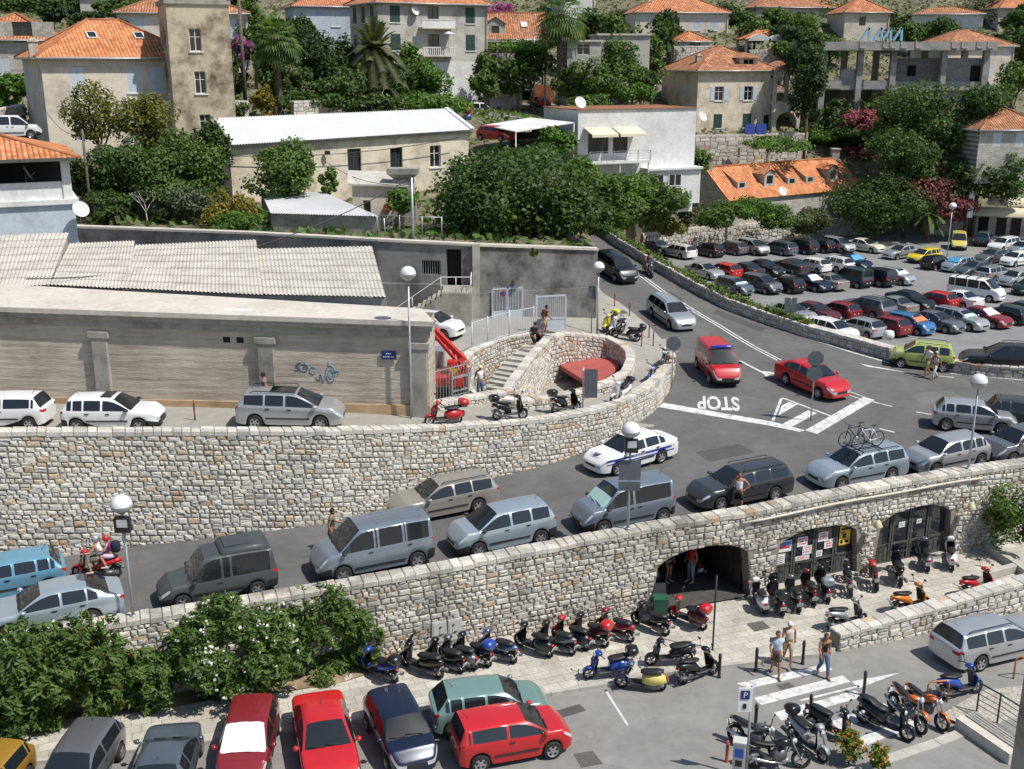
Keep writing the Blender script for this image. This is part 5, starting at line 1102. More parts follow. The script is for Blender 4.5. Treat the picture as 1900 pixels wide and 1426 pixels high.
for k,(u0,lab) in enumerate(((1388,'white barrel shaped canopy beside the tiled pavilion, left one'),(1425,'white barrel shaped canopy beside the tiled pavilion, right one'))):
 o = AT(u0,92,171);q = MB();vs = []
 for i in range(7): a = math.pi*i/6;vs += [(1.7*-math.cos(a)+1.7,0,1.2+.9*math.sin(a)),(1.7*-math.cos(a)+1.7,3,1.2+.9*math.sin(a))]
 q.add(vs,[(2*i,2*i+2,2*i+3,2*i+1) for i in range(6)]);q.add([vs[2*i] for i in range(7)],[tuple(range(7))]);o_ = q.build('canopy',M_white_w,None,tuple(o));tag(o_,lab,'canopy')
# kiosk with cream awnings at right
o = AT(1806,436,133);ks = thing('kiosk','low kiosk with cream curved awnings at the right edge of the car park','kiosk',(o.x,o.y,LOT),RAD(-20));q = MB();q.box(5,3,0,11,5,2.8);q.build('wall',M_block,ks)
for k,(x,z,d) in enumerate(((-.5,2.7,0),(1.2,3.7,2.5))):
 q = MB();vs = []
 for i in range(6): a = math.pi/2*i/5;vs += [(x,-1.6*math.cos(a)+d-.2,z+.9*math.sin(a)),(x+10,-1.6*math.cos(a)+d-.2,z+.9*math.sin(a))]
 q.add(vs,[(2*i,2*i+1,2*i+3,2*i+2) for i in range(5)],smooth=True);q.build('awning',M_awn,ks)
for x in (1,3,4.6,6.4): q = MB();q.box(x,.46,.1,1.1,.05,2.2);q.build('shop_window',M_dark,ks)
# rubble wall at the back of the car park, street walls and garage on the hill
bw = [AT(u,v,y) for u,v,y in ((1192,452,122),(1300,450,127),(1440,448,131),(1530,440,133.4),(1600,432,134))]
w_ = StoneWall([(p.x,p.y,LOT-.1,LOT+2.0) for p in bw]);w_.make('rubble_wall','rough pale rubble wall along the back of the car park',M_stB,thick=.5,h=.35,lmin=.35,lmax=.9,coping=.25,seed=41,warm=.5,out=.12)
bw = [AT(u,v,y) for u,v,y in ((1718,425,134),(1800,425,134))];w_ = StoneWall([(p.x,p.y,LOT-.1,LOT+1.9) for p in bw]);w_.make('rubble_wall','short pink grey rubble wall behind the yellow van',M_stB,thick=.5,h=.35,lmin=.35,lmax=.8,coping=.25,seed=42,warm=.5)
bw = [AT(u,v,y) for u,v,y in ((885,206,146),(945,196,147))];w_ = StoneWall([(p.x,p.y,14.5,topz(0,146,165)) for p in bw]);w_.make('garage_wall','pale stone garage wall on the upper street below the apartment house',M_block,thick=.5,h=.4,lmin=.5,lmax=1.2,coping=.25,seed=43)
bw = [AT(u,v,y) for u,v,y in ((1040,200,150),(1088,190,151),(1180,175,154))];w_ = StoneWall([(p.x,p.y,14.5,topz(0,150,163)) for p in bw]);w_.make('garage_wall','grey stone wall with a rusty garage door on the upper street',M_block,thick=.5,h=.4,lmin=.5,lmax=1.2,coping=.25,seed=44)
o = AT(1010,188,150);q = MB();q.box(0,0,-.3,2.6,.15,2.6);gd = q.build('garage_door',M_rust,None,(o.x,o.y,o.z-.2));tag(gd,'rust brown garage door behind the red car on the upper street','door')
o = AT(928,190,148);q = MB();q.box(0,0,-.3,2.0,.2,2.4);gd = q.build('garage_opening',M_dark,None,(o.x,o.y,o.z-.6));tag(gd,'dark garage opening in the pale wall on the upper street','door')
# upper street strip
pl_ = [tuple(AT(u,v,y)[:2]) for u,v,y in ((830,225,128),(1000,236,124),(1062,212,138),(1090,186,151),(960,190,149),(860,200,142))]
struct(patch('upper_road',pl_,lambda x,y: hill_z(x,y)+.12,M_lot,3))
# ============================================================ VEHICLES
def paint(name,c,metal=0.0,rough=.28):
 if name in MATS: return MATS[name]
 b = NB(name);n = b.noise(1.3,4,b.obj());b.color(b.ramp(n,[(.3,tuple(x*.93 for x in c)),(.7,tuple(min(1,x*1.05) for x in c))]))
 # road dust low on the body
 MATS[name] = b.set(rough,metal,.55 if rough < .4 else .1);b.b.inputs['Coat Roughness'].default_value = .06;return MATS[name]
PC = dict(silver=((.50,.51,.52),.55),silverblue=((.40,.47,.52),.45),grey=((.16,.165,.175),.4),dgrey=((.055,.06,.066),.3),beige=((.42,.40,.35),.5),black=((.010,.011,.013),.1),navy=((.012,.018,.045),.2),blue=((.05,.20,.42),.3),lblue=((.16,.36,.50),.3),
   white=((.78,.78,.77),0),cream=((.66,.63,.50),0),red=((.50,.018,.022),0),dred=((.24,.02,.026),.15),maroon=((.11,.018,.022),.2),teal=((.21,.34,.31),.35),green=((.34,.47,.085),.1),dteal=((.035,.085,.105),.3),dgreen=((.02,.04,.03),.2),yellow=((.72,.55,.03),0),pyellow=((.68,.58,.15),0),gold=((.36,.20,.03),.2),slate=((.10,.125,.15),.3),primer=((.055,.065,.07),0),lime=((.42,.50,.14),.05),steel=((.24,.28,.33),.45))
def pm(k): c,m = PC[k];return paint('car_paint_'+k,c,m,.5 if k == 'primer' else .28)
M_cgl = mat('car_glass',(.014,.018,.021),.08,var=.1,spec=.9);M_tyre = mat('tyre_rubber',(.018,.018,.018),.85,var=.3);M_rim = mat('alloy_rim',(.48,.48,.49),.35,metal=.7,var=.1);M_trim = mat('black_plastic_trim',(.022,.023,.025),.55,var=.2)
M_hl = mat('headlamp_glass',(.62,.65,.68),.12,metal=.35,var=.25,scale=9);M_tl = mat('tail_lamp_red',(.42,.012,.012),.2,var=.15,scale=9);M_pl = mat('number_plate_white',(.72,.72,.70),.5);M_amb = mat('amber_lamp',(.6,.2,.02),.25)
CARMESH = {}
def lerp(tab,x):
 if x <= tab[0][0]: return tab[0][1]
 for (a,va),(b,vb) in zip(tab,tab[1:]):
  if x <= b: k = (x-a)/(b-a) if b > a else 0;return va+(vb-va)*k
 return tab[-1][1]
def car_type(name,L,W,H,wb,fo,r=.30,nose=.62,hoodz=.80,cowl=(1.0,.98),wst=.35,roofend=-1.3,rwin=None,deck=None,tailz=.95,belt=(.92,.98),wtop=.64,pill=(),glass_to=None,bump='body',rails=False,doors=(.3,),rtop=None,van=False):
 """longitudinal positions are measured from mid length, front positive.
 cowl: windscreen foot (x, z); wst: windscreen top x; roofend: roof rear x; rwin: (x, z) foot of rear window; deck: boot end z"""
 if name in CARMESH: return CARMESH[name]
 xf,xr = L/2,-L/2;xa1 = xf-fo;xa2 = xa1-wb;ra = r+.055
 rwin = rwin or (xr+.10,tailz);w = W/2;rt = rtop or H-.03
 top = [(xr,min(rwin[1],tailz) if deck is None else deck-.03)]
 if rwin[0] > xr+.25: top += [(xr+.10,deck or tailz),(rwin[0],rwin[1])]
 else: top += [(rwin[0],rwin[1])]
 top += [(roofend,rt),((roofend+wst)/2,H),(wst,H-.035),(cowl[0],cowl[1]),((cowl[0]+xf)/2+.1,(cowl[1]+hoodz)/2+.045),(xf-.22,hoodz),(xf-.02,nose+.02),(xf,nose)]
 plan = [(xr,.86*w),(xr+.12,.955*w),(xr+.45,.99*w),(0,w),(xf-.75,.985*w),(xf-.32,.93*w),(xf-.1,.82*w),(xf,.70*w)]
 bl = lambda x: belt[0]+(belt[1]-belt[0])*((cowl[0]-x)/(cowl[0]-xr-.2)) if x < cowl[0] else 9
 st = {xr,xr+.05,xr+.16,xf,xf-.06,xf-.18,xf-.36,cowl[0],wst,roofend,rwin[0]}
 for xa in (xa1,xa2):
  for k in (-1.02,-.94,-.7,-.35,0,.35,.7,.94,1.02): st.add(xa+k*ra)
 pil = []
 for p in pill: st |= {p-.03,p+.03};pil.append(p)
 xs = sorted(st);out = [xs[0]]
 key = {cowl[0],wst,roofend,rwin[0],xf,xr}|{p+e for p in pill for e in (-.03,.03)}
 for x in xs[1:]:
  if x-out[-1] < .028:
   if x in key and out[-1] not in key: out[-1] = x
   elif x in key and out[-1] in key: out.append(x)
  else: out.append(x)
 xs = out;N = len(xs);bm = bmesh.new();cr = bm.edges.layers.float.new('crease_edge');rows = []
 for x in xs:
  zt = lerp(top,x);hw = lerp(plan,x);zl = .19 if not van else .24
  if x > xf-.3: zl += (x-xf+.3)*.15
  if x < xr+.3: zl += (xr+.3-x)*.3
  sill = zl
  for xa in (xa1,xa2):
   d = ra*ra-(x-xa)**2
   if d > 0: zl = max(zl,r+.01+math.sqrt(d))
  cab = rwin[0]-1e-6 <= x <= cowl[0]+1e-6
  b = min(bl(x),zt-.03) if cab else zt-.035
  if x > cowl[0] or x < rwin[0]: b = zt-.05
  tall = min(1,max(0,(zt-b-.06)/max(.1,H-b-.1))) if cab else 0
  wt = hw*(.90*(1-tall))+min(wtop,hw*.93)*tall
  z1 = zl+.03;z2 = max(z1+.02,sill+(b-sill)*.48);z3 = max(z2+.02,b-.10 if b-.1 > z2 else b-.03)
  if x > xf-.02 or x < xr+.02: z3 = max(z2+.02,b-.14)
  wz = zt-.075 if cab and tall > .2 else b+(zt-b)*.5
  ring = [(hw*.80,zl+.0),(hw*.955,zl+.012),(hw*1.0,z2),(hw*.995,z3),(hw*(.965 if cab else .95),b),(wt+.035*tall,wz),(wt-.05*tall if tall else wt*.93,zt-.018*tall-.012),(wt*.52,zt),(0,zt+.008)]
  rows.append([[bm.verts.new((x,s*y,z)) for y,z in (ring if s > 0 else ring)] if s > 0 else None for s in (1,)][0:1]+[[bm.verts.new((x,-y,z)) for y,z in ring[:-1]]])
 NR = 9
 def V(i,j,s):
  if j == NR-1: return rows[i][0][j]
  return rows[i][0][j] if s > 0 else rows[i][1][j]
 PAINT,TRIM,WS,RW = 0,1,2,3;names = ['body','trim','windscreen','rear_window'];slots = {}
 def slot(nm,key):
  if key not in slots: slots[key] = len(names);names.append(nm)
  return slots[key]
 gl_end = glass_to if glass_to is not None else (rwin[0]+.25 if roofend < xr+.6 else roofend)
 cuts = sorted([cowl[0]]+[p for p in pil]+[-9])
 for i in range(N-1):
  xm = (xs[i]+xs[i+1])/2
  for s in (1,-1):
   for j in range(NR-1):
    m = PAINT
    if cowl[0] > xm > wst and j >= 6: m = WS
    elif rwin[0] < xm < roofend and j >= 6: m = RW
    elif j == 4 and gl_end < xm < cowl[0]-.05:
     if not any(abs(xm-p) < .031 for p in pil):
      seg = sum(1 for p in pil if p > xm);m = slot('side_window',('w',s,seg))
    elif j == 0: m = TRIM
    elif bump == 'black' and j in (1,) and (xm > xa1+ra or xm < xa2-ra): m = TRIM
    elif bump == 'low' and j == 1 and (xm > xa1+ra-.02 or xm < xa2-ra+.02): m = TRIM
    elif j == 3 and xm > xf-.34: m = slot('headlight',('h',s))
    elif j == 3 and xm < xr+.17 and not van and not deck: m = slot('tail_light',('t',s))
    elif j == 3 and xm < xr+.17: m = slot('tail_light',('t',s))
    q = [V(i,j,s),V(i+1,j,s),V(i+1,j+1,s),V(i,j+1,s)]
    if s < 0: q = q[::-1]
    try: f = bm.faces.new(q)
    except ValueError: continue
    f.material_index = m;f.smooth = True
 # closed ends, split across so lamps and grille can sit in them
 for i,fr in ((N-1,True),(0,False)):
  cols = []
  for j in range(1,5):
   vl,vr = V(i,j,1),V(i,j,-1);cols.append([vl]+[bm.verts.new(vl.co.lerp(vr.co,k)+Vector(((.03 if fr else -.03)*(1-abs(2*k-1)),0,0))) for k in (.2,.36,.64,.8)]+[vr])
  for a in range(3):
   for k in range(5):
    q = [cols[a][k],cols[a][k+1],cols[a+1][k+1],cols[a+1][k]]
    if not fr: q = q[::-1]
    q = q[::-1]
    f = bm.faces.new(q);m = PAINT;s = 1 if k < 2 else -1
    if fr and a == 2: m = slot('headlight',('h',s)) if k in (0,4) else (slot('grille','g') if k in (1,2,3) else PAINT)
    if not fr and a == 2 and k in (0,4): m = slot('tail_light',('t',s))
    if bump == 'black' and a in (0,1): m = TRIM
    if bump == 'low' and a == 0: m = TRIM
    f.material_index = m;f.smooth = True
  up = cols[3];seq = [V(i,j,1) for j in range(5,9)]+[V(i,j,-1) for j in range(7,4,-1)]
  for_face = up+seq[::-1]
  f = bm.faces.new(for_face if not fr else for_face[::-1]);f.material_index = PAINT;f.smooth = True
  lo = cols[0]+[V(i,0,-1),V(i,0,1)]
  f = bm.faces.new(lo if not fr else lo[::-1]);f.material_index = TRIM
 # underside
 for i in range(N-1):
  try: bm.faces.new([V(i,0,1),V(i,0,-1),V(i+1,0,-1),V(i+1,0,1)]).material_index = TRIM
  except ValueError: pass
 bm.normal_update();bmesh.ops.recalc_face_normals(bm,faces=bm.faces)
 for e in bm.edges:
  ms = {f.material_index for f in e.link_faces}
  if len(ms) > 1: e[cr] = .85 if not (ms <= {PAINT,TRIM}) else .5
  elif len(e.link_faces) == 2 and e.calc_face_angle(0) > 1.0: e[cr] = .4
 # keep windscreen pillars and arches crisp
 for i in range(N):
  for s in (1,-1):
   for e in V(i,1,s).link_edges:
    if e.other_vert(V(i,1,s)) in (V(min(i+1,N-1),1,s),V(max(i-1,0),1,s)): e[cr] = max(e[cr],.8)
 cv = bm.verts.layers.float.new('crease_vert')
 GL = {WS,RW}|{k for (kk,k) in slots.items() if kk[0] == 'w'}
 for v in bm.verts:
  gf = [f.material_index for f in v.link_faces if f.material_index in GL]
  if gf and len(set(gf)) == 1 and len(gf) == 1 and len(v.link_faces) > 2: v[cv] = .9
 me = bpy.data.meshes.new('car');bm.to_mesh(me);bm.free()
 for nm in names: me.materials.append(None)
 o = bpy.data.objects.new('car',me);COL.objects.link(o);md = o.modifiers.new('s','SUBSURF');md.levels = 1;md.render_levels = 1
 dg = bpy.context.evaluated_depsgraph_get();dg.update();ev = o.evaluated_get(dg);full = bpy.data.meshes.new_from_object(ev)
 vco = [v.co.copy() for v in full.vertices];parts = []
 for k,nm in enumerate(names):
  mb = MB();mp = {}
  for p in full.polygons:
   if p.material_index != k: continue
   f = []
   for vi in p.vertices:
    if vi not in mp: mp[vi] = len(mb.v);mb.v.append(tuple(vco[vi]))
    f.append(mp[vi])
   mb.f.append(tuple(f));mb.m.append(0);mb.c.append(None);mb.uv.append(None);mb.sm.append(True)
  if mb.f:
   mt = {'body': None,'trim': M_trim,'windscreen': M_cgl,'rear_window': M_cgl,'side_window': M_cgl,'headlight': M_hl,'tail_light': M_tl,'grille': M_trim}[nm]
   parts.append((nm,mb.mesh(nm,mt or M_trim),mt is None,None))
 bpy.data.objects.remove(o);bpy.data.meshes.remove(full);bpy.data.meshes.remove(me)
 # small fittings
 mb = MB();mb.box(xf+.0,0,.40,.03,.5,.11);parts.append(('number_plate',mb.mesh('number_plate',M_pl),False,None))
 mb = MB();mb.box(xr-.0 if rwin[0] > xr+.3 else xr-.005,0,.62 if not van else .5,.03,.5,.11);parts.append(('number_plate',mb.mesh('number_plate',M_pl),False,None))
 mw = bl(cowl[0]-.25)
 for s in (1,-1):
  mb = MB();mb.loft([(cowl[0]-.22,s*(w+.06),mw+.07,.07,.045),(cowl[0]-.13,s*(w+.09),mw+.07,.09,.065),(cowl[0]-.05,s*(w+.07),mw+.065,.06,.04)],8);mb.beam((cowl[0]-.14,s*(w-.04),mw+.03),(cowl[0]-.14,s*(w+.05),mw+.05),.05,.04);parts.append(('wing_mirror',mb.mesh('wing_mirror',M_trim),bump == 'body',None))
  for p in doors: mb = MB();mb.box(p,s*(w+.004),bl(p)-.13,.17,.028,.035);parts.append(('door_handle',mb.mesh('door_handle',M_trim),False,None))
  mb = MB();mb.box((xa1+xa2)/2,s*(w+.002),.47,wb-2*ra-.16,.022,.055);parts.append(('side_moulding',mb.mesh('side_moulding',M_trim),False,None))
  if rails: mb = MB();mb.tube([(wst-.1,s*(wtop-.03),H-.02),(wst-.22,s*(wtop-.04),H+.045),(roofend+.35,s*(wtop-.04),H+.04),(roofend+.2,s*(wtop-.03),H-.01)],.022,5);parts.append(('roof_rail',mb.mesh('roof_rail',M_trim),False,None))
 mb = MB();mb.tube([(cowl[0]+.0,.45,cowl[1]+.035),(cowl[0]-.06,-.1,cowl[1]+.075)],.014,4);mb.tube([(cowl[0]+.0,-.1,cowl[1]+.035),(cowl[0]-.06,-.6,cowl[1]+.06)],.014,4);parts.append(('wipers',mb.mesh('wipers',M_trim),False,None))
 mb = MB();mb.tube([(roofend+.25,0,H-.01),(roofend+.02,0,H+.25)],.008,4);parts.append(('aerial',mb.mesh('aerial',M_trim),False,None))
 # wheels: tyre with rim as sub-part
 ty = MB();ty.lathe([(r*.62,-.09),(r*.9,-.098),(r*.985,-.08),(r,-.05),(r,.05),(r*.985,.08),(r*.9,.098),(r*.62,.09)],22,axis='y');tm = ty.mesh('tyre',M_tyre)
 rims = []
 for s in (1,-1):
  rb = MB();n = 20;rr = r*.66;vs = [(0,s*.085,0)];
  for q_,(rad,dp) in enumerate(((.05,.085),(rr*.42,.08),(rr*.86,.075),(rr,.094),(rr*.98,.06))):
   for j in range(n): a = 2*math.pi*j/n;vs.append((rad*math.cos(a),s*dp,rad*math.sin(a)))
  for j in range(n):
   k = (j+1) % n;f = [(0,1+j,1+k)]
   for q_ in range(4): f.append((1+q_*n+j,1+(q_+1)*n+j,1+(q_+1)*n+k,1+q_*n+k))
   for q_,ff in enumerate(f): rb.add([],[]);rb.f.append(ff if s < 0 else ff[::-1]);rb.m.append(1 if q_ == 2 and j % 4 in (0,1) else 0);rb.c.append(None);rb.uv.append(None);rb.sm.append(False)
  rb.v = vs;rims.append(rb.mesh('rim',[M_rim,M_black]))
 wheels = [(x,s*(w-.095),r,s) for x in (xa1,xa2) for s in (1,-1)]
 hub = MB()
 hub.box((xa1+xa2)/2,0,.2,wb+1.2*ra,W-.36,r+.1)
 for x in (xa1,xa2): hub.box(x,0,.12,2*ra*.94,W-.34,ra+.30)
 hb = hub.mesh('wheel_housing',M_black)
 CARMESH[name] = dict(parts=parts,tyre=tm,rims=rims,wheels=wheels,hub=hb,L=L,W=W,H=H,xa1=xa1,xa2=xa2,wst=wst,roofend=roofend);return CARMESH[name]
def CT():
 car_type('mini3',3.65,1.62,1.40,2.36,.66,.28,.60,.78,(.98,.93),.42,-1.40,(-1.68,.94),pill=(-.15,-1.30),belt=(.90,.95),wtop=.60,doors=(-.05,),bump='body')
 car_type('c2',3.67,1.66,1.46,2.32,.72,.30,.66,.86,(1.02,1.0),.30,-1.62,(-1.80,1.02),pill=(-.30,-1.45),belt=(.95,1.02),wtop=.60,doors=(-.2,))
 car_type('hatch5',3.84,1.66,1.44,2.49,.74,.30,.62,.82,(1.0,.96),.38,-1.45,(-1.80,.98),pill=(-.22,-.98,-1.4),belt=(.93,.99),wtop=.60,doors=(.0,-.85))
 car_type('hatch_old',3.96,1.67,1.42,2.54,.76,.29,.62,.80,(.92,.93),.22,-1.62,(-1.92,.93),pill=(-.25,-1.02,-1.45),belt=(.90,.93),wtop=.60,doors=(.0,-.85),bump='black')
 car_type('liftback',4.51,1.73,1.43,2.51,.90,.31,.62,.80,(1.02,.96),.30,-1.12,(-1.80,1.04),1.0,1.0,belt=(.93,1.0),wtop=.60,pill=(-.28,-1.08),glass_to=-1.45,doors=(-.05,-.92))
 car_type('sedan',4.50,1.74,1.42,2.68,.84,.31,.62,.80,(.95,.95),.15,-.98,(-1.55,1.0),.98,.98,belt=(.93,.98),wtop=.59,pill=(-.42,-1.18),glass_to=-1.3,doors=(-.15,-1.0))
 car_type('wagon',4.55,1.73,1.47,2.65,.88,.31,.62,.82,(1.02,.97),.32,-1.95,(-2.16,1.0),belt=(.94,1.0),wtop=.60,pill=(-.25,-1.05,-1.95),rails=True,doors=(-.05,-.9))
 car_type('mpv',4.13,1.72,1.60,2.58,.80,.31,.66,.92,(1.20,1.06),.38,-1.70,(-1.98,1.10),belt=(1.0,1.10),wtop=.61,pill=(-.12,-.98,-1.75),doors=(.1,-.8),bump='low')
 car_type('swagon',4.42,1.76,1.53,2.71,.88,.31,.64,.84,(1.25,1.02),.35,-1.80,(-2.08,1.06),belt=(.96,1.06),wtop=.60,pill=(-.15,-1.0,-1.85),rails=True,doors=(.05,-.85))
 car_type('panda',3.54,1.58,1.53,2.30,.66,.28,.66,.90,(1.02,1.02),.45,-1.50,(-1.70,1.02),belt=(.96,1.0),wtop=.62,pill=(-.1,-.85,-1.45),doors=(.1,-.65),rails=True,bump='low')
 car_type('ludo',4.10,1.72,1.80,2.69,.80,.31,.62,.90,(1.22,1.08),.52,-1.92,(-2.0,1.10),belt=(1.02,1.10),wtop=.68,pill=(-.12,-1.82),doors=(.02,-.35),bump='black',van=True)
 car_type('van',4.45,1.82,1.92,2.82,.88,.32,.66,.98,(1.42,1.16),.62,-2.08,(-2.17,1.14),belt=(1.10,1.16),wtop=.74,pill=(.10,-.02,-1.0,-1.1,-2.0),doors=(.28,-1.2),bump='black',van=True)
 car_type('bigvan',4.75,1.84,1.94,2.92,.86,.32,.70,1.0,(1.75,1.18),.95,-2.22,(-2.32,1.12),belt=(1.10,1.13),wtop=.78,pill=(.5,-.55,-1.65),doors=(.6,),bump='body',van=True)
 car_type('suv',4.9,1.95,1.72,2.95,.92,.38,.82,1.02,(1.15,1.16),.30,-1.95,(-2.25,1.2),belt=(1.12,1.2),wtop=.68,pill=(-.28,-1.2,-1.95),rails=True,doors=(-.1,-1.0))
 car_type('offroad',3.9,1.74,1.68,2.3,.70,.36,.78,1.0,(.85,1.1),.35,-1.72,(-1.85,1.1),belt=(1.06,1.1),wtop=.64,pill=(-.3,-1.15,-1.65),doors=(-.2,),bump='low')
 car_type('smallvan',4.05,1.60,1.78,2.55,.72,.28,.58,.78,(1.02,.93),.45,-1.85,(-1.98,.95),belt=(.90,.93),wtop=.68,pill=(-.1,-.40,-1.78),rtop=1.74,doors=(.0,),bump='black')
CT()
CARS = []
def car(kind,color,label,p,hd,cat='car',slope=0,group='parked cars',name=None,roll=0,plates=True):
 T = CARMESH[kind];c = thing(name or 'parked_car',label,cat,tuple(p),RAD(hd),group);c.rotation_euler = (RAD(roll),-RAD(slope),RAD(hd));m = pm(color);bodyo = None
 for nm,me,pt,_ in T['parts']:
  o = bpy.data.objects.new(nm,me);COL.objects.link(o);o.parent = c
  if pt: o.material_slots[0].link = 'OBJECT';o.material_slots[0].material = m
 link('wheel_housing',T['hub'],c)
 for x,y,z,s in T['wheels']:
  t = link('wheel',T['tyre'],c,(x,y,z));link('rim',T['rims'][0 if s > 0 else 1],t)
 CARS.append(c);return c
def on(u,v,zf):
 return R(u,v,zf) if callable(zf) else G(u,v,zf)
def car_at(kind,color,label,u,v,hd,zf,dz=None,**k):
 """u, v: where the body's centre falls on the photograph (mid length, mid width, at half height)"""
 h = CARMESH[kind]['H']*.45;f = (lambda x,y: zf(x,y)+h) if callable(zf) else zf+h
 p = on(u,v,f);slope = 0
 if callable(zf): d = Vector((math.cos(RAD(hd)),math.sin(RAD(hd))));slope = math.degrees(math.atan((zf(p.x+d.x,p.y+d.y)-zf(p.x-d.x,p.y-d.y))/2))
 return car(kind,color,label,(p.x,p.y,p.z-h),hd,slope=slope,**k)
rz = road_z
# --- middle road, parked along the lower wall
g1 = 'cars parked along the lower wall'
car_at('liftback','silverblue','silver blue saloon half hidden by the oleanders at the left edge',95,1123,206,rz,group=g1)
car_at('hatch5','lblue','sky blue hatchback in the road beside the scooter riders',12,1068,206,rz,group='cars on the road')
cx = car_at('smallvan','primer','dull dark grey van with a raised roof box behind the cab',402,1062,204,rz,group=g1,cat='van',name='parked_van')
car_at('van','steel','grey blue people carrier van with ribbed roof',690,1010,204,rz,group=g1,cat='van',name='parked_van')
car_at('mpv','silverblue','pale blue grey compact people carrier parked by the lower wall',930,975,204,rz,group=g1)
car_at('ludo','steel','grey high roofed family van with a pale sunshade behind the windscreen',1155,933,203,rz,group=g1,cat='van',name='parked_van')
car_at('wagon','dgrey','dark slate estate car beside the man in the white vest',1372,897,203,rz,group=g1)
lag = car_at('wagon','silverblue','silver blue estate car carrying bicycles on its roof',1590,862,202,rz,group=g1)
car_at('hatch5','silver','silver five door hatchback behind the bicycle carrier by the wall',1756,838,201,rz,group=g1)
car_at('hatch5','grey','dark blue grey hatchback at the right edge by the wall',1895,820,201,rz,group=g1)
car_at('wagon','beige','beige silver estate car driving past the tall wall',822,920,204,rz,group='cars on the road',name='moving_car')
pol = car_at('liftback','white','white police car with blue stripes coming round the corner',1170,834,213,rz,group='cars on the road',name='police_car')
# --- junction and main road
kan = car_at('ludo','red','red fire service van with a blue light bar waiting at the stop line',1332,672,-84,rz,cat='van',group='cars on the road',name='fire_van')
car_at('liftback','red','red saloon waiting beside the striped traffic island',1507,700,-62,rz,group='cars on the road',name='moving_car')
car_at('panda','lime','lime green small car behind the couple in white',1710,660,161,rz,group='cars on the road',name='moving_car')
car_at('suv','black','large black off road car at the right edge behind the lime green one',1866,668,165,rz,group='cars on the road',name='moving_car')
car_at('hatch5','silver','silver hatchback driving away at the right with its driver in view',1808,770,-17,rz,group='cars on the road',name='moving_car')
car_at('hatch_old','dgrey','dark grey hatchback cut off by the right edge above the wall',1912,766,-17,rz,group='cars on the road',name='moving_car')
car_at('wagon','silver','silver estate coming down the main road',1245,579,-72,rz,group='cars on the road',name='moving_car')
car_at('mpv','black','black people carrier coming down behind the concrete wall',1143,495,-66,rz,group='cars on the road',name='moving_car')
# --- upper street
uz = upper_z;g2 = 'cars parked on the upper street'
car_at('mini3','white','white three door hatchback cut off by the left edge of the upper street',12,760,181,uz,group=g2)
car_at('hatch_old','white','white five door hatchback with a dark sunroof on the upper street',212,763,1,uz,group=g2)
car_at('swagon','silver','silver estate with a glass roof on the upper street',540,756,1,uz,group=g2)
car_at('hatch5','white','white car parked in the yard behind the crane',800,603,-25,uz,group=g2)
# --- lower street
g3 = 'cars parked at the lower kerb'
car_at('c2','red','bright red three door car standing in front of the pale green one',948,1358,17,0,group=g3)
car_at('hatch5','teal','pale green hatchback parked along the kerb behind the bright red car',908,1304,12,0,group=g3)
car_at('mini3','navy','dark navy hatchback parked nose out beside the pale green one',742,1350,-68,0,group=g3)
c = car_at('sedan','red','red saloon with a bright windscreen parked nose out',603,1369,-74,0,group=g3)
c106 = car_at('mini3','dred','red hatchback with a white sheet over its windscreen',461,1370,-85,0,group=g3)
car_at('sedan','slate','blue grey saloon cut off by the bottom edge',306,1420,97,0,group=g3)
car_at('mini3','grey','dark grey hatchback cut off by the bottom edge, between the gold and blue grey cars',148,1418,-92,0,group=g3)
car_at('mini3','gold','gold brown car in the bottom left corner',-34,1462,-95,0,group=g3)
car_at('wagon','silver','silver estate driving along the lower road at the right edge',1842,1182,21,0,group='cars on the road',name='moving_car')
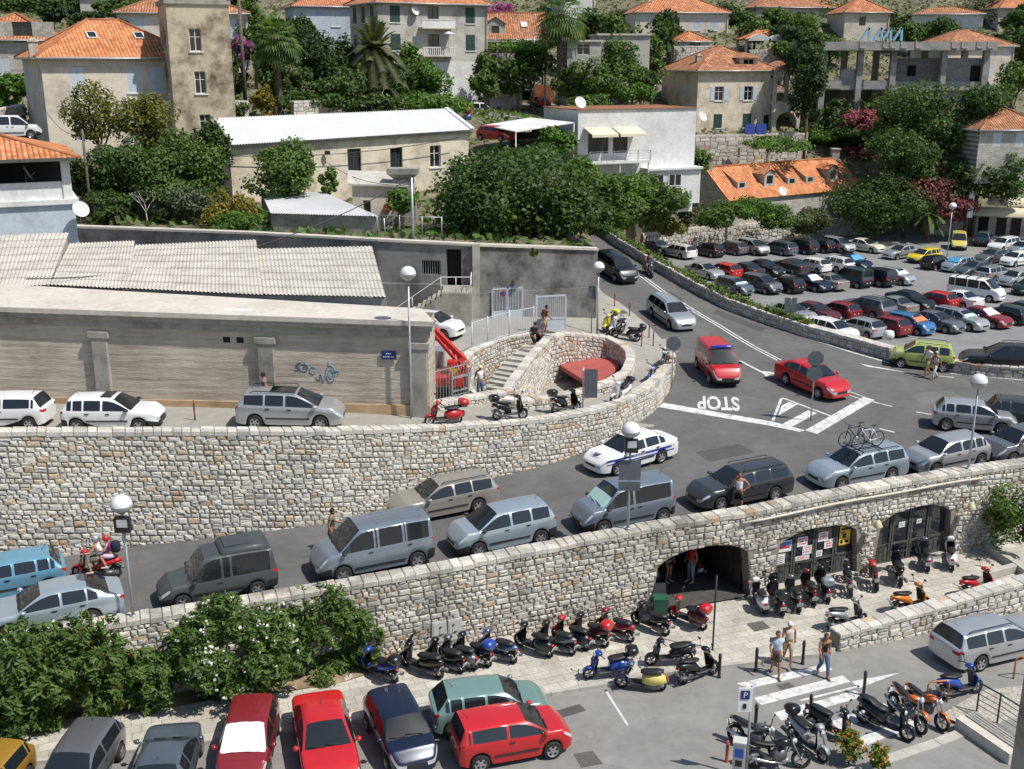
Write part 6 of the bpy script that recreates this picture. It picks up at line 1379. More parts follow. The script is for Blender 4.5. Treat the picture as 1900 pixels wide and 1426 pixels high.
# --- car park rows (heading points down to the right like the stalls)
g4 = 'cars in the car park'
LOTCARS = [
 ('sedan','slate','blue car at the far left end of the car park behind the plants',1212,457,124),('wagon','white','white estate at the left end of the back row',1258,466,124),('hatch5','black','black hatchback next to the white estate in the back row',1314,464,124),('hatch5','grey','grey hatchback between the black hatchback and the silver people carrier in the back row',1358,460,124),('mpv','silver','silver people carrier nose out in the back row',1398,459,-62),('wagon','slate','slate blue estate in the back row',1444,460,124),('mpv','black','black people carrier right of the slate blue estate in the back row',1486,457,124),('hatch5','black','black hatchback left of the pale people carrier in the back row',1520,456,124),('mpv','silver','pale silver people carrier with bright bonnet in the back row',1556,455,-62),('sedan','cream','old cream pickup like saloon at the right end of the back row',1605,456,-54),
 ('sedan','silver','silver saloon half hidden by the wall plants in the second row',1308,503,-59),('hatch5','red','red coupe in the second row',1344,502,122),('sedan','dgrey','dark grey saloon right of the red coupe',1380,500,122),('sedan','black','black saloon nose out in the middle of the second row',1420,497,-61),('sedan','dgrey','dark grey saloon left of the white hatchback in the second row',1465,493,122),('hatch5','white','white hatchback in the second row',1508,492,122),('wagon','white','white estate behind the dark green van',1545,489,122),('sedan','navy','dark blue saloon with a blue sunshade in the second row',1582,486,-61),
 ('hatch5','slate','slate hatchback nose out beside the wall plants',1363,531,-56),('mpv','grey','large grey people carrier nose out in the third row',1413,527,-56),('mini3','black','small black car tail out in the third row',1460,528,120),('sedan','navy','dark blue saloon with a pale windscreen strip in the third row',1503,524,-58),('sedan','beige','beige saloon tail out left of the dark green van',1533,522,120),('ludo','dteal','dark green blue van tail out in the third row',1580,514,122),('offroad','black','black off road car with a spare wheel on its back',1626,514,122),('hatch5','silver','silver hatchback with white paper behind its windscreen',1662,513,-56),
 ('sedan','silver','silver saloon half hidden behind the sign board on the low wall',1470,580,-58),('sedan','maroon','maroon saloon nose out in the fourth row',1513,579,-56),('mini3','dred','red hatchback tail out right of the maroon saloon',1558,576,120),('suv','grey','brown grey crossover in the fourth row',1610,570,120),('sedan','beige','pale grey saloon right of the brown grey crossover',1655,565,120),('sedan','black','black saloon behind the blue grey one in the fourth row',1690,557,-60),('mini3','red','bright red hatchback behind the silver estate in the fourth row',1738,556,122),('sedan','white','white saloon left of the white minibus',1775,554,122),
 ('hatch_old','white','white saloon partly hidden by the low wall',1548,612,-56),('hatch5','silver','silver hatchback tail out in the front row',1598,607,120),('mini3','dred','dark red hatchback tail out in the front row',1648,604,120),('c2','blue','bright blue small car nose out in the front row',1691,601,-54),('sedan','grey','blue grey saloon nose out right of the bright blue car',1738,596,-56),('wagon','silver','silver saloon nose out in the front row',1782,592,-57),('sedan','dred','dark red saloon with a white sunshade in the front row',1826,588,-57),('mini3','dgreen','dark green hatchback tail out in the front row',1872,583,120),('sedan','dgrey','dark grey saloon at the right end of the front row',1910,578,-57),
 ('sedan','silver','silver saloon left of the yellow car',1672,468,209),('hatch_old','yellow','bright yellow old saloon',1714,475,212),('mini3','black','black hatchback in front of the yellow saloon',1738,487,33),('hatch5','silverblue','silver blue hatchback with a blue sunshade right of the black hatchback',1778,491,212),('sedan','slate','slate saloon with a bright flank in the right hand row',1808,499,212),('wagon','silver','silver estate tail out in the right hand row',1846,507,35),('hatch5','silver','silver saloon at the right edge of the right hand row',1885,517,212),('hatch_old','dgreen','dark green car cut off at the right edge below the silver saloon',1912,532,212),
 ('ludo','pyellow','pale yellow delivery van facing the car park',1779,448,-110),('mpv','dteal','teal people carrier by the kiosk',1826,443,60),('wagon','white','white estate car with roof hatch near the kiosk',1862,454,217),('sedan','grey','grey saloon behind the slate one near the kiosk',1842,476,213),('hatch5','white','white hatchback behind the dark branch',1885,481,213),('hatch5','silverblue','pale blue hatchback at the right edge near the kiosk',1898,461,213)]
for kind,colr,lab,u,v,hd in LOTCARS: car_at(kind,colr,lab,u,v,hd,LOT,group=g4)
t4 = car_at('bigvan','white','white minibus with black roof bars in the car park',1812,537,-44,LOT,group=g4,cat='van',name='parked_van')
for x in (.2,-.7,-1.6): q = MB();q.beam((x,-.72,1.99),(x,.72,1.99),.06,.05);q.beam((x,-.72,1.99),(x,-.76,1.85),.05,.05,up=(1,0,0));q.beam((x,.72,1.99),(x,.76,1.85),.05,.05,up=(1,0,0));q.build('roof_bar',M_trim,t4)
# --- cars on the upper street of the hill
hz = lambda x,y: hill_z(x,y)+.13
def far_car(kind,colr,lab,u,v,y,hd):
 p = AT(u,v,y);c = car(kind,colr,lab,(p.x,p.y,p.z-.6),hd,group='cars on the hill street')
far_car('ludo','white','white van on the hill street below the apartment house',891,209,140,8);far_car('hatch5','silverblue','pale car behind the road signs on the hill street',850,214,132,160);far_car('hatch5','red','red car in front of the rusty garage door',1003,191,149,100);far_car('hatch5','red','red car under the white carport canopy',921,250,106,-40);far_car('hatch5','black','dark car under the white carport canopy',985,262,109,-10);far_car('hatch5','dteal','dark teal car behind the bushes left of the cream villa',1098,177,150,170);far_car('hatch5','white','white car behind the bushes close to the cream villa',1195,163,156,10);far_car('hatch5','white','white car half hidden by bushes left of the cream villa',1146,169,154,10)
far_car('ludo','white','white van behind the terrace house at the left edge',25,243,88,20)
# --- fittings of single cars
q = MB();W_ = .62
for k,x in enumerate((.45,)): q.loft([(x-.12,0,1.86,.62,.045),(x-.05,0,1.87,.64,.07),(x+.05,0,1.87,.64,.07),(x+.12,0,1.86,.62,.045)],10)
q.build('blue_light_bar',mat('blue_lamp',(.02,.03,.35),.2),kan)
M_bstripe = mat('police_blue_stripe',(.03,.05,.28),.35);Wp = CARMESH['liftback']['W']/2
for s in (1,-1):
 q = MB();xs_ = [-1.9,-1.55,-1.2,-.6,0,.6,1.0,1.5,1.95];vs = []
 for x in xs_:
  yy = s*(Wp*lerp([(-2.25,.9),(-1.8,.985),(0,1.0),(1.5,.985),(1.95,.93),(2.2,.8)],x)+.006);vs += [(x,yy,.70+.015*x),(x,yy,.80+.012*x)]
 fs = [(2*i,2*i+2,2*i+3,2*i+1) for i in range(len(xs_)-1)];q.add(vs,fs if s < 0 else [f[::-1] for f in fs]);q.build('blue_stripe',M_bstripe,pol)
 q = MB();vs2 = [(a,b+s*.001,c-.14) if i % 2 == 0 else (a,b+s*.001,c-.19) for i,(a,b,c) in enumerate(vs)];q.add(vs2,fs if s < 0 else [f[::-1] for f in fs]);q.build('blue_stripe',M_bstripe,pol)
def text_mesh(txt,size,m,ext=.0,bold=0):
 cu = bpy.data.curves.new('t','FONT');cu.body = txt;cu.size = size;cu.align_x = 'CENTER';cu.align_y = 'CENTER';cu.extrude = ext;cu.offset = bold
 o = bpy.data.objects.new('t',cu);COL.objects.link(o);dg = bpy.context.evaluated_depsgraph_get();me = bpy.data.meshes.new_from_object(o.evaluated_get(dg));bpy.data.objects.remove(o);me.materials.clear();me.materials.append(m);return me
me = text_mesh('POLICIJA',.17,M_wframe)
for s in (1,-1):
 t = link('lettering',me,pol,(.15,s*(Wp+.012),.755));t.rotation_euler = (math.pi/2,0,0 if s < 0 else math.pi)
t = link('lettering',text_mesh('POLICIJA',.16,M_bstripe),pol,(1.98,0,.853));t.rotation_euler = (0,RAD(10),RAD(90))
q = MB();q.add([(.0,-.16,0),(.0,.16,0),(-.18,.16,.0),(-.3,0,0),(-.18,-.16,0)],[(0,1,2,3,4)]);cb_ = q.build('police_badge',M_bstripe,pol,(1.72,0,.915));cb_.rotation_euler = (0,RAD(7),RAD(180));q = MB();q.add([(-.04,-.1,.004),(-.04,.1,.004),(-.16,.1,.004),(-.2,0,.004),(-.16,-.1,.004)],[(0,1,2,3,4)]);q.build('badge_centre',mat('badge_gold',(.5,.33,.05),.4),cb_)
# white sheet over the windscreen of the red hatchback
q = MB();T = CARMESH['mini3'];pr = [(.30,1.405,.56),(.45,1.385,.58),(.72,1.17,.63),(1.0,.955,.68),(1.12,.915,.66)];vs = []
for i,(x,z,hw) in enumerate(pr):
 for k in range(9): y = hw*(k/4-1);vs.append((x+rnd.uniform(-.01,.01),y,z+.035-.05*abs(k/4-1)**3+.008*math.sin(k*2.1+i)))
q.add(vs,[(i*9+k,(i+1)*9+k,(i+1)*9+k+1,i*9+k+1) for i in range(4) for k in range(8)],smooth=True);sh_ = q.build('sun_sheet',mat('white_cloth',(.82,.82,.81),.9),None,c106.location);sh_.rotation_euler = c106.rotation_euler;tag(sh_,'white cloth spread over the windscreen of the red hatchback','cloth')
# raised box of the dark grey van, ribs of the people carrier roof
q = MB();q.loft([(-.1,0,1.66,.60,.16),(-.2,0,1.72,.66,.2),(-1.2,0,1.74,.68,.2),(-1.75,0,1.72,.68,.2)],14,e=6);q.box(-.75,0,1.93,.95,.9,.03);o = q.build('roof_box',pm('primer'),cx)
vn = [c for c in CARS if c['label'].startswith('grey blue people')][0]
for k in range(4): q = MB();q.box(-.95,-.45+.3*k,1.895,1.7,.07,.025);q.build('roof_rib',pm('steel'),vn)
swc = [c for c in CARS if 'glass roof' in c['label']][0];q = MB();q.loft([(.25,0,1.50,.44,.022),(-.2,0,1.525,.45,.022),(-.8,0,1.53,.45,.022)],12,e=8);q.build('glass_roof',M_cgl,swc)
tp_c = [c for c in CARS if 'dark sunroof' in c['label']][0];q = MB();q.box(-.15,0,1.405,.45,.8,.03);q.build('sunroof',M_cgl,tp_c)
# sunshades and papers behind windscreens are seen as pale panels on the glass
def shade(key,m,k0=.08,k1=.62):
 c = [c for c in CARS if key in c['label']][0];w = [o for o in c.children if o.name.startswith('windscreen')][0].data;zs = [v.co.z for v in w.vertices];z0,z1 = min(zs),max(zs);q = MB();n_ = Vector((.55,0,.83))*.012
 for p in w.polygons:
  v = [w.vertices[i].co for i in p.vertices]
  if z0+(z1-z0)*k0 < sum(x.z for x in v)/len(v) < z0+(z1-z0)*k1: q.add([x+n_ for x in v],[tuple(range(len(v)))])
 if q.f: q.build('sunshade',m,c)
M_sh1 = mat('aqua_sunshade',(.45,.66,.62),.6);M_sh2 = mat('blue_sunshade',(.08,.35,.62),.5);M_sh3 = mat('white_sunshade',(.72,.74,.74),.6);M_sh4 = mat('orange_cloth_shade',(.55,.2,.08),.8)
shade('pale sunshade behind',M_sh1,.0,.55)
for k_ in ('dark blue saloon with a blue sunshade','silver blue hatchback with a blue sunshade'): shade(k_,M_sh2,.1,.9)
for k_ in ('white paper','dark red saloon with a white sunshade','pale windscreen strip'): shade(k_,M_sh3,.05,.8)
shade('bright blue small car',M_sh4,.05,.8);shade('slate hatchback nose out',M_sh1,.05,.5);shade('silver saloon nose out',M_sh1,.05,.5)
# bicycles on the roof of the silver blue estate
def bicycle(label,par,x,y,z,fm,group='bicycles on the car roof'):
 m4 = Matrix.Translation(par.location) @ par.rotation_euler.to_matrix().to_4x4() @ Matrix.Translation((x,y,z));b = thing('bicycle',label,'bicycle',m4.translation,0,group);b.rotation_euler = m4.to_euler()
 for xx in (-.52,.52):
  q = MB();n = 20;q.tube([(xx+.33*math.cos(2*math.pi*i/n),0,.34+.33*math.sin(2*math.pi*i/n)) for i in range(n+1)],.022,5,cap=False);w_ = q.build('wheel',M_tyre,b);q = MB()
  for i in range(9): a = math.pi*i/9;q.tube([(xx+.32*math.cos(a),0,.34+.32*math.sin(a)),(xx-.32*math.cos(a),0,.34-.32*math.sin(a))],.004,3,cap=False)
  q.build('spokes',M_steel,w_)
 q = MB();bbk,st_,hd_,ra_,fa = (-.1,0,.30),(-.24,0,.80),(.36,0,.84),(-.52,0,.34),(.52,0,.34)
 for a,c_ in ((bbk,st_),(bbk,hd_),(st_,hd_),(bbk,ra_),(st_,ra_)): q.tube([a,c_],.022,6)
 q.build('frame',fm,b);q = MB();q.tube([(.33,0,.95),hd_,fa],.02,6);q.build('fork',fm,b);q = MB();q.tube([(.33,0,.95),(.40,0,1.0)],.018,5);q.tube([(.36,-.29,1.01),(.42,-.1,1.0),(.42,.1,1.0),(.36,.29,1.01)],.016,5);q.build('handlebar',M_black,b)
 q = MB();q.tube([st_,(-.28,0,.95)],.014,5);q.loft([(-.42,0,.97,.07,.02),(-.3,0,.98,.06,.025),(-.13,0,.97,.02,.015)],8);q.build('saddle',M_black,b);q = MB();q.lathe([(.0,.03),(.09,.03),(.09,.04),(0,.04)],12,bbk,'y');q.tube([(-.1,.04,.3),(-.05,.06,.14)],.012,4);q.build('crank',M_steel,b);return b
M_fbl = mat('bicycle_black',(.02,.02,.02),.35);M_fwh = mat('bicycle_white_blue',(.55,.56,.66),.35)
bicycle('black bicycle on the roof carrier, nearest the bonnet side',lag,.05,-.22,1.56,M_fbl);bicycle('white and blue bicycle on the roof carrier',lag,-.25,.30,1.56,M_fwh)
for x in (.25,-.75): q = MB();q.beam((x,-.68,1.53),(x,.68,1.53),.05,.04);q.build('roof_bar',M_trim,lag)
for yy in (-.22,.30): q = MB();q.beam((-.85,yy,1.555),(.7,yy,1.555),.07,.025);q.build('bike_tray',M_trim,lag)
# ============================================================ SCOOTERS AND MOTORCYCLES
M_seat = mat('black_seat_vinyl',(.018,.018,.019),.5,var=.3);M_chr = mat('chrome',(.55,.55,.56),.2,metal=.9,var=.1);M_eng = mat('engine_metal',(.16,.16,.165),.45,metal=.6,var=.3);M_plast = mat('dark_plastic',(.03,.031,.034),.45,var=.2)
SC = {}
def mesh_once(key,fn,mats):
 if key not in SC: q = MB();fn(q);SC[key] = q.mesh(key.split('|')[0],mats)
 return SC[key]
def wheel_fn(r,w):
 def f(q):
  q.lathe([(r*.68,-w*.6),(r*.86,-w),(r*.98,-w*.6),(r,0),(r*.98,w*.6),(r*.86,w),(r*.68,w*.6),(r*.68,-w*.6)],18,axis='y',m=0)
  q.lathe([(.0,-w*.5),(r*.16,-w*.5),(r*.16,w*.5),(.0,w*.5)],10,axis='y',m=1)
  for k in range(5): a = 2*math.pi*k/5;q.beam((0,0,0),(r*.7*math.cos(a),0,r*.7*math.sin(a)),.035,.045,1,up=(0,1,0))
 return f
def scooter(label,rear,front,zf,color,case=None,style='sport',seat=None,screen=False,group='parked scooters',cat='scooter',rider=False,accent=None,lean=7,sc=1.0,name='parked_scooter'):
 """rear, front: where the tyres meet the ground on the photograph"""
 a,b = on(*rear,zf),on(*front,zf);d = b-a;hd = math.atan2(d.y,d.x);c = (a+b)/2
 t = thing(name,label,cat,(c.x,c.y,c.z),hd,group);t.rotation_euler = (RAD(-lean),-math.asin(max(-.3,min(.3,d.z/max(.5,d.length)))),hd);t.scale = (sc*1.04,sc*1.16,sc*1.06)
 P_ = pm(color) if isinstance(color,str) else color;A_ = pm(accent) if accent else P_
 v = style == 'classic';wr = .23 if not style == 'maxi' else .26;wb = 1.26 if style != 'maxi' else 1.42;xf,xr = wb/2,-wb/2
 k = style
 def part(nm,fn,m,par=t): return link(nm,mesh_once(nm+'|'+k,fn,[None] if m is None else m),par)
 def painted(nm,fn,m): o = part(nm,fn,None);o.material_slots[0].link = 'OBJECT';o.material_slots[0].material = m;return o
 for x,nm in ((xf,'front_wheel'),(xr,'rear_wheel')):
  o = link(nm,mesh_once('wheel|'+k,wheel_fn(wr,.055 if k != 'maxi' else .07),[M_tyre,M_rim]),t,(x,0,wr))
 def fork(q):
  q.tube([(xf,.06,wr),(xf-.10,.05,.62),(xf-.2,.0,.88)],.02,6);q.tube([(xf,-.06,wr),(xf-.10,-.05,.62)],.02,6)
 part('fork',fork,M_eng)
 def fend(q): q.loft([(xf+.22,0,wr+.12,.06,.025,-.9),(xf+.1,0,wr+.24,.075,.03,-.4),(xf-.08,0,wr+.26,.08,.035,.3),(xf-.24,0,wr+.10,.07,.03,1.0)],10)
 painted('front_mudguard',fend,P_)
 def shield(q):
  w0 = .2 if v else .17
  q.loft([(xf-.18,0,.30,.13,.05,.2),(xf-.10,0,.46,w0,.055,.3),(xf-.11,0,.64,w0+.02,.06,.35),(xf-.19,0,.80,w0*.95,.055,.45),(xf-.24,0,.90,w0*.6,.05,.6),(xf-.27,0,.97,.1,.05,.7)],12,e=2.2)
 painted('leg_shield',shield,P_)
 def inner(q): q.quad((xf-.20,-.14,.33),(xf-.20,.14,.33),(xf-.27,.13,.84),(xf-.27,-.13,.84));q.quad((xf-.2,.14,.33),(xf-.2,-.14,.33),(xf-.27,-.13,.84),(xf-.27,.13,.84))
 part('inner_panel',inner,M_plast)
 def floor(q): q.loft([(xf-.16,0,.30,.13,.035),(xf-.35,0,.27,.16,.035),(-.12,0,.27,.16,.04),(-.2,0,.32,.13,.05)],10,e=4)
 part('footboard',floor,M_plast)
 def rearb(q):
  if v: q.loft([(-.05,0,.42,.10,.16),(-.2,0,.46,.17,.2),(-.42,0,.46,.20,.22),(-.66,0,.47,.17,.19),(-.86,0,.46,.08,.1)],14)
  elif k == 'maxi': q.loft([(.05,0,.38,.12,.16),(-.15,0,.50,.17,.2),(-.45,0,.58,.19,.18),(-.72,0,.66,.15,.13),(-.98,0,.72,.07,.07)],12)
  else: q.loft([(.0,0,.36,.10,.14),(-.15,0,.50,.14,.18),(-.40,0,.58,.165,.15),(-.66,0,.64,.13,.10),(-.90,0,.70,.05,.05)],12)
 painted('rear_body',rearb,A_)
 def seatf(q):
  if k == 'maxi': q.loft([(.02,0,.72,.11,.05),(-.2,0,.73,.17,.07),(-.42,0,.78,.16,.07),(-.5,0,.85,.16,.06),(-.75,0,.88,.14,.055),(-.92,0,.87,.08,.04)],12)
  else: q.loft([(.0,0,.73,.08,.035),(-.12,0,.735,.14,.055),(-.38,0,.755,.155,.06),(-.55,0,.79,.13,.055),(-.76,0,.80,.08,.04)],12)
 part('seat',seatf,seat or M_seat)
 def head(q): q.loft([(xf-.40,0,.99,.10,.05),(xf-.31,0,1.01,.13,.07),(xf-.22,0,.99,.11,.07),(xf-.15,0,.965,.06,.045)],12)
 painted('handlebar_cover',head,P_)
 def bar(q): q.tube([(xf-.40,-.34,1.02),(xf-.32,-.2,1.03),(xf-.28,0,1.0),(xf-.32,.2,1.03),(xf-.40,.34,1.02)],.018,6)
 hb = part('handlebar',bar,M_plast)
 for s in (1,-1):
  def mir(q,s=s): q.tube([(xf-.31,s*.2,1.04),(xf-.27,s*.28,1.2)],.008,4);q.loft([(xf-.28,s*.31,1.24,.065,.04),(xf-.25,s*.31,1.24,.055,.034)],10)
  link('mirror',mesh_once('mirror|%s%d' % (k,s),mir,M_plast),hb)
 def lamp(q): q.lathe([(0,.02),(.07,.015),(.075,-.02)],12,(xf-.14 if v else xf-.13,0,.97 if v else .86),'x')
 part('headlamp',lamp,M_hl)
 def eng(q): q.loft([(-.20,.05,.24,.10,.10),(-.4,.06,.22,.11,.11),(xr-.02,.08,wr,.05,.09)],8);q.beam((xr,.1,wr),(-.15,.1,.26),.06,.12)
 part('engine',eng,M_eng)
 def exh(q): q.tube([(-.1,-.12,.2),(xr+.15,-.15,.22),(xr+.12,-.16,.25),(xr-.3,-.17,.34)],[.022,.025,.055,.06],8)
 part('exhaust',exh,M_chr if v else M_eng)
 def tl(q): q.loft([(-.84,0,.60 if not v else .55,.075,.04),(-.9,0,.60 if not v else .55,.065,.035)],8)
 part('tail_light',tl,M_tl)
 def pl_(q): q.quad((-.86,.1,.34),(-.86,-.1,.34),(-.93,-.1,.52),(-.93,.1,.52));q.quad((-.855,-.1,.34),(-.855,.1,.34),(-.925,.1,.52),(-.925,-.1,.52))
 part('number_plate',pl_,M_pl)
 def rf(q): q.loft([(xr-.26,0,.40,.06,.02,.9),(xr-.1,0,wr+.26,.07,.02,.3),(xr+.1,0,wr+.26,.07,.02,-.3)],8)
 part('rear_mudguard',rf,M_plast)
 def stand(q): q.tube([(-.1,.1,.25),(-.16,.17,.01)],.012,4)
 part('side_stand',stand,M_eng)
 if case:
  def cs(q): q.loft([(-.62,0,.97,.15,.1),(-.68,0,.98,.2,.135),(-.86,0,.98,.21,.14),(-1.0,0,.97,.17,.11)],14,e=2.6)
  def ck(q): q.box(-.82,0,.79,.3,.2,.05)
  part('case_rack',ck,M_eng);painted('top_case',cs,pm(case))
 if screen:
  def ws(q):
   vs = []
   for i in range(5):
    for j in range(5): y = .19*(j/2-1)*(1-.06*i);vs.append((xf-.16-.055*i-.05*abs(j/2-1),y,.95+.1*i))
   q.add(vs,[(i*5+j,i*5+j+1,(i+1)*5+j+1,(i+1)*5+j) for i in range(4) for j in range(4)],smooth=True)
  part('windshield',ws,M_wsc)
 return t
M_wsc = mat('tinted_screen',(.05,.055,.06),.08,spec=.8)
def motorcycle(label,rear,front,zf,color,seatm=None,kind='naked',group='parked motorcycles',lean=8,case=None):
 a,b = on(*rear,zf),on(*front,zf);d = b-a;hd = math.atan2(d.y,d.x);c = (a+b)/2
 t = thing('parked_motorcycle',label,'motorcycle',(c.x,c.y,c.z),hd,group);t.rotation_euler = (RAD(-lean),0,hd);P_ = pm(color);k = 'moto'+kind;r = .31;xf,xr = .70,-.70;off = .16 if kind == 'trail' else 0
 def part(nm,fn,m): return link(nm,mesh_once(nm+'|'+k,fn,m),t)
 def painted(nm,fn,m): o = link(nm,mesh_once(nm+'|'+k,fn,[None]),t);o.material_slots[0].link = 'OBJECT';o.material_slots[0].material = m;return o
 for x,nm in ((xf,'front_wheel'),(xr,'rear_wheel')): link(nm,mesh_once('wheel|'+k,wheel_fn(r,.06),[M_tyre,M_rim]),t,(x,0,r))
 def fork(q):
  for s in (1,-1): q.tube([(xf,s*.09,r),(xf-.24,s*.09,.78+off),(xf-.30,s*.09,.98+off)],.026,7)
 part('fork',fork,M_chr)
 def fend(q): q.loft([(xf+.28,0,r+.14+off,.06,.012,-.9),(xf+.1,0,r+.31+off,.07,.015,-.3),(xf-.15,0,r+.29+off,.07,.015,.5)],8)
 painted('front_mudguard',fend,P_)
 def tank(q): q.loft([(.36,0,.84+off*.6,.07,.07),(.25,0,.86+off*.6,.14,.12),(.05,0,.85+off*.6,.15,.12),(-.12,0,.79+off*.6,.09,.08)],12)
 painted('fuel_tank',tank,P_)
 def seat(q): q.loft([(-.05,0,.80+off*.6,.08,.035),(-.2,0,.79+off*.6,.13,.05),(-.45,0,.81+off*.6,.13,.055),(-.72,0,.86+off*.6,.1,.04),(-.85,0,.88+off*.6,.05,.025)],12)
 part('seat',seat,seatm or M_seat)
 def tail(q): q.loft([(-.35,0,.70+off*.6,.09,.06),(-.65,0,.76+off*.6,.10,.06),(-.95,0,.84+off*.6,.05,.03)],10)
 painted('tail_unit',tail,P_)
 def eng(q): q.loft([(.25,0,.45,.10,.12),(.12,0,.48,.17,.2),(-.1,0,.45,.18,.19),(-.22,0,.42,.10,.12)],10,e=3);q.beam((-.15,.08,.36),(xr,.09,r),.05,.07);q.beam((-.15,-.08,.36),(xr,-.09,r),.05,.07)
 part('engine',eng,M_eng)
 def fr(q): q.tube([(.36,.06,.86+off),(.1,.12,.68),(-.2,.11,.5)],.025,6);q.tube([(.36,-.06,.86+off),(.1,-.12,.68),(-.2,-.11,.5)],.025,6);q.tube([(-.15,.08,.65),(-.75,.07,.8+off*.6)],.018,6);q.tube([(.36,0,.8+off),(.2,0,.35),(-.2,0,.3)],.02,6)
 part('frame',fr,M_black)
 def bar(q): q.tube([(.28,-.37,1.06+off),(.36,-.2,1.06+off),(.40,0,1.0+off),(.36,.2,1.06+off),(.28,.37,1.06+off)],.018,6)
 hb = part('handlebar',bar,M_black)
 for s in (1,-1):
  def mir(q,s=s): q.tube([(.33,s*.25,1.07+off),(.36,s*.33,1.2+off)],.008,4);q.loft([(.34,s*.36,1.22+off,.06,.035),(.365,s*.36,1.22+off,.05,.03)],8)
  link('mirror',mesh_once('mirror|%s%d' % (k,s),mir,M_plast),hb)
 def lamp(q): q.lathe([(0,.05),(.07,.045),(.085,.0),(.05,-.1)],12,(.50,0,.90+off),'x')
 part('headlamp',lamp,M_hl)
 def exh(q): q.tube([(.25,-.1,.4),(.2,-.14,.25),(-.2,-.16,.27),(xr+.1,-.19,.36),(xr-.25,-.2,.48)],[.025,.025,.03,.055,.055],8)
 part('exhaust',exh,M_chr)
 def rf(q): q.loft([(xr-.3,0,.48,.07,.012,.9),(xr-.14,0,r+.33,.08,.015,.4),(xr+.15,0,r+.34,.08,.015,-.3)],8)
 part('rear_mudguard',rf,M_plast)
 def pl_(q): q.quad((-.98,.1,.52),(-.98,-.1,.52),(-1.02,-.1,.7),(-1.02,.1,.7));q.quad((-.975,-.1,.52),(-.975,.1,.52),(-1.015,.1,.7),(-1.015,-.1,.7))
 part('number_plate',pl_,M_pl)
 def tl(q): q.loft([(-.92,0,.78,.06,.03),(-.97,0,.78,.05,.025)],8)
 part('tail_light',tl,M_tl);return t
PC['orange'] = ((.62,.20,.02),0);PC['oranger'] = ((.66,.14,.02),0);PC['vyellow'] = ((.74,.66,.06),0);PC['rblue'] = ((.02,.07,.36),.2);PC['sblue'] = ((.10,.15,.26),.35)
# row along the lower wall, tails towards the street
row = [((733,1266),'rblue','black','sport','dark blue scooter with a black top case beside the oleander',{}),((812,1257),'black',None,'maxi','large black touring scooter with a tall windscreen in the wall row',dict(screen=True)),((856,1248),'black',None,'sport','black scooter half hidden between the touring scooter and the grey one',{}),((880,1243),'grey',None,'classic','grey scooter with pale mirrors in front of the right meter cabinet',{}),((906,1237),'navy','rblue','sport','dark scooter with a shiny blue top case',{}),((953,1230),'sblue',None,'sport','dark blue scooter with an orange tail and yellow cloth on its seat',{}),
  ((1020,1219),'black',None,'classic','black scooter with a grey leg shield, left of the pair with white plates',{}),((1061,1215),'black',None,'sport','black scooter with a silver tail, right of the pair with white plates',dict(accent='grey')),((1089,1206),'red',None,'classic','scooter with a bright red front in the wall row',dict(accent='black')),((1123,1200),'black','red','sport','black scooter with a glossy red top case in the middle of the wall row',dict(accent='maroon')),((1170,1191),'dred',None,'sport','dark red scooter with a rear carrier in the wall row',dict(accent='dred')),((1236,1178),'black',None,'sport','black scooter standing just left of the green bin',{}),((1305,1168),'red','red','classic','red scooter with a round red top case near the thin post',dict(accent='maroon'))]
for (u,v),col,cs,st_,lab,kw in row: scooter(lab,(u,v),(u-58,v-23),TZ,col,cs,st_,group='scooters along the lower wall',**kw)
scooter('blue scooter with a black top case on the kerb edge',(1155,1251),(1096,1258),TZ,'rblue','black','classic',group='scooters at the kerb')
scooter('grey blue scooter with a yellow body panel below the kerb',(1227,1281),(1149,1274),0,'sblue',None,'classic',accent='pyellow',group='scooters at the kerb')
scooter('black scooter facing left behind the grey and yellow one',(1268,1229),(1212,1233),TZ,'black',None,'sport',group='scooters at the kerb');scooter('black scooter facing right beside the left bollard',(1272,1267),(1320,1251),0,'black',None,'sport',group='scooters at the kerb')
terr = [((1421,1142),(1400,1108),'white',None,'classic','white classic scooter at the left end of the arch row',dict(screen=False)),((1453,1144),(1432,1110),'black','black','classic','black scooter with a tall clear screen and a black top case',dict(screen=True)),((1484,1137),(1464,1103),'grey',None,'sport','dark grey scooter between the black screened one and the dark red one',{}),((1512,1126),(1493,1092),'maroon',None,'sport','dark red scooter in front of the postered doors',{}),((1538,1119),(1520,1086),'black','silverblue','classic','scooter with a pale blue top case in front of the postered doors',{}),((1672,1090),(1662,1054),'black',None,'maxi','black touring scooter in front of the right glazed arch',dict(screen=True)),((1723,1062),(1714,1032),'grey',None,'classic','grey scooter right of the touring scooter by the right arch',{}),((1768,1061),(1764,1030),'white',None,'classic','white and grey classic scooter at the right end of the arch row',{})]
for r_,f_,col,cs,st_,lab,kw in terr: scooter(lab,r_,f_,TZ,col,cs,st_,group='scooters in front of the arches',**kw)
motorcycle('slim black motorcycle right of the pale blue top case',(1581,1111),(1568,1072),TZ,'black',kind='trail',group='scooters in front of the arches');motorcycle('red sports motorcycle between the two glazed arches',(1629,1101),(1615,1062),TZ,'red',group='scooters in front of the arches')
scooter('silver and black scooter behind the end of the terrace wall',(1545,1168),(1598,1158),TZ,'silver',None,'sport',group='scooters behind the terrace wall');scooter('orange scooter behind the terrace wall',(1662,1138),(1716,1127),TZ,'orange',None,'sport',group='scooters behind the terrace wall');scooter('red scooter behind the terrace wall near the right edge',(1790,1108),(1838,1097),TZ,'red',None,'sport',group='scooters behind the terrace wall')
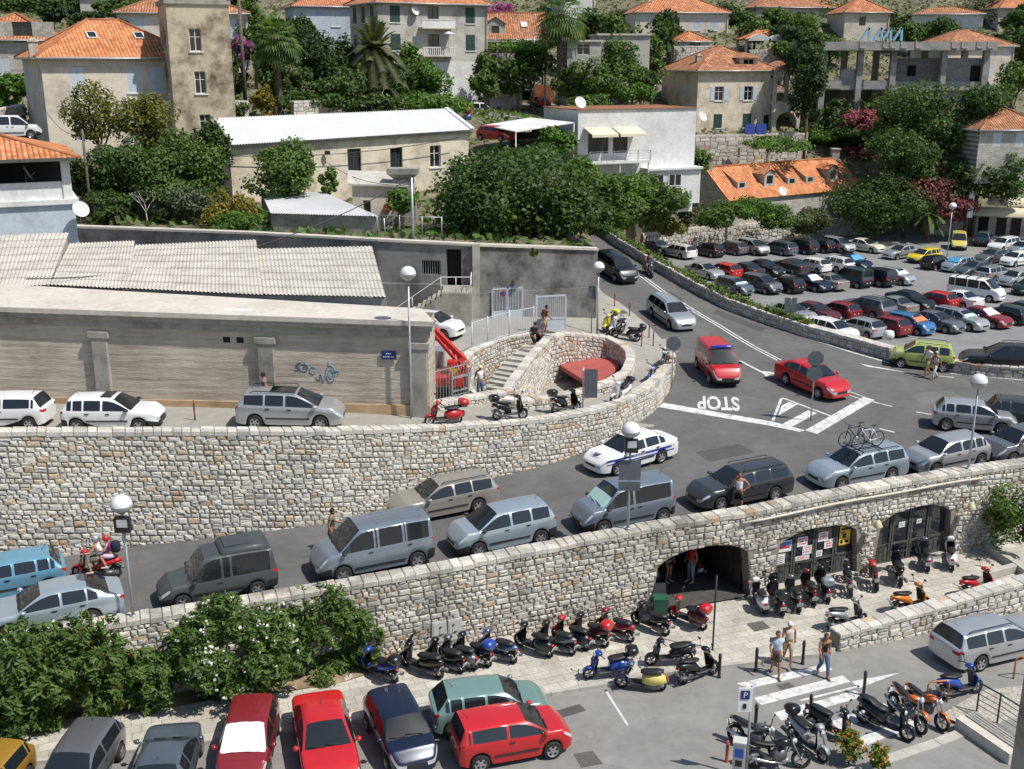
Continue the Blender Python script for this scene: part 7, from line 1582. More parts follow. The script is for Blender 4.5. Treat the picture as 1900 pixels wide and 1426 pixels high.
# lower right corner
motorcycle('silver and black motorcycle beside the parking meter, partly behind its pole',(1362,1376),(1440,1408),0,'grey');motorcycle('black motorcycle in front of the parking meter at the bottom edge',(1400,1424),(1486,1424),0,'black')
scooter('silver scooter with a round black top case by the bottom edge',(1465,1370),(1528,1415),0,'silver','black','sport',group='scooters by the zebra crossing');M_brown = mat('brown_seat_vinyl',(.12,.10,.085),.6);scooter('black scooter with a brown seat by the zebra crossing',(1506,1352),(1573,1380),0,'black',None,'sport',seat=M_brown,group='scooters by the zebra crossing')
M_cream = mat('cream_seat_leather',(.60,.52,.40),.6,var=.08);scooter('big black touring scooter with a cream seat',(1596,1338),(1686,1376),0,'black',None,'maxi',seat=M_cream,group='scooters by the zebra crossing')
motorcycle('orange and black motorcycle next to the cream seat scooter',(1646,1310),(1714,1368),0,'oranger',kind='trail');motorcycle('orange motorcycle nearest the bench',(1687,1317),(1740,1352),0,'oranger');scooter('bright blue scooter parked by the lower road at the right',(1759,1295),(1804,1286),0,'rblue',None,'sport',group='scooters by the zebra crossing')
# upper path
g = 'scooters on the upper path'
scooter('red scooter with a red top case by the concrete building',(853,785),(790,789),uz,'red','red','classic',group=g);scooter('black scooter with a black top case on the upper path, left one of two',(924,779),(968,777),uz,'black','black','sport',group=g);scooter('black scooter with a black top case beside the sign post on the upper path',(1030,767),(1070,763),uz,'black','black','sport',group=g);scooter('white and black scooter with a round top case on the bend of the path',(1164,738),(1134,749),uz,'white','black','maxi',group=g,sc=.95)
motorcycle('blue and chrome motorcycle on the bend of the path',(1221,698),(1195,720),uz,'rblue');motorcycle('motorcycle with red tail cases on the bend behind the blue one',(1240,670),(1222,688),uz,'grey')
scooter('bright yellow scooter behind the oval pit',(1140,608),(1118,620),uz,'vyellow','vyellow','classic',group=g);scooter('white scooter between the yellow and the black one behind the pit',(1158,616),(1128,624),uz,'white',None,'sport',group=g);scooter('black and chrome scooter with a top case behind the oval pit',(1176,634),(1142,627),uz,'black','black','sport',group=g)
M_moving = 'scooters on the road'
sc1 = scooter('red scooter ridden by a couple past the tall wall',(219,1070),(142,1071),rz,'red',None,'sport',group=M_moving,lean=0,name='moving_scooter');sc2 = scooter('large dark scooter with a clear screen ridden down the main road',(1194,500),(1213,522),rz,'dgrey',None,'maxi',group=M_moving,lean=0,screen=True,name='moving_scooter')
vf = wallA.P(a1[0]+.6,TZ,-2.0);
for lab,tt,off,fl in (('dark scooter in the shade at the left inside the open arch',a1[0]+.7,-1.6,1),('dark red scooter in the shade at the right inside the open arch',a1[1]-1.0,-2.2,-1)):
 p = wallA.P(tt,TZ,off);q = wallA.P(tt,TZ,off-1.2);u1,v1 = px_of(p.x,p.y,TZ);u2,v2 = px_of(q.x,q.y,TZ);scooter(lab,(u2,v2) if fl > 0 else (u1,v1),(u1,v1) if fl > 0 else (u2,v2),TZ,'black' if fl > 0 else 'maroon',None,'sport',group='scooters inside the arch')
# ============================================================ PEOPLE
M_skin = mat('skin',(.46,.25,.16),.6,var=.1,scale=8);M_skind = mat('tanned_skin',(.34,.17,.10),.6,var=.1,scale=8);M_eye = mat('eye_dark',(.02,.015,.01),.3);M_lip = mat('lips',(.35,.12,.09),.5)
def cloth(n,c): return mat('cloth_'+n,c,.9,var=.14,scale=5)
def skinmesh(verts,edges,rad,root=0,sub=1):
 me = bpy.data.meshes.new('s');me.from_pydata(verts,edges,[]);o = bpy.data.objects.new('s',me);COL.objects.link(o);o.modifiers.new('k','SKIN');sv = me.skin_vertices[0].data
 for i,r in enumerate(rad): sv[i].radius = (r,r) if not isinstance(r,tuple) else r;sv[i].use_root = i == root
 if sub: o.modifiers.new('u','SUBSURF').levels = sub
 dg = bpy.context.evaluated_depsgraph_get();m2 = bpy.data.meshes.new_from_object(o.evaluated_get(dg));vs = [tuple(v.co) for v in m2.vertices];fs = [tuple(p.vertices) for p in m2.polygons]
 bpy.data.objects.remove(o);bpy.data.meshes.remove(me);bpy.data.meshes.remove(m2);return vs,fs
POSES = {
 'stand': dict(pel=(0,0,.95),che=(.01,0,1.25),nec=(.0,0,1.48),hed=(.03,0,1.63),kn=((.03,.10,.51),(.02,-.10,.51)),an=((-.01,.11,.09),(-.02,-.12,.09)),sh=((0,.18,1.42),(0,-.18,1.42)),el=((-.04,.25,1.14),(-.04,-.25,1.14)),wr=((.06,.27,.90),(.06,-.27,.90))),
 'walk': dict(pel=(0,0,.94),che=(.03,0,1.25),nec=(.04,0,1.47),hed=(.08,0,1.62),kn=((.20,.09,.53),(.0,-.09,.50)),an=((.27,.09,.11),(-.27,-.09,.15)),sh=((.02,.18,1.41),(.04,-.18,1.41)),el=((-.13,.24,1.16),(.10,-.24,1.14)),wr=((-.12,.25,.92),(.24,-.22,.96))),
 'hip': dict(pel=(0,0,.95),che=(.0,0,1.25),nec=(-.0,0,1.48),hed=(.02,0,1.63),kn=((.03,.11,.51),(.02,-.10,.51)),an=((-.01,.12,.09),(-.02,-.12,.09)),sh=((0,.19,1.42),(0,-.19,1.42)),el=((-.06,.40,1.17),(.08,-.28,1.20)),wr=((.03,.22,1.02),(.10,-.12,1.50))),
 'climb': dict(pel=(0,0,.95),che=(.10,0,1.24),nec=(.16,0,1.45),hed=(.22,0,1.59),kn=((.28,.09,.66),(.02,-.09,.50)),an=((.20,.09,.27),(-.14,-.09,.10)),sh=((.14,.18,1.39),(.14,-.18,1.39)),el=((.02,.24,1.14),(.18,-.25,1.12)),wr=((.12,.25,.92),(.34,-.22,.98))),
 'reach': dict(pel=(0,0,.94),che=(.04,0,1.25),nec=(.06,0,1.47),hed=(.10,0,1.62),kn=((.20,.09,.53),(.0,-.09,.50)),an=((.26,.09,.11),(-.24,-.09,.14)),sh=((.04,.18,1.41),(.04,-.18,1.41)),el=((.10,.22,1.15),(-.06,-.25,1.15)),wr=((.38,.16,1.10),(.02,-.26,.92))),
 'ride': dict(pel=(0,0,.0),che=(.06,0,.29),nec=(.12,0,.51),hed=(.15,0,.66),kn=((.42,.19,-.10),(.42,-.19,-.10)),an=((.34,.21,-.50),(.34,-.21,-.50)),sh=((.11,.18,.45),(.11,-.18,.45)),el=((.28,.28,.22),(.28,-.28,.22)),wr=((.52,.30,.22),(.52,-.30,.22))),
 'pillion': dict(pel=(0,0,.0),che=(.08,0,.29),nec=(.14,0,.50),hed=(.18,0,.65),kn=((.36,.22,.02),(.36,-.22,.02)),an=((.20,.25,-.38),(.20,-.25,-.38)),sh=((.12,.16,.44),(.12,-.16,.44)),el=((.22,.24,.22),(.22,-.24,.22)),wr=((.40,.15,.22),(.40,-.15,.22))),
}
def person(label,loc,yaw,H,pose,top,legs,skin=M_skin,hair=(.03,.02,.015),sleeve='short',leg='long',shoes=(.05,.04,.035),hat=None,helmet=None,bag=None,longhair=False,skirt=False,fem=False,group=None,flip=False):
 k = H/1.75;J = {a: b for a,b in POSES[pose].items()}
 if flip: J = {a: ((b[0],-b[1],b[2]) if not isinstance(b[0],tuple) else tuple((q[0],-q[1],q[2]) for q in b[::-1])) for a,b in J.items()}
 t = thing('person',label,'person',tuple(loc),yaw,group);S_ = lambda p: tuple(c*k for c in p);pel,che,nec,hed = (Vector(J[a]) for a in ('pel','che','nec','hed'))
 vs = [pel,pel.lerp(che,.5),che,nec.lerp(che,.35),nec,nec.lerp(hed,.55)];rad = [.135,.12,.14 if not fem else .12,.125 if not fem else .10,.055,.052];ed = [(0,1),(1,2),(2,3),(3,4),(4,5)]
 tors = list(vs);hands = [];feet = [];armi = [];legi = []
 for i in (0,1):
  s = 1 if i == 0 else -1
  if flip: s = -s
  hip = pel+Vector((0,.09*(1 if J['kn'][i][1] > 0 else -1),-.05));kn,an = Vector(J['kn'][i]),Vector(J['an'][i]);n0 = len(vs);vs += [hip,hip.lerp(kn,.5),kn,kn.lerp(an,.35),an];rad += [.10,.088,.064,.064,.042];ed += [(0,n0),(n0,n0+1),(n0+1,n0+2),(n0+2,n0+3),(n0+3,n0+4)]
  fd = Vector((.17,.015*(1 if an.y > 0 else -1),-.055));vs += [an+Vector((.03,0,-.045)),an+fd];rad += [.036,.03];ed += [(n0+4,n0+5),(n0+5,n0+6)];feet.append((an,an+fd));legi.append(n0)
  sh,el,wr = (Vector(J[a][i]) for a in ('sh','el','wr'));n1 = len(vs);vs += [sh,sh.lerp(el,.5),el,el.lerp(wr,.4),wr];rad += [.062,.054,.044,.043,.03];ed += [(3,n1),(n1,n1+1),(n1+1,n1+2),(n1+2,n1+3),(n1+3,n1+4)];hands.append((el,wr));armi.append(n1)
 v2,f2 = skinmesh([S_(v) for v in vs],ed,[r*k for r in rad]);mb = MB();mb.add(v2,f2,0,smooth=True)
 hc = hed;prof = [(0,-.115),(.045,-.11),(.062,-.075),(.074,-.02),(.078,.03),(.070,.075),(.045,.105),(0,.118)]
 o0 = len(mb.v);mb.lathe([(a*k,b*k) for a,b in prof],14,tuple(hc*k),m=0)
 for i in range(o0,len(mb.v)): q = mb.v[i];x = (q[0]-hc.x*k);mb.v[i] = (hc.x*k+x*1.18,q[1],q[2])
 hx = lambda x,y,z: (hc+Vector((x,y,z)))*k
 mb.add([hx(.088,-.012,-.03),hx(.088,.012,-.03),hx(.115,0,-.028),hx(.09,0,.015)],[(0,1,2),(1,3,2),(3,0,2)],0)
 for s in (1,-1): mb.loft([(0,0,0,.012*k,.007*k),(.006*k,0,0,.009*k,.005*k)],6,1);n = 12;mb.v[-n:] = [tuple(Vector(q)+hx(.083,s*.03,.012)) for q in mb.v[-n:]];mb.loft([(-.02*k,0,0,.006*k,.03*k),(.02*k,0,0,.006*k,.025*k)],6,0);mb.v[-n:] = [tuple(Vector(q)+hx(-.005,s*.078,-.005)) for q in mb.v[-n:]]
 mb.loft([(0,0,0,.022*k,.006*k),(.005*k,0,0,.018*k,.004*k)],6,2);mb.v[-12:] = [tuple(Vector(q)+hx(.078,0,-.065)) for q in mb.v[-12:]]
 for el,wr in hands:
  d = (wr-el).normalized();sd = d.cross(Vector((0,0,1)));sd = sd.normalized() if sd.length > .1 else Vector((0,1,0));up = sd.cross(d);W_ = wr*k
  mb.tube([W_,W_+d*.04*k,W_+d*.085*k],[.026*k,.034*k,.03*k],8,0)
  for j,ln in enumerate((.062,.072,.068,.055)): b = W_+d*.08*k+sd*(j-1.5)*.017*k;mb.tube([b,b+d*ln*.5*k,b+d*ln*.85*k-up*.018*k],[.009*k,.0085*k,.007*k],5,0)
  b = W_+d*.03*k+sd*.03*k;mb.tube([b,b+sd*.025*k+d*.03*k,b+sd*.03*k+d*.055*k],[.011*k,.01*k,.008*k],5,0)
 mb.build('body',[skin,M_eye,M_lip],t)
 # clothes follow the same skeleton, a little outside it
 def garment(nm,idx,edges,radii,m,root=0): v,f = skinmesh([S_(p) for p in idx],edges,[r*k for r in radii]);q = MB();q.add(v,f,smooth=True);return q.build(nm,m,t)
 pts = [pel+Vector((0,0,.02)),pel.lerp(che,.5),che,nec.lerp(che,.35),nec.lerp(che,.12)];ed_ = [(0,1),(1,2),(2,3),(3,4)];rr = [.158,.146 if not fem else .122,.162 if not fem else .135,.14 if not fem else .112,.08]
 for i in (0,1):
  n1 = armi[i];n0 = len(pts);pts.append(vs[n1]);rr.append(.078 if sleeve != 'none' else .05);ed_.append((3,n0))
  if sleeve != 'none': pts += [vs[n1].lerp(vs[n1+1],1.0)];rr += [.074];ed_ += [(n0,n0+1)]
  if sleeve == 'long': pts += [vs[n1+2],vs[n1+4]];rr += [.05,.04];ed_ += [(n0+1,n0+2),(n0+2,n0+3)]
 garment('top',pts,ed_,rr,top)
 pts = [pel+Vector((0,0,.04)),pel];ed_ = [(0,1)];rr = [.148,.158]
 for i in (0,1):
  n0 = len(pts);a = legi[i];pts += [vs[a],vs[a+1]];rr += [.118,.106 if leg == 'long' else .114];ed_ += [(1,n0),(n0,n0+1)]
  if leg == 'long': pts += [vs[a+2],vs[a+4]];rr += [.08,.062];ed_ += [(n0+1,n0+2),(n0+2,n0+3)]
  elif leg == 'knee': pts += [vs[a+2].lerp(vs[a+1],.15)];rr += [.094];ed_ += [(n0+1,n0+2)]
 garment('skirt' if skirt else 'trousers',pts,ed_,rr,legs)
 for an,toe in feet: q = MB();d = (toe-an);d.z = 0;d.normalize();c = an*k;q.loft([(-.08*k,0,0,.034*k,.035*k),(0,0,.005*k,.042*k,.045*k),(.1*k,0,-.012*k,.046*k,.032*k),(.19*k,0,-.02*k,.03*k,.02*k)],8);z0 = -.05*k;yaw_ = math.atan2(d.y,d.x);q.v = [(c.x+rotz(p,yaw_)[0],c.y+rotz(p,yaw_)[1],c.z+p[2]+z0) for p in q.v];q.build('shoe',mat('shoe_%d' % int(shoes[0]*100),shoes,.7),t)
 hm = mat('hair_%d' % int(hair[0]*1000),hair,.8);q = MB();q.lathe([(0,.122),(.05,.112),(.078,.08),(.088,.03),(.084,-.02),(.07,-.045 if not longhair else -.10)],14,(0,0,0))
 q.v = [tuple((hc+Vector((x*1.16-.016-(.03 if z < .02 and x > 0 else 0)*1.0,y*1.03,z+.004)))*k) for x,y,z in q.v]
 if longhair: q.loft([(0,0,0,.07*k,.03*k),(.0,0,0,.06*k,.02*k)],8);q.v = q.v[:-16];q.f = q.f[:-10];q.m = q.m[:-10];q.c = q.c[:-10];q.uv = q.uv[:-10];q.sm = q.sm[:-10];q.tube([(hc+Vector((-.05,0,.02)))*k,(hc+Vector((-.10,0,-.12)))*k,(hc+Vector((-.11,0,-.28)))*k],[.075*k,.07*k,.04*k],10)
 if helmet is None: q.build('hair',hm,t)
 if hat: q = MB();q.lathe([(0,.13),(.06,.125),(.088,.09),(.095,.045),(.14 if len(hat) > 3 else .10,.03),(.14 if len(hat) > 3 else .10,.02)],14,tuple(hc));q.v = [tuple(Vector(p)*k) for p in q.v];q.build('hat',cloth('hat%d' % int(hat[0]*100+hat[2]*10),hat[:3]),t)
 if helmet: q = MB();q.lathe([(0,.155),(.06,.145),(.11,.09),(.125,.03),(.118,-.03),(.105,-.07)],16,tuple(hc));q.v = [tuple((hc+Vector(((p[0]-hc.x)*1.12-.01,(p[1]-hc.y),p[2]-hc.z)))*k) for p in q.v];q.build('helmet',pm(helmet),t)
 return t
cw_,ck_,cj,cbr,cgr = cloth('white',(.74,.74,.72)),cloth('black',(.014,.014,.016)),cloth('jeans',(.07,.12,.20)),cloth('brown',(.10,.055,.04)),cloth('olive',(.13,.14,.11))
clb,ckh,cbs,crd,cpk,clv = cloth('light_blue',(.46,.54,.66)),cloth('khaki',(.38,.31,.21)),cloth('brown_shorts',(.09,.065,.045)),cloth('red',(.42,.02,.03)),cloth('purple',(.20,.03,.16)),cloth('lilac',(.55,.46,.56))
def ppl(u,v,zf): return on(u,v,zf)
def toward(dx,dy): return math.atan2(dy,dx)
person('man in a pale blue shirt and brown shorts stepping onto the zebra crossing',ppl(1438,1251,0),toward(-.1,-1),1.78,'walk',clb,cbs,M_skind,(.05,.035,.025),leg='knee');person('person in a white cap and pale clothes behind the man in the pale blue shirt',ppl(1460,1229,TZ),toward(-.1,-1),1.70,'walk',cloth('pale_pink',(.66,.55,.50)),ckh,M_skind,(.1,.08,.06),leg='knee',sleeve='none',hat=(.7,.7,.66))
person('woman in a black top and jeans with long brown hair on the zebra crossing',ppl(1526,1252,0),toward(.1,-1),1.70,'walk',ck_,cj,M_skind,(.07,.035,.018),sleeve='none',longhair=True,fem=True)
p = on(1369,950,rz);person('man in a white vest and black shorts on the phone beside the dark estate',p,toward(-.35,-.9),1.80,'hip',cw_,ck_,M_skind,(.06,.04,.02),sleeve='none',leg='knee');p = on(616,1022,rz);person('man in an olive shirt walking past the people carrier van',p,toward(.95,.1),1.80,'reach',cgr,ck_,M_skind,(.015,.012,.01))
person('man in a white shirt walking beside the lime green car',ppl(1720,698,rz),toward(-.9,-.35),1.80,'walk',cw_,ckh,M_skind,(.02,.015,.01),leg='knee');person('woman in pale clothes and a headscarf walking beside the lime green car',ppl(1734,704,rz),toward(-.9,-.4),1.64,'walk',cloth('pale_grey',(.60,.60,.56)),cloth('pale_grey',(.60,.60,.56)),M_skind,(.5,.48,.44),fem=True,sleeve='none')
person('man in a brown shirt and khaki shorts at the top of the stairs',ppl(1008,622,5.85),toward(.85,.5),1.76,'climb',cbr,ckh,M_skind,(.015,.012,.01),leg='knee');person('man in black climbing the stone stairs',ppl(989,656,5.35),toward(.6,.8),1.78,'climb',ck_,ck_,M_skind,(.015,.012,.01),leg='knee')
person('person in a straw hat and white top at the foot of the stairs',ppl(891,740,5.0),toward(.3,-1),1.70,'stand',cw_,cj,M_skind,(.2,.15,.08),hat=(.62,.52,.25,1),sleeve='none');person('dark haired man in grey walking behind the silver estate with a glass roof',ppl(495,763,uz),toward(-1,0),1.78,'walk',cloth('grey',(.16,.16,.18)),cj,M_skind,(.015,.012,.01))
M_ = sc1.matrix_world;
def rider(sc,x,z,**k): e = sc.rotation_euler.z;return person(loc=Vector(sc.location)+Vector((math.cos(e)*x,math.sin(e)*x,z)),yaw=e,**k)
rider(sc1,-.22,.86,label='man in a white vest and silver helmet driving the red scooter',H=1.78,pose='ride',top=cw_,legs=cgr,sleeve='none',leg='knee',helmet='silver',shoes=(.5,.48,.45));pz = rider(sc1,-.62,.92,label='woman in a purple top and red helmet on the back of the red scooter',H=1.66,pose='pillion',top=cpk,legs=clv,sleeve='none',leg='knee',helmet='red',fem=True,shoes=(.6,.58,.55))
e = sc1.rotation_euler.z;q = MB();q.loft([(-.12,0,.0,.12,.19),(0,0,0,.16,.24),(.1,0,.02,.15,.22),(.16,0,.03,.1,.16)],12);bg_ = q.build('backpack',cloth('navy',(.012,.016,.035)),None,Vector(sc1.location)+Vector((math.cos(e)*-.80,math.sin(e)*-.80,1.22)),e);tag(bg_,'dark blue backpack worn by the woman on the red scooter','backpack')
rider(sc2,-.25,.88,label='bare armed rider in a black helmet on the large dark scooter',H=1.76,pose='ride',top=cloth('dark_red',(.10,.03,.02)),legs=cbs,skin=M_skind,sleeve='none',leg='knee',helmet='black')
person('person in a white shirt sitting on the wall end behind the stop sign',on(1241,662,lambda x,y: upper_z(x,y)+.62),toward(.6,.8),1.72,'ride',cw_,ckh,M_skin,(.2,.16,.12),leg='knee')
pv = wallA.P((a1[0]+a1[1])/2+.55,TZ,-1.9);person('man in a red shirt and blue jeans in the shade of the open arch',pv,toward(-.8,-.6),1.78,'stand',crd,cloth('pale_jeans',(.25,.31,.40)),M_skind,(.02,.015,.01),shoes=(.6,.6,.6));pv = wallA.P((a1[0]+a1[1])/2-.35,TZ,-2.2);person('person in dark shorts and white shoes in the shade of the open arch',pv,toward(.7,-.7),1.76,'stand',cloth('navy',(.012,.016,.035)),cloth('navy',(.012,.016,.035)),M_skind,(.02,.015,.01),leg='short',shoes=(.6,.6,.6))
# ============================================================ ROAD MARKINGS
def marking(name,px,zf=road_z,off=.006,m=M_white):
 """painted shape: outline on the photograph laid on the road surface"""
 pts = []
 n = len(px)
 for i in range(n):
  a,b = px[i],px[(i+1) % n];k = max(1,int(math.hypot(b[0]-a[0],b[1]-a[1])/18))
  for j in range(k): pts.append(on(a[0]+(b[0]-a[0])*j/k,a[1]+(b[1]-a[1])*j/k,zf))
 v2 = [Vector((p.x,p.y)) for p in pts];xs = [p.x for p in v2];ys = [p.y for p in v2];poly = [(p.x,p.y) for p in v2];ins = list(v2)
 x = min(xs)
 while x < max(xs):
  y = min(ys)
  while y < max(ys):
   if inpoly(x,y,poly): ins.append(Vector((x,y)))
   y += .7
  x += .7
 vs,es,fs,_,_,_ = delaunay_2d_cdt(ins,[(i,(i+1) % len(v2)) for i in range(len(v2))],[],1,1e-5);f_ = (lambda x,y: zf(x,y)) if callable(zf) else (lambda x,y: zf);out = []
 for f in fs:
  f = list(f);a = (vs[f[1]]-vs[f[0]]).cross(vs[f[2]]-vs[f[0]]);out.append(tuple(f if a > 0 else f[::-1]))
 q = MB();q.add([(v.x,v.y,f_(v.x,v.y)+off) for v in vs],out);return struct(q.build(name,m))
def line(name,px,w,zf=road_z,off=.006,m=M_white):
 pts = [on(u,v,zf) for u,v in px];dn = []
 for a,b in zip(pts,pts[1:]):
  n = max(1,int((b-a).length/.6));dn += [a.lerp(b,i/n) for i in range(n)]
 dn.append(pts[-1]);f_ = (lambda p: zf(p.x,p.y)) if callable(zf) else (lambda p: zf);vs = []
 for i,p in enumerate(dn):
  d = dn[min(i+1,len(dn)-1)]-dn[max(i-1,0)];n = Vector((-d.y,d.x,0)).normalized()*w/2
  for q in (p+n,p-n): vs.append((q.x,q.y,f_(q)+off))
 q = MB();q.add(vs,[(2*i,2*i+1,2*i+3,2*i+2) for i in range(len(dn)-1)]);return struct(q.build(name,m))
marking('stop_line',[(1222,754),(1231,746),(1433,781),(1494,797),(1484,800),(1430,789)])
marking('give_way_line',[(1494,797),(1516,804),(1623,741),(1603,735)])
line('island_marking',[(1450,738),(1434,779)],.14);line('island_marking',[(1452,737),(1542,771)],.14)
marking('island_marking',[(1463,745),(1480,749),(1444,770),(1450,752)]);marking('island_marking',[(1499,760),(1516,765),(1464,794),(1444,790)])
for o_ in (-.13,.13):
 pts = [(1128,462),(1150,484),(1184,508),(1228,540),(1270,566),(1330,602),(1400,645),(1446,669)]
 pl = [on(u,v,road_z) for u,v in pts];q2 = []
 for i,p in enumerate(pl): d = pl[min(i+1,len(pl)-1)]-pl[max(i-1,0)];n = Vector((-d.y,d.x,0)).normalized()*o_;q2.append(px_of(p.x+n.x,p.y+n.y,p.z))
 line('centre_line',q2,.11)
line('lane_line',[(1373,670),(1425,697)],.16);marking('lane_line',[(1421,699),(1444,692),(1413,689)]);line('lane_line',[(1575,725),(1604,735)],.10);line('lane_line',[(1568,730),(1598,739)],.10)
line('lane_line',[(1619,744),(1655,753)],.12);line('lane_line',[(1632,794),(1660,801)],.12);line('lane_line',[(1700,763),(1740,770)],.12);line('lane_line',[(1742,698),(1770,701)],.12);marking('lane_line',[(1594,675),(1610,681),(1684,692)]);marking('lane_line',[(1284,676),(1294,700),(1303,722),(1281,712),(1290,702)]) if False else None
line('edge_line',[(1560,648),(1650,674)],.16);line('edge_line',[(1762,693),(1900,706),(2000,716)],.14);line('edge_line',[(1470,617),(1560,648)],.08)
a,b = on(1372,746,road_z),on(1294,743,road_z);d = b-a;me = text_mesh('STOP',1.0,M_white,0,.03);bx = [v.co.x for v in me.vertices];kx = d.length/(max(bx)-min(bx));t = link('stop_lettering',me);c = on(1333,746,road_z);sl_ = math.degrees
t.scale = (kx,2.75,1);ty = math.atan2(d.y,d.x);ex = Vector((math.cos(ty),math.sin(ty)));ey = Vector((-ex.y,ex.x));gx = (road_z(c.x+ex.x,c.y+ex.y)-road_z(c.x-ex.x,c.y-ex.y))/2;gy = (road_z(c.x+ey.x,c.y+ey.y)-road_z(c.x-ey.x,c.y-ey.y))/2
t.location = (c.x,c.y,c.z+.02);t.rotation_euler = Matrix(((ex.x,ey.x,-gx*ex.x-gy*ey.x),(ex.y,ey.y,-gx*ex.y-gy*ey.y),(gx,gy,1))).transposed().transposed().to_euler();struct(t)
for px in ([(1367,1267),(1532,1231),(1545,1241),(1388,1277)],[(1397,1294),(1563,1252),(1578,1264),(1413,1307)],[(1436,1321),(1586,1280),(1602,1291),(1450,1336)],[(1540,1338),(1640,1304),(1656,1315),(1558,1352)],[(1575,1374),(1690,1332),(1706,1344),(1592,1388)]): marking('zebra_stripe',px,0)
marking('lane_arrow',[(1580,1263),(1669,1247),(1594,1276)],0);line('bay_line',[(1125,1282),(1165,1345)],.08,0);line('bay_line',[(1484,1299),(1594,1272)],.1,0)
M_patch = asphalt('dark_tar_patch',(.09,.09,.089),.2);M_patch2 = asphalt('pale_tar_patch',(.155,.153,.147),.2)
marking('road_patch',[(1290,838),(1372,822),(1400,838),(1318,856)],road_z,.004,M_patch);marking('road_patch',[(1690,730),(1765,722),(1790,740),(1712,750)],road_z,.004,M_patch2);marking('road_patch',[(330,1052),(480,1012),(492,1020),(345,1060)],road_z,.004,M_patch);marking('road_patch',[(1030,1318),(1075,1305),(1088,1317),(1042,1331)],0,.004,M_patch);marking('road_patch',[(1330,575),(1420,610),(1412,616),(1322,582)],road_z,.004,M_patch)
M_iron = mat('cast_iron',(.10,.095,.085),.8,var=.3,scale=9,bump=.4)
def cover(label,px,zf,off=.008): pts = [on(u,v,zf) for u,v in px];q = MB();q.add([(p.x,p.y,p.z+off) for p in pts]+[(p.x,p.y,p.z-.05) for p in pts],[(3,2,1,0),(0,1,5,4),(1,2,6,5),(2,3,7,6),(3,0,4,7)]);q.f[0] = (0,1,2,3) if (pts[1]-pts[0]).cross(pts[2]-pts[0]).z > 0 else (3,2,1,0);o = q.build('manhole_cover',M_iron);struct(o)
cover('',[(1064,1398),(1099,1392),(1119,1416),(1079,1423)],0);cover('',[(1385,1156),(1415,1151),(1430,1164),(1400,1171)],TZ);cover('',[(1440,1270),(1463,1265),(1475,1272),(1450,1279)],0);cover('',[(1790,1074),(1815,1068),(1832,1082),(1808,1088)],TZ);cover('',[(1381,586),(1402,584),(1416,591),(1395,593)],road_z);cover('',[(1265,670),(1290,671),(1292,676),(1265,676)],road_z);cover('',[(1140,577),(1158,576),(1166,582),(1147,583)],upper_z)
for (u0,v0),(u1,v1) in (((1290,478),(1282,470)),((1450,545),(1438,534)),((1500,541),(1488,530)),((1625,632),(1612,620)),((1670,627),(1657,615)),((1718,622),(1705,610)),((1765,616),(1752,604)),((1810,612),(1797,600)),((1855,606),(1842,594)),((1590,534),(1578,523)),((1640,528),(1628,517)),((1545,540),(1532,528))): line('bay_line',[(u0,v0),(u1,v1)],.12,LOT)
# ============================================================ LAMPS, SIGNS, BOLLARDS
M_globe = mat('white_lamp_globe',(.76,.76,.74),.35,var=.05);M_bowl = mat('grey_lamp_bowl',(.45,.45,.44),.4);M_signb = mat('grey_sign_back',(.13,.145,.16),.5,metal=.3,var=.15)
def globe_lamp(label,base,gy,r=.345,flood=0,boards=(),double=False):
 b = Vector(base);h = topz(b.x,b.y,gy)-b.z;t = thing('street_lamp',label,'street lamp',tuple(b),0,'globe street lamps');q = MB();q.tube([(0,0,0),(0,0,1.2),(0,0,h-r*.8)],[.06,.05,.042],8);q.lathe([(.10,0),(.10,.04),(.06,.05)],10);q.build('post',M_steel,t)
 n = 10;q = MB();q.lathe([(r*math.cos(i*math.pi/2/n),h+r*math.sin(i*math.pi/2/n)*.95) for i in range(n+1)],20);q.build('globe',M_globe,t);q = MB();q.lathe([(r*1.04,h-.01),(r*1.04,h+.01),(r,h+.02)]+[],20);q.lathe([(r*1.03,h-.01),(r*.96,h-.12),(r*.75,h-r*.55),(r*.35,h-r*.82),(.06,h-r*.95)],20);q.build('globe_bowl',M_bowl,t)
 if flood:
  q = MB();q.box(.02,-.12,h-r-flood-.45,.5,.22,.5);f = q.build('floodlight',M_black,t);q = MB();q.box(.04,-.24,h-r-flood-.25,.34,.02,.26);q.build('flood_glass',M_hl,f)
 for z0,z1,w,x in boards: q = MB();q.box(x,-.07,h+z0,w,.03,z1-z0);q.build('sign_board',M_signb,t)
 return t
def cop(u,v):
 p = D(u,v,42);
 x = p.x
 for _ in range(5): y = along(WA,x)+.28;z = topz(x,y,v);x = (u-950)/F*(y*cP-(z-CZ)*sP)
 return Vector((x,y,z-.03))
globe_lamp('globe street lamp with a floodlight on the lower wall at the left',cop(247,1140),935,flood=.1);globe_lamp('globe street lamp carrying two grey sign boards in front of the police car',cop(1165,978),797,flood=.02,boards=((-1.95,-1.15,.82,-.0),(-2.38,-2.02,.82,-.0)));globe_lamp('globe street lamp at the right end of the lower wall',cop(1797,866),708)
globe_lamp('tall globe street lamp in front of the corner of the concrete building',on(764,775,uz),508,r=.335);globe_lamp('globe street lamp behind the oval pit',on(1108,622,uz),496)
globe_lamp('globe street lamp standing in the car park',G(1757,478,LOT),383,r=.40)
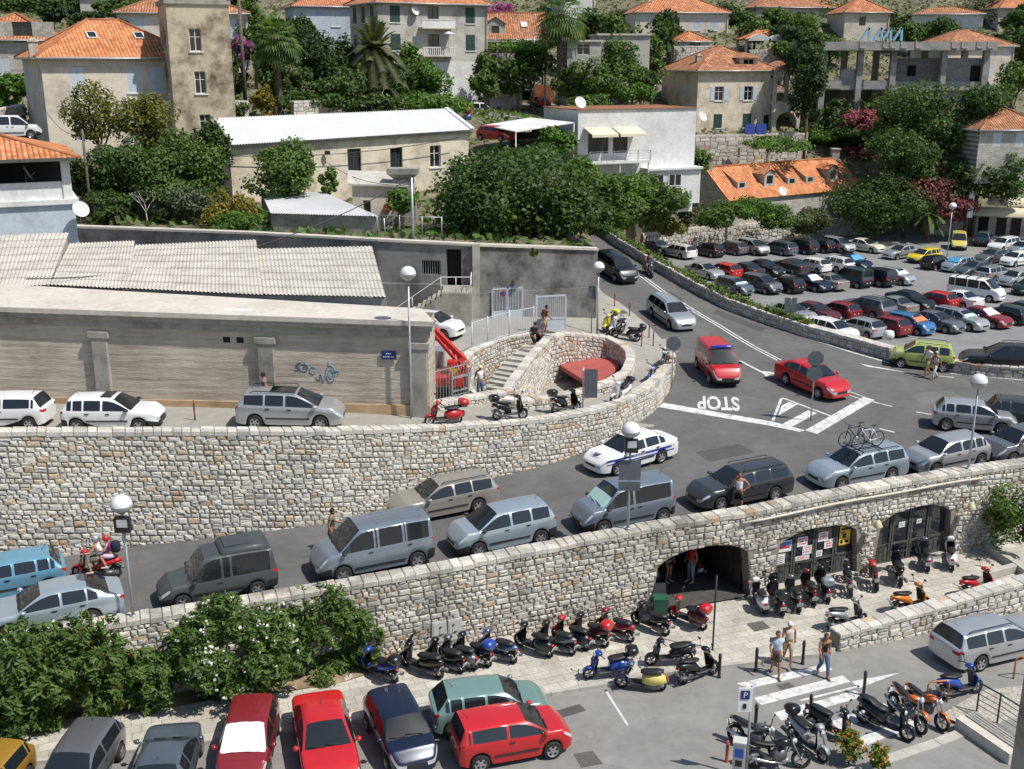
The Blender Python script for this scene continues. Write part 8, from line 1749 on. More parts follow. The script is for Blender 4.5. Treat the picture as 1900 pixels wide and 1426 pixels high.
o = AT(991,190,150);zt = topz(0,150,66)-o.z;t = thing('street_lamp','tall thin street lamp on the hill street above the parked red car','street lamp',tuple(o));q = MB();q.tube([(0,0,-1),(0,0,zt)],[.14,.08],8);q.tube([(0,0,zt),(.3,-1.2,zt+.15)],.06,6);q.build('post',M_steel,t);q = MB();q.loft([(-.2,0,0,.15,.06),(.4,0,0,.18,.08)],8);q.build('lamp_head',M_bowl,t,(.3,-1.2,zt+.1))
def sign(label,base,parts,top,name='road_sign',cat='sign'):
 b = Vector(base);h = topz(b.x,b.y,top)-b.z;t = thing(name,label,cat,tuple(b));q = MB();q.tube([(0,0,0),(0,0,h)],.035,8);q.build('post',M_steel,t)
 for kind,z,s,x in parts:
  q = MB();
  if kind == 'oct': n = 8;a0 = math.pi/8
  elif kind == 'round': n = 20;a0 = 0
  if kind in ('oct','round'):
   for yy,fl in ((.05,0),(.075,1)): pass
   vs = [(s*math.cos(a0+2*math.pi*i/n),-.05,h+z+s*math.sin(a0+2*math.pi*i/n)) for i in range(n)];vs += [(a,.0-.03,c) for a,b_,c in vs];q.add(vs,[tuple(range(n)),tuple(range(n,2*n))[::-1]]+[(i,n+i,n+(i+1) % n,(i+1) % n) for i in range(n)])
  else: w,hh = kind;q.box(x,-.06,h+z-hh/2,w,.035,hh)
  q.build('sign_plate',M_signb,t)
 return t
sign('octagonal stop sign seen from behind beside the end of the tall wall',on(1246,719,rz),[('oct',-.32,.42,0)],627);sign('octagonal and round signs seen from behind on the striped island',on(1504,780,rz),[('oct',-.38,.42,0),('round',-1.12,.40,0)],652);q = MB()
sign('grey sign board seen from behind on the upper path by the pit',on(1081,762,uz),[((.62,1.35),-.75,0,.36)],682);sign('small grey sign board on a post behind the oval pit',on(1097,618,uz),[((.42,.75),-.4,0,0)],530)
p = on(1463,612,rz)+Vector((.1,.3,.7));sign('pair of grey boards on a post at the low car park wall',p,[((.38,.95),-.5,0,-.22),((.34,.95),-.5,0,.2)],552)
o = AT(800,232,104);t = thing('road_sign','red round sign over a blue round sign on the hill street','sign',tuple(AT(868,236,120)));zt = topz(0,120,200)-t.location.z;q = MB();q.tube([(0,0,-1),(0,0,zt)],.05,6);q.build('post',M_steel,t)
for zz,m_ in ((zt-.3,M_sred),(zt-1.1,M_sblue)): q = MB();q.lathe([(0,-.08),(.42,-.08),(.42,-.05),(0,-.05)],16,(0,0,zz),'y');q.build('sign_plate',m_,t)
def bollard(label,p,h=.95,r=.055,m=M_black,group='black bollards'):
 t = thing('bollard',label,'bollard',tuple(p),0,group);q = MB();q.lathe([(r*1.3,0),(r*1.3,.06),(r,.08),(r,h*.82),(r*1.25,h*.83),(r*1.25,h*.87),(r,h*.88),(r,h*.97),(r*.6,h),(0,h)],10);q.build('post',m,t);return t
for (u,v),lab in (((1334,1256),'black bollard right of the black scooter facing right'),((1402,1245),'black bollard left of the man in the pale blue shirt'),((1489,1231),'black bollard between the woman and the man on the zebra crossing'),((1502,1334),'black bollard behind the brown seat scooter'),((1401,1352),'black bollard behind the silver and black motorcycle'),((1602,1289),'black bollard beside the painted arrow'),((1262,1262),'short black bollard between the two black scooters at the kerb')): bollard(lab,on(u,v,0))
M_rw = NB('red_white_bands');sp = M_rw.n('SeparateXYZ');M_rw.l(M_rw.obj(),sp.inputs[0]);M_rw.color(M_rw.ramp(M_rw.math('FRACT',M_rw.math('MULTIPLY',sp.outputs[2],2.2)),[(.49,(.06,.05,.05)),(.5,(.42,.05,.04))]));M_rw = M_rw.set(.5)
for (u,v),lab in (((1140,568),'thin red and black bollard nearest the concrete wall end'),((1168,586),'thin red and black bollard beside the manhole on the path'),((1204,627),'thin red and black bollard behind the black scooter on the path, the far one'),((1190,644),'thin red and black bollard closest to the oval pit'),((1212,642),'thin red and black bollard closest to the road by the pit'),((362,778),'thin red and black bollard between the two silver and white cars')): bollard(lab,on(u,v,uz),.9,.035,M_rw,'red and black bollards')
# parking sign and meter
b = G(1384,1440,0);t = thing('parking_sign','blue parking sign with a white letter on a post at the bottom edge','sign',tuple(b));zt = topz(0,b.y,1272)-.0;q = MB();q.tube([(0,0,0),(0,0,zt)],.04,8);q.build('post',M_steel,t);q = MB();q.box(-.2,-.06,zt-.82,.42,.03,.8);pb = q.build('sign_plate',M_signb if False else M_wframe,t,(0,0,0));q = MB();q.box(-.2,-.085,zt-.38,.26,.02,.28);q.build('blue_panel',M_bsign,pb);l_ = link('lettering',text_mesh('P',.27,M_wframe),pb,(-.2,-.1,zt-.245));l_.rotation_euler = (math.pi/2,0,0);q = MB();q.box(-.2,-.085,zt-.70,.1,.02,.16);q.build('symbol',M_black,pb)
b = G(1368,1452,0);t = thing('parking_meter','pale grey parking meter cabinet at the bottom edge','parking meter',tuple(b),RAD(-15));q = MB();q.box(0,0,0,.36,.32,1.45);q.box(0,0,1.45,.4,.36,.05);q.build('cabinet_body',M_cab,t);q = MB();q.box(0,-.165,1.0,.26,.02,.3);q.build('front_panel',M_sblue,t);q = MB();q.box(.0,-.165,.7,.2,.02,.2);q.build('display',M_black,t)
bollard('red and white bollard left of the parking meter',G(1348,1412,0),.75,.05,mat('red_paint_post',(.42,.06,.04),.5,var=.3),'red posts')
# lower right corner: raised forecourt, bench, rail, pier
edge = [G(u,v,.16) for u,v in ((1560,1436),(1600,1424),(1680,1396),(1740,1376),(1790,1356))];fc = [(p.x,p.y) for p in edge]+[(22.0,33.8),(22,12),(6,12)]
struct(patch('forecourt',fc,lambda x,y: .15,M_street,2));q = MB()
for a,b in zip(edge,edge[1:]):
 d = b-a;n = max(1,int(d.length/.8))
 for i in range(n): q.beam((a+d*(i/n))-Vector((0,0,.07)),(a+d*((i+.985)/n))-Vector((0,0,.07)),.36,.18)
struct(q.build('kerb',M_kerb))
M_grav = mat('pale_gravel',(.40,.37,.32),.95,var=.5,scale=14,bump=.8);struct(patch('gravel_bed',[tuple(G(u,v,.1)[:2]) for u,v in ((1745,1325),(1800,1292),(1830,1278),(1990,1262),(1990,1400),(1870,1380),(1790,1345))],lambda x,y: .10,M_grav,1))
a,b = G(1776,1328,.55),G(1876,1396,.55);bt = thing('stone_bench','pale stone bench with a slatted timber seat at the lower right','bench',(a.x,a.y,.1));d = (b-a);d.z = 0;L = d.length;e1 = d.normalized();e2 = Vector((-e1.y,e1.x,0));q = MB();ang = math.atan2(e1.y,e1.x);c = d/2+e2*.35;q.box(c.x,c.y,0,L,.8,.42,ang);q.build('bench_block',M_concL,bt)
for k in range(4): c = d/2+e2*(.35+.12*k);q = MB();q.box(c.x,c.y,.425,L*.96,.085,.04,ang);q.build('slat',mat('grey_timber',(.30,.28,.25),.8,var=.2),bt)
pr_ = [G(1812,1318,.1),G(1850,1340,.1),G(1900,1372,.1)];rl = thing('railing','dark green steel railing behind the stone bench','railing',tuple(pr_[0]));M_gr = mat('dark_green_paint',(.015,.05,.04),.45)
for k,z in enumerate((.25,.45,.65,.85,1.05)): q = MB();q.tube([p-pr_[0]+Vector((0,0,z)) for p in pr_],.028 if k == 4 else .012,6);q.build('rail',M_gr,rl)
for p in pr_: q = MB();p = p-pr_[0];q.tube([p,p+Vector((0,0,1.1))],.03,6);q.build('post',M_gr,rl)
pi2 = D(1915,1430,24);q = MB();q.box(.05,.0,0,.55,.8,topz(0,pi2.y,1262));pr2 = q.build('stone_pier',M_conc,None,(pi2.x-.05,pi2.y,0));tag(pr2,'dark stone pier cut off by the lower right corner','pier')
for (u,v),lab in (((1718,1306),'bent orange steel hoop between the motorcycles and the blue scooter'),((1880,1258),'bent orange steel hoop at the right edge of the lower road')):
 b = G(u,v,0);q = MB();q.tube([(0,0,0),(0,0,.75),(.1,.02,.85),(.65,.12,.85),(.75,.13,.75),(.75,.13,0)],.03,7);o = q.build('steel_hoop',mat('rusty_orange_paint',(.42,.17,.06),.6,var=.35),None,tuple(b));tag(o,lab,'hoop','orange steel hoops')
# right hand end of the terrace: kerbs round a planting bed
q = MB();pts = [G(1832,1015,.3),G(1880,1045,.3),G(1925,1078,.3)]
for a,b in zip(pts,pts[1:]): q.beam(a,b,.25,.35)
a,b = G(1806,1072,.3),G(1905,1046,.3);q.beam(a,b,.3,.3);struct(q.build('bed_edging',M_kerb))
# poles and cables
M_wood = mat('old_wooden_pole',(.12,.10,.085),.9,var=.3)
def pole(label,u,v0,v1,y,r=.12,m=M_wood): b = AT(u,v0,y);h = topz(0,y,v1)-b.z;q = MB();q.tube([(0,0,-1),(0,0,h)],[r,r*.7],8);o = q.build('utility_pole',m,None,tuple(b));return tag(o,label,'pole','utility poles'),Vector((b.x,b.y,b.z+h))
_,pA = pole('grey utility pole rising above the tall concrete wall',767,466,330,66.5,.10,M_steel);_,pB = pole('dark wooden pole in front of the yellow green tree at the left',170,408,240,76);_,pC = pole('very tall dark pole right of the old tower',457,215,-20,112,.22)
def cable(name,a,b,sag,r=.022,lab=''): q = MB();q.tube([Vector(a).lerp(Vector(b),i/20)-Vector((0,0,sag*4*(i/20)*(1-i/20))) for i in range(21)],r,5);return tag(q.build(name,M_black),lab,'cable')
cable('overhead_cable',AT(48,518,51.5),pA,1.5,.03,'black cable sagging across the corrugated roofs to the utility pole');cable('overhead_cable',pA-Vector((0,0,.4)),AT(604,300,88),.6,.02,'thin black cable from the utility pole to the cream warehouse');cable('overhead_cable',pB-Vector((0,0,.3)),AT(78,195,89),.8,.02,'thin cable from the wooden pole to the beige house')
cable('overhead_cable',AT(425,290,83.5),AT(850,256,95),.5,.03,'thin cable running along the warehouse front')
q = MB();q.tube([(0,0,0),(0,0,.9)],.03,6);
# wire rail on the tall wall
a = AT(700,442,67.4);rl = thing('railing','thin grey railing on top of the tall concrete wall beside the shed','railing',(a.x,a.y,10.5));pts = [Vector((0,.2,0)),Vector((1.4,-.1,0)),Vector((2.8,-.5,0)),Vector((4.0,-.7,0))]
for p in pts: q = MB();q.tube([p,p+Vector((0,0,1.3))],.035,5);q.build('post',M_steel,rl)
q = MB();q.tube([p+Vector((0,0,1.25)) for p in pts],.03,5);q.build('rail',M_steel,rl)
# blue towels and small fittings at the villa
for u,lab in ((1391,'blue towel hanging on the terrace railing, the left one'),(1412,'blue towel hanging on the terrace railing, the right one')): b = AT(u,250,141);q = MB();q.box(0,0,0,1.2,.05,1.3);o = q.build('towel',mat('blue_towel',(.06,.10,.42),.9),None,tuple(b));tag(o,lab,'towel')
b = AT(1400,275,141);q = MB();q.box(0,.6,-.0,4.2,.9,.2);
for x in (-1.8,1.8): q.box(x,.6,-3.5,.25,.25,3.5)
o = q.build('small_balcony',M_concL,None,tuple(b));tag(o,'small raised concrete balcony under the blue towels','balcony')
q = MB();b = AT(1802,372,128);q.box(0,0,-2,.6,.3,topz(0,128,354)-b.z+2);o = q.build('white_sign_pillar',M_white_w,None,tuple(b));tag(o,'narrow white sign pillar beside the kiosk','sign')
dish('white satellite dish in the bushes in front of the stone barn',AT(1450,365,127),.55,.4,.6);
q = MB();q.lathe([(0,0),(.28,.05),(.34,.3),(.28,.55),(0,.62)],14);p = on(1648,655,rz);o = q.build('white_post_ball',M_globe,None,(p.x,p.y+.2,p.z+.75));tag(o,'round white lamp ball on the end of the low wall by the lime green car','lamp')
# ============================================================ PLANTS
def leaf_mat(name):
 b = NB(name);a = b.n('VertexColor');a.layer_name = 'col';b.color(a.outputs[0]);b.set(.62,spec=.35)
 tr = b.n('BsdfTranslucent');mx = b.n('MixShader');mx.inputs[0].default_value = .28;c2 = b.mix(1,a.outputs[0],(1.5,1.6,.7),'MULTIPLY');b.l(c2,tr.inputs[0]);b.l(b.b.outputs[0],mx.inputs[1]);b.l(tr.outputs[0],mx.inputs[2]);b.l(mx.outputs[0],b.out.inputs[0]);return b.m
M_leaf = leaf_mat('leaf');M_bark = mat('bark',(.13,.10,.075),.95,var=.35,scale=4,bump=.6)
NR_ = np.random.default_rng(5)
PAL = dict(dark=((.036,.074,.019),(.10,.158,.042)),mid=((.054,.108,.024),(.145,.21,.052)),ivy=((.060,.13,.020),(.14,.24,.042)),yel=((.11,.125,.025),(.21,.21,.055)),olive=((.065,.085,.035),(.15,.165,.075)),grey=((.07,.10,.06),(.15,.18,.11)),gold=((.18,.15,.02),(.30,.25,.05)),pine=((.028,.056,.018),(.066,.105,.036)),grass=((.16,.16,.05),(.30,.26,.11)),
   pink=((.24,.06,.09),(.42,.14,.18)),wine=((.17,.055,.06),(.30,.11,.11)),magenta=((.28,.05,.22),(.42,.12,.34)),red=((.30,.045,.035),(.45,.10,.07)),white=((.72,.72,.68),(.80,.80,.76)),orange=((.45,.16,.02),(.60,.26,.03)))
def leaves(name,pts,nrm,size,cols,m=M_leaf,parent=None,elong=1.5,loc=(0,0,0)):
 n = len(pts);t = NR_.normal(size=(n,3));t -= nrm*np.sum(t*nrm,1)[:,None]*.7;t /= np.linalg.norm(t,axis=1)[:,None]+1e-9;b = np.cross(nrm+NR_.normal(size=(n,3))*.15,t);b /= np.linalg.norm(b,axis=1)[:,None]+1e-9
 s = size*NR_.uniform(.6,1.3,n);L = (t*(s*elong*.5)[:,None]);Wd = b*(s*.5)[:,None];up = nrm*(s*.12)[:,None]
 V = np.stack([pts-L,pts+Wd+up,pts+L,pts-Wd+up],1).reshape(-1,3)-np.array(loc);me = bpy.data.meshes.new(name);me.vertices.add(4*n);me.vertices.foreach_set('co',V.astype(np.float32).ravel());me.loops.add(4*n);me.loops.foreach_set('vertex_index',np.arange(4*n,dtype=np.int32));me.polygons.add(n);me.polygons.foreach_set('loop_start',np.arange(0,4*n,4,dtype=np.int32));me.polygons.foreach_set('loop_total',np.full(n,4,dtype=np.int32))
 me.update(calc_edges=True);at = me.color_attributes.new('col','FLOAT_COLOR','CORNER');C = np.ones((n,4,4),np.float32);C[:,:,:3] = cols[:,None,:];at.data.foreach_set('color',C.ravel());me.materials.append(m);return link(name,me,parent,loc if parent is None else None)
def pal(k,n): a,b = map(np.array,PAL[k]);r = NR_.beta(1.6,1.9,n)[:,None];return a+(b-a)*r*NR_.uniform(.85,1.15,(n,1))
def crown_points(c,rad,n,lobes,flat=.0,hollow=.55,ls=1):
 """clumps of leaves spread over an uneven crown"""
 c = np.array(c);rad = np.array(rad);out = [];nr = []
 u = NR_.normal(size=(lobes,3));u /= np.linalg.norm(u,axis=1)[:,None];u[:,2] = np.abs(u[:,2])*1.1-.35 if flat else u[:,2]
 rl = NR_.uniform(.45,.95,lobes)[:,None];lc = u*rl*.78;ls = NR_.uniform(.26,.5,lobes)*ls;lc *= 1+.25*(ls.mean() < .3)
 per = (ls**2);per = (per/per.sum()*n).astype(int)
 for k in range(lobes):
  m = max(3,per[k]);d = NR_.normal(size=(m,3));d /= np.linalg.norm(d,axis=1)[:,None];r = ls[k]*(hollow+(1-hollow)*NR_.random(m)**.6)*(1+.35*(NR_.random(m)-.5))
  # small sprays inside the lobe
  sp = NR_.normal(size=(max(2,m//14),3));sp /= np.linalg.norm(sp,axis=1)[:,None];near = sp[NR_.integers(0,len(sp),m)];d = d*.38+near*.75;d /= np.linalg.norm(d,axis=1)[:,None]
  out.append(lc[k]+d*r[:,None]);nr.append(d*.6+np.array([0,0,.55])+NR_.normal(size=(m,3))*.45)
 p = np.concatenate(out);q = np.concatenate(nr);q /= np.linalg.norm(q,axis=1)[:,None];return c+p*rad,q
TREES = []
def tree(label,u,v,ru,rv,y,kind='dark',n=4000,leaf=.26,name='tree',cat='tree',group=None,lobes=22,depth=1.0,trunk=True,base=None,loose=1,flowers=None,elong=1.5,tr=.16,ground=None):
 """u, v and ru, rv: middle and half extents of the crown on the photograph; y: its distance"""
 if y > 60: leaf *= .74;n = int(n*1.7)
 c = AT(u,v,y);s = (c.y*cP-(c.z-CZ)*sP)/F;rx,rz_ = ru*s,rv*s;ry = rx*depth
 gz = ground if ground is not None else hill_z(c.x,c.y);gz = min(gz,c.z-rz_*.6)
 t = thing(name,label,cat,(c.x,c.y,gz),0,group);P_,N_ = crown_points(c,(rx,ry,rz_),n,lobes,ls=loose);o = leaves('crown' if trunk else 'foliage',P_,N_,leaf,pal(kind,len(P_)),loc=(c.x,c.y,gz),elong=elong);o.parent = t;o.location = (0,0,0)
 if flowers:
  fk,fn,fs = flowers;top = P_[N_[:,2] > -.1];idx = NR_.integers(0,len(top),fn);fp = top[idx]+NR_.normal(size=(fn,3))*.06+np.array([0,-.05,.08]);k = 3;fp = np.repeat(fp,k,0)+NR_.normal(size=(fn*k,3))*fs*.5;fN = NR_.normal(size=(fn*k,3))*.6+np.array([.2,-.4,.6]);fN /= np.linalg.norm(fN,axis=1)[:,None];f = leaves('flowers',fp,fN,fs,pal(fk,fn*k),loc=(c.x,c.y,gz),elong=1.1);f.parent = t;f.location = (0,0,0);f['kind'] = 'stuff'
 if trunk:
  h = c.z-gz;q = MB();q.tube([(0,0,-.4),(.1*rx*.3,0,h*.4),(-.05*rx,.1,h*.8),(0,0,h+rz_*.4)],[tr*1.5,tr*1.1,tr*.8,tr*.25],8)
  for k in range(6): a = k*1.05+.4;q.tube([(0,0,h*(.45+.06*k)),(math.cos(a)*rx*.35,math.sin(a)*ry*.35,h*.8+rz_*.05*k),(math.cos(a)*rx*.65,math.sin(a)*ry*.65,h+rz_*.25)],[tr*.55,tr*.4,tr*.12],6)
  q.build('trunk',M_bark,t)
 TREES.append(t);return t
# --- big tree over the tall wall
tree('large dark leafed tree hanging over the tall concrete wall in the middle',940,352,150,105,76,'dark',11000,.30,lobes=46,tr=.3,ground=9.6)
tree('rounded dark tree in front of the white house, right of the large tree',1055,390,62,62,74.5,'dark',3200,.28,lobes=18,ground=9.4)
sh = dict(name='shrub',cat='shrub',trunk=False)
# --- left gardens
gL = 'garden trees at the left'
tree('yellow green tree with open branches in front of the beige house',178,215,62,62,84,'yel',2600,.22,lobes=22,group=gL,tr=.14);tree('yellow green round tree in front of the old tower',268,225,58,52,83,'yel',3000,.22,lobes=22,group=gL,tr=.14)
tree('dense dark green tree below the old tower',345,300,80,66,80,'mid',4600,.24,lobes=26,group=gL,tr=.16);tree('dark green tree left of the warehouse corner',240,325,82,56,78,'dark',4200,.24,lobes=26,group=gL,tr=.16);tree('grey green tree in the left garden',225,290,46,40,80.5,'grey',1800,.22,lobes=16,group=gL)
tree('dark tree against the left end of the warehouse',395,285,42,62,81,'dark',2600,.24,lobes=18,group=gL);tree('leafy green tree in front of the warehouse wall',530,318,76,56,80,'mid',4400,.24,lobes=26,group=gL,tr=.16,ground=9.6)
tree('yellow green shrub left of the garden shed',430,392,58,42,74.5,'gold',1800,.2,lobes=18,group='garden shrubs',ground=10.2,**sh);tree('second green shrub under the yellow one',455,412,60,26,73.2,'ivy',1800,.2,lobes=16,group='garden shrubs',ground=10.2,**sh);tree('grey green shrub behind the bare branches',340,375,60,38,76,'grey',2200,.2,lobes=18,group='garden shrubs',ground=10.2,**sh);tree('dark shrub above the long wall at the left',200,385,62,32,75.5,'dark',2000,.2,lobes=16,group='garden shrubs',ground=10.2,**sh);tree('dark shrub behind the terrace house',160,340,36,60,77,'dark',1500,.22,lobes=14,group='garden shrubs',**sh);tree('pale green creeper on the outbuilding',745,372,40,26,76.5,'ivy',1200,.22,lobes=12,group='garden shrubs',ground=9.8,**sh);tree('dark shrub at the foot of the warehouse',610,338,22,26,80,'ivy',600,.22,lobes=8,group='garden shrubs',**sh);tree('low dark green hedge in front of the shed door',330,345,100,40,79,'mid',3600,.22,lobes=26,group='garden shrubs',**sh)
# bare white branches
b = AT(275,410,75);t = thing('dead_tree','bare pale grey tree with twisting branches in the left garden','tree',(b.x,b.y,10.2));q = MB()
def br(p,d,l,r,k):
 e = p+d*l;m_ = p.lerp(e,.5)+Vector((rnd.uniform(-.1,.1),rnd.uniform(-.1,.1),rnd.uniform(-.05,.1)))*l*.6;q.tube([p,m_,e],[r,r*.8,r*.6],5)
 if k:
  for _ in range(2 if k < 3 else 3): d2 = (d+Vector((rnd.uniform(-.8,.8),rnd.uniform(-.5,.5),rnd.uniform(-.2,.5)))).normalized();br(e,d2,l*.72,r*.6,k-1)
br(Vector((0,0,-.2)),Vector((-.1,0,1)),.9,.05,4);q.build('branches',mat('pale_dead_wood',(.50,.46,.42),.9),t)
# --- palms
def palm(label,u,v,y,base_v,R_,n,fan=False,droop=1.0,kind='olive',tr=.28):
 c = AT(u,v,y);b = AT(u,base_v,y);t = thing('palm_tree',label,'palm',(c.x,c.y,b.z),0,'palm trees');h = c.z-b.z;q = MB();k = 8;q.tube([(0.02*math.sin(i),0,-1+(h+1)*i/k) for i in range(k+1)],[tr*(1.15-.3*i/k)*(1+.06*(i % 2)) for i in range(k+1)],9);q.lathe([(tr*.8,h-.6),(tr*1.6,h-.2),(tr*1.2,h+.3),(.05,h+.5)],9);q.build('trunk',M_bark,t);P_ = [];N_ = [];T_ = [];f = MB();cols = []
 for i in range(n):
  a = i*2.399;el = RAD(80-125*(i/n)**.9);d = Vector((math.cos(a)*math.cos(el),math.sin(a)*math.cos(el),math.sin(el)));side = Vector((-math.sin(a),math.cos(a),0));pts = []
  L = R_*rnd.uniform(.85,1.1);seg = 9;g = np.array(pal(kind,1)[0])
  for j in range(seg+1): k_ = j/seg;pts.append(Vector((0,0,h))+d*L*k_+Vector((0,0,-droop*L*.55*k_*k_*max(.25,math.cos(el)))))
  if fan:
   tip = pts[5];dd = (pts[6]-pts[4]).normalized();f.beam(pts[0],tip,.05,.04,col=tuple(g))
   for j in range(11): an = RAD(-75+15*j);e = (dd*math.cos(an)+side*math.sin(an)).normalized();l = L*.48*(1-.25*abs(j-5)/5);p2 = tip+e*l*.6;p3 = tip+e*l+Vector((0,0,-.28*l));w = side*math.cos(an)*.09-dd*math.sin(an)*.09;f.add([tip,p2+w,p3,p2-w],[(0,1,2,3)],0,tuple(g*rnd.uniform(.8,1.2)))
  else:
   for j in range(seg): f.beam(pts[j],pts[j+1],.06*(1-j/seg)+.015,.04,col=tuple(g*1.2))
   for j in range(2,36):
    k_ = j/36*seg;i0 = min(int(k_),seg-1);p = pts[i0].lerp(pts[i0+1],k_-i0);dd = (pts[i0+1]-pts[i0]).normalized()
    for s_ in (1,-1): l = R_*.22*(1-.55*abs(j/36-.4));e = (side*s_*.8+dd*.65+Vector((0,0,.12))).normalized();w = dd*.075;q3 = p+e*l+Vector((0,0,-.12*l));f.add([p-w,p+w,q3],[(0,1,2)],0,tuple(g*rnd.uniform(.75,1.25)))
 f.build('fronds',M_leaf,t);return t
palm('large feather palm in front of the grey apartment house',695,95,122,205,4.3,80,droop=1.1,kind='olive');palm('fan palm with a shaggy trunk right of the tall pole',512,72,108,212,2.7,60,fan=True,kind='mid');palm('tall fan palm beside the vine pergola',1040,28,140,120,4.0,70,fan=True,kind='mid',tr=.36);palm('small feather palm by the pink bushes at the right',1725,398,128,430,2.2,20,kind='mid',tr=.15);palm('small feather palm left of the cream villa roof',1243,75,166,100,2.2,20,kind='dark',tr=.2);palm('low palm in the left garden above the long wall',215,395,74.2,412,1.2,18,kind='olive',tr=.1)
# --- middle slope
gM = 'trees on the slope'
for lab,u,v,ru,rv,y,k,n,lf in (('dark pine tree left of the grey apartment house',590,105,55,52,118,'pine',3000,.34),('dark tree behind the fan palm',545,160,46,48,112,'dark',2200,.32),('dark round tree behind the feather palm',640,165,46,46,118,'dark',2200,.32),('bougainvillea beside the tall pole with purple flowers',448,95,30,26,122,'dark',900,.3),('dark cypress like tree right of the old tower',428,150,22,62,110,'dark',1500,.3),('tall green tree behind the pale house',450,30,40,50,140,'mid',1600,.4),('dense ivy covered tree below the apartment house',790,160,52,50,124,'ivy',3600,.30),('dark tree below the apartment balcony',735,150,40,50,122,'dark',2200,.32),('dark bushy tree left of the hill street lamp',905,130,32,42,140,'mid',1400,.36),('dark tree behind the hill street lamp',985,120,42,36,143,'dark',1800,.36),('willow like green tree right of the low block',1155,115,52,50,142,'mid',3000,.34),('small green tree above the white house',1070,150,44,38,140,'mid',1800,.34),('dark tree beside the cream villa',1190,150,36,30,143,'dark',1300,.34),('tree at the left corner of the cream villa',1225,60,30,30,172,'dark',900,.4)): tree(lab,u,v,ru,rv,y,k,n,lf,group=gM,lobes=20,flowers=('magenta',160,.35) if 'purple' in lab else None)
for lab,u,v,ru,rv,y,k,n in (('long ivy hedge along the hill street',810,192,78,22,118,'ivy',3200),('round golden shrub beside the tall pole',487,190,26,30,106,'gold',1100),('vine roof over the long pergola',950,84,92,12,145.5,'ivy',2600),('dark shrubs below the feather palm',700,195,44,22,112,'dark',1400),('dark shrubs beside the warehouse roof',575,190,60,22,108,'dark',1600),('green creeper under the white canopy',1030,265,46,34,104,'ivy',1500),('purple bougainvillea above the cottage roof',930,22,50,16,168,'magenta',1000),('dark hedge below the white canopy',990,300,80,34,90,'dark',2600)): tree(lab,u,v,ru,rv,y,k,n,.3,group='hedges and creepers',lobes=20,**sh)
# --- bank above the car park
gB = 'bushes on the bank above the car park'
for i,(u,v,ru,rv,y,k,lab) in enumerate(((1110,350,50,36,92,'mid','leafy green bush below the white balcony'),(1165,362,52,36,96,'ivy','bright green bush right below the white balcony'),(1150,395,58,34,94,'mid','green bush at the head of the low wall'),(1215,390,48,38,108,'mid','green bush left of the car park back wall'),(1258,318,34,30,118,'dark','dark bush below the white house extension'),(1270,385,46,34,116,'olive','olive bush above the rubble wall'),(1330,400,46,30,122,'mid','bush left of the satellite dish below the barn'),(1390,388,60,26,124,'ivy','creeping vines in front of the barn'),(1450,405,50,30,126,'mid','bush in the middle of the back wall'),(1505,410,44,28,129,'olive','olive bush right end of the barn'),(1240,420,40,18,115,'grass','dry grass tufts above the rubble wall'),(1100,400,40,40,84,'dark','dark bush beside the concrete wall end'),(1205,340,36,22,105,'mid','bush under the white extension'))): tree(lab,u,v,ru,rv,y,k,2200,.27,group=gB,lobes=18,**sh)
tree('very round dark tree beside the barn',1632,375,96,56,130,'dark',7000,.30,lobes=60,group=gM,tr=.25,ground=1.5)
gR = 'trees at the right'
for lab,u,v,ru,rv,y,k,n in (('large dark tree in front of the concrete frame',1710,222,104,80,138,'dark',6500),('dark tree below the large one at the right',1690,290,90,56,132,'dark',4500),('tree between the frame and the stone house',1830,200,62,48,133,'dark',3000),('dark tree left of the concrete frame',1500,150,46,70,146,'pine',3000),('dark tree beside the kiosk',1800,330,60,40,130,'dark',2600),('big dark pine at the top right',1800,20,90,30,215,'pine',2600),('green tree behind the concrete frame',1540,90,42,26,175,'mid',1300),('round dark tree in front of the white house at the top right',1750,55,34,26,180,'dark',1200),('tree above the stone house at the right edge',1880,150,40,40,150,'mid',1600)): tree(lab,u,v,ru,rv,y,k,n,.36,group=gR,lobes=24,tr=.22)
for lab,u,v,ru,rv,y,k,n in (('pink flowering oleander below the concrete frame',1596,226,50,28,148,'pink',1600),('small pink oleander above the barn roof',1592,284,34,20,148,'pink',1000),('long wine red oleander hedge above the car park',1720,345,75,32,131,'wine',2600),('wine red oleander at the right end of the hedge',1765,385,46,28,129,'wine',1600),('vines on the pergola beside the villa',1450,268,70,16,138,'ivy',1800),('vines on the terrace between the villa and the barn',1520,252,60,18,150,'ivy',1800),('dark bush by the kiosk',1870,330,50,46,128,'dark',1600),('dark green shrub at the right end of the terrace',1890,960,62,70,44,'mid',3400),('low dark shrub behind the green railing',1868,1300,30,16,34.5,'dark',900)): tree(lab,u,v,ru,rv,y,k,n,.32 if y > 60 else .11,group=None,lobes=18,ground=None if y > 60 else .1,**sh)
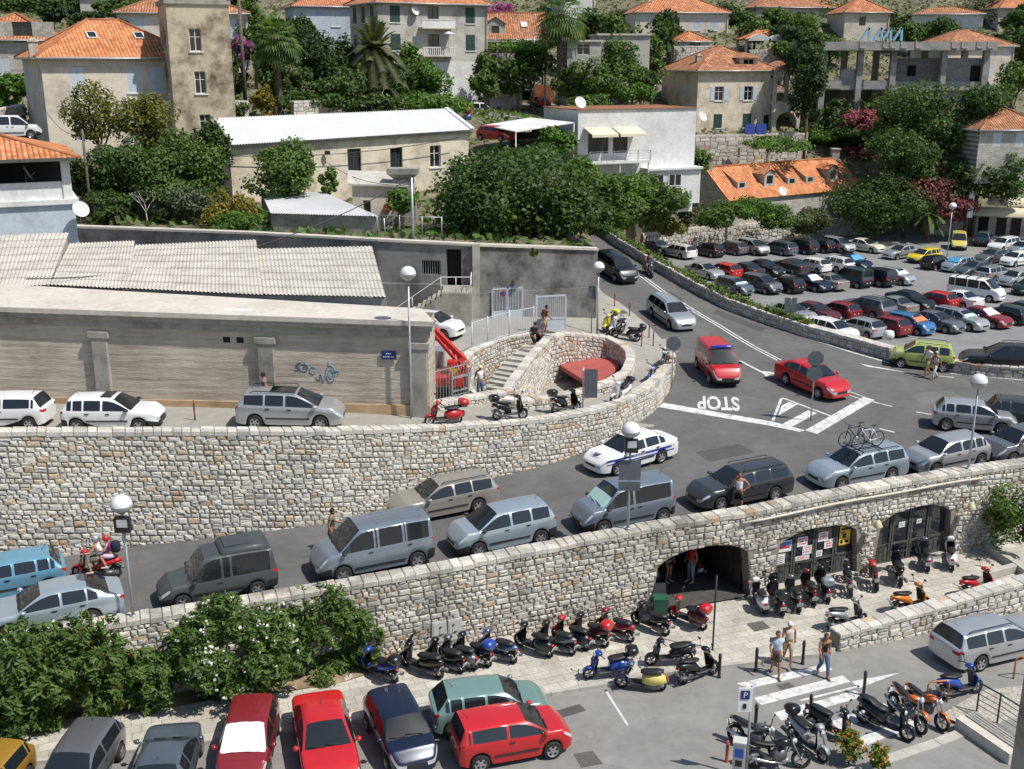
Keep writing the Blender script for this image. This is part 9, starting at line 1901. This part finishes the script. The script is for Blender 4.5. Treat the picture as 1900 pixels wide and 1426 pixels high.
# --- far slope
gF = 'distant trees on the hillside';k = 0
FAR = [(20,0,80,26),(300,12,40,20),(180,40,60,18),(120,10,50,22),(500,20,40,34),(900,10,40,18),(980,22,30,18),(1110,20,40,22),(1150,40,36,26),(1380,38,50,20),(1440,30,40,14),(1470,60,50,22),(1500,75,40,20),(1660,12,44,18),(1360,14,40,14),(1220,8,40,12),(640,60,30,40),(1880,100,30,24),(1900,40,40,30),(760,5,20,10),(440,5,40,22),(1090,70,36,20),(1320,108,40,14),(1180,88,30,16),(1010,70,30,20)]
words = ['dark','mid green','deep green','leafy','rounded','spreading'];spots = ['at the far left of the top edge','right of the beige house roof','above the beige house roof','at the top edge over the left balcony house','behind the fan palm crown','over the cottage roof','left of the tall palm crown','right of the tall palm crown','between the tall palm and the wide pale house','below the wide pale house','below the long orange roof','in front of the hip roofed house','left of the frame roof slab','between the far hip roofed houses','over the wide pale house','above the loggia of the wide pale house','left of the grey apartment house','right of the blue shuttered stone house','in the top right corner','above the apartment house roof','over the pale house roof','under the tall palm on the slope','behind the cream villa roof','left of the small white house','behind the hill street lamp head']
for i,(u,v,ru,rv) in enumerate(FAR):
 y = 225 if v < 25 else 195 if v < 50 else 172
 if u < 480: y = min(y,165 if v < 30 else 128)
 tree('%s tree %s' % (words[i % 6],spots[i]),u,v,ru,rv,y,('dark','mid','pine')[i % 3],1300,.5,group=gF,lobes=14)
MORE = [('leafy tree in the gardens at the top left',[(25,160,40,34,104,'ivy'),(10,215,40,30,98,'dark'),(440,205,30,34,104,'dark'),(215,8,50,22,150,'mid'),(95,20,40,20,150,'pine'),(300,2,40,16,168,'mid'),(470,70,40,50,132,'mid'),(505,130,40,46,116,'mid')]),
 ('leafy tree in the gardens around the apartment house',[(560,60,34,40,140,'dark'),(630,120,36,60,124,'pine'),(680,150,36,40,120,'mid'),(610,175,60,34,110,'dark'),(770,110,28,36,128,'ivy'),(900,50,26,40,160,'mid'),(900,160,26,30,134,'mid'),(960,140,50,34,141,'dark'),(1000,60,30,40,160,'mid'),(860,10,40,20,190,'dark')]),
 ('leafy tree in the gardens left of the cream villa',[(1110,150,50,40,138,'mid'),(1150,60,40,40,158,'mid'),(1100,45,36,30,165,'dark'),(1210,115,36,46,150,'mid'),(1175,170,46,24,140,'ivy'),(1090,190,50,18,134,'mid'),(1130,100,36,30,152,'ivy'),(1240,50,30,30,178,'pine')]),
 ('leafy tree in the gardens above the concrete frame',[(1400,60,50,20,178,'mid'),(1350,30,40,26,195,'dark'),(1480,45,46,26,188,'mid'),(1520,25,50,26,205,'dark'),(1500,105,40,50,150,'pine'),(1640,40,50,26,196,'dark'),(1690,60,50,26,185,'mid'),(1780,75,46,26,178,'dark'),(1850,30,50,34,205,'pine'),(1890,80,40,40,170,'dark'),(1460,90,30,20,165,'mid'),(1590,10,60,20,225,'dark'),(1300,2,60,14,220,'dark'),(1450,0,70,14,230,'mid')]),
 ('leafy bush under the white house and its canopy',[(1230,372,60,26,107,'mid'),(1150,348,60,32,98,'mid'),(1075,322,40,30,96,'ivy'),(1290,300,40,26,122,'mid'),(1010,245,40,20,112,'ivy')]),
 ('dark bush in the shade of the concrete frame',[(1560,240,70,24,149.5,'dark'),(1680,215,60,40,144,'dark'),(1560,215,56,40,151,'dark'),(1650,190,60,34,150,'dark'),(1780,250,60,50,133,'mid'),(1600,258,50,18,150,'dark')])]
UP = []
for i in range(46):
 u = 20+1860*((i*.618) % 1);v = 4+86*((i*.377+.13) % 1);UP.append((u,v,34+22*((i*.71) % 1),15+10*((i*.53) % 1),236-v*.55-(40 if u < 620 else 0),('mid','dark','ivy','pine')[i % 4]))
UP = [q for q in UP if not (40 < q[0] < 430 and q[1] > 12) and not (540 < q[0] < 890 and q[1] > 4) and not (1170 < q[0] < 1345 and 20 < q[1] < 70)]
MORE.append(('leafy tree among the highest houses',UP))
for lab,L_ in MORE:
 for (u,v,ru,rv,y,k) in L_: tree(lab,u,v,ru,rv,y,k,1200 if y > 150 else 1700,.36 if y < 150 else .46,group=lab.replace('leafy tree','trees').replace('leafy bush','bushes').replace('dark bush','dark bushes'),lobes=18,trunk='tree' in lab,name='tree' if 'tree' in lab else 'shrub',cat='tree' if 'tree' in lab else 'shrub')
for k,(lab,pts_,zt_) in enumerate((('grey stone garden wall left of the hill street lamp',((905,168,142),(965,165,144)),1.6),('grey stone garden wall beside the fan palm',((545,205,104),(640,200,110)),1.6),('pale garden wall right of the old tower',((415,212,102),(462,212,104)),2.4),('stone garden wall below the stone balcony house',((0,225,94),(48,215,98)),2.0),('stone garden wall below the wide pale house',((1250,100,165),(1340,98,168)),2.0),('garden wall beside the tiled pavilion',((1390,108,165),(1480,106,166)),2.2))):
 pp_ = [AT(*p) for p in pts_];w_ = StoneWall([(p.x,p.y,hill_z(p.x,p.y)-1,max(p.z,hill_z(p.x,p.y)+.3)+zt_*.5) for p in pp_]);w_.make('garden_wall',lab,M_stB,thick=.4,h=.4,lmin=.4,lmax=1.0,coping=.2,seed=60+k)
# --- oleanders along the lower pavement
gO = 'oleanders along the lower wall'
for lab,u,v,ru,rv,y,k,n,fl in (('dark oleander with a few white flowers in the bottom left corner',28,1250,125,118,31.2,'mid',13000,('white',26,.10)),('oleander with red flowers beside the lamp post',160,1236,84,112,31.6,'mid',10000,('red',170,.07)),('thin green oleander in the middle of the row',262,1258,74,66,32.4,'mid',6500,None),('wide oleander covered with white flowers',440,1205,142,108,33.4,'mid',17000,('white',300,.10)),('tall green oleander at the right end of the row',608,1180,100,102,34.9,'mid',13000,('white',8,.09)),('low oleander at the bottom left edge',-40,1330,90,80,29.8,'dark',5500,None)): tree(lab,u,v,ru,rv,y,k,n,.085,name='oleander',cat='shrub',group=gO,lobes=90,trunk=False,ground=.15,flowers=fl,elong=3.0,depth=.75,loose=.55)
tree('small weeds at the foot of the last oleander',700,1222,24,26,35.4,'ivy',500,.09,name='weeds',cat='plant',trunk=False,ground=.15,lobes=8)
# small flowering trees at the bottom
for lab,u,v,r,y in (('small tree with orange flowers by the brown seat scooter',1577,1383,34,29.5),('smaller shrub with orange flowers at the bottom edge',1632,1404,26,28.8)): tree(lab,u,v,r,r*.9,y,'ivy',900,.075,group='orange flowering plants',lobes=16,ground=.0,flowers=('orange',90,.06),tr=.03)
# plants on the walls
def stuff_along(name,label,pts,n,spread,hz_,size,kinds):
 P_ = [];
 for i in range(n): k = NR_.random()*(len(pts)-1);j = int(k);p = pts[j].lerp(pts[j+1],k-j);cl = math.sin(k*9)+math.sin(k*23+1);P_.append((p.x+NR_.normal()*spread,p.y+NR_.normal()*spread,p.z+abs(NR_.normal())*hz_*(1+.5*cl)))
 P_ = np.array(P_);N_ = NR_.normal(size=(n,3))*.5+np.array([0,-.2,.7]);N_ /= np.linalg.norm(N_,axis=1)[:,None];C = np.concatenate([pal(k,n//len(kinds)+1) for k in kinds])[:n];NR_.shuffle(C);o = leaves(name,P_,N_,size,C);o['kind'] = 'stuff';return o
stuff_along('wall_plants','',[p+Vector((.2,.4,.78)) for p in LOTW[1:8]],2600,.16,.13,.15,('ivy','yel','mid'))
tree('fern like plant hanging over the open arch',1352,985,14,16,40.2,'yel',260,.12,name='fern',cat='plant',trunk=False,lobes=6,ground=2.8,elong=3)
tree('little fig shoot growing from the tall concrete wall',990,468,10,9,65.0,'yel',120,.2,name='fig_shoot',cat='plant',trunk=False,lobes=5,ground=9.2)
# ground cover over the slope
n = 44000;xs = NR_.uniform(-95,125,n*2);ys = NR_.uniform(67,235,n*2);ok = []
hp = poly_h = [(-100,78),(-46,77),(-34,74),(-16.4,69.6),(-8,66.8),(5.2,68),(5.4,90),(9,94),(12,109),(14.5,122),(21,128.5),(28,134.5),(95,137),(125,240),(-100,240)]
for x,y in zip(xs,ys):
 if inpoly(x,y,hp): ok.append((x,y,hill_z(x,y)+.1+.35*NR_.random()))
 if len(ok) >= n: break
P_ = np.array(ok);N_ = NR_.normal(size=(len(P_),3))*.5+np.array([0,-.1,.8]);N_ /= np.linalg.norm(N_,axis=1)[:,None];C = np.concatenate([pal(k,len(P_)//5+1) for k in ('olive','mid','dark','mid','ivy')])[:len(P_)]
# patches: neighbouring tufts share a tint
key = (np.floor(P_[:,0]/7)*31+np.floor(P_[:,1]/7)*17).astype(int) % 5;order = np.argsort(key,kind='stable');Cc = np.empty_like(C);Cc[order] = C;o = leaves('ground_cover',P_,N_,.42,Cc);o['kind'] = 'stuff'
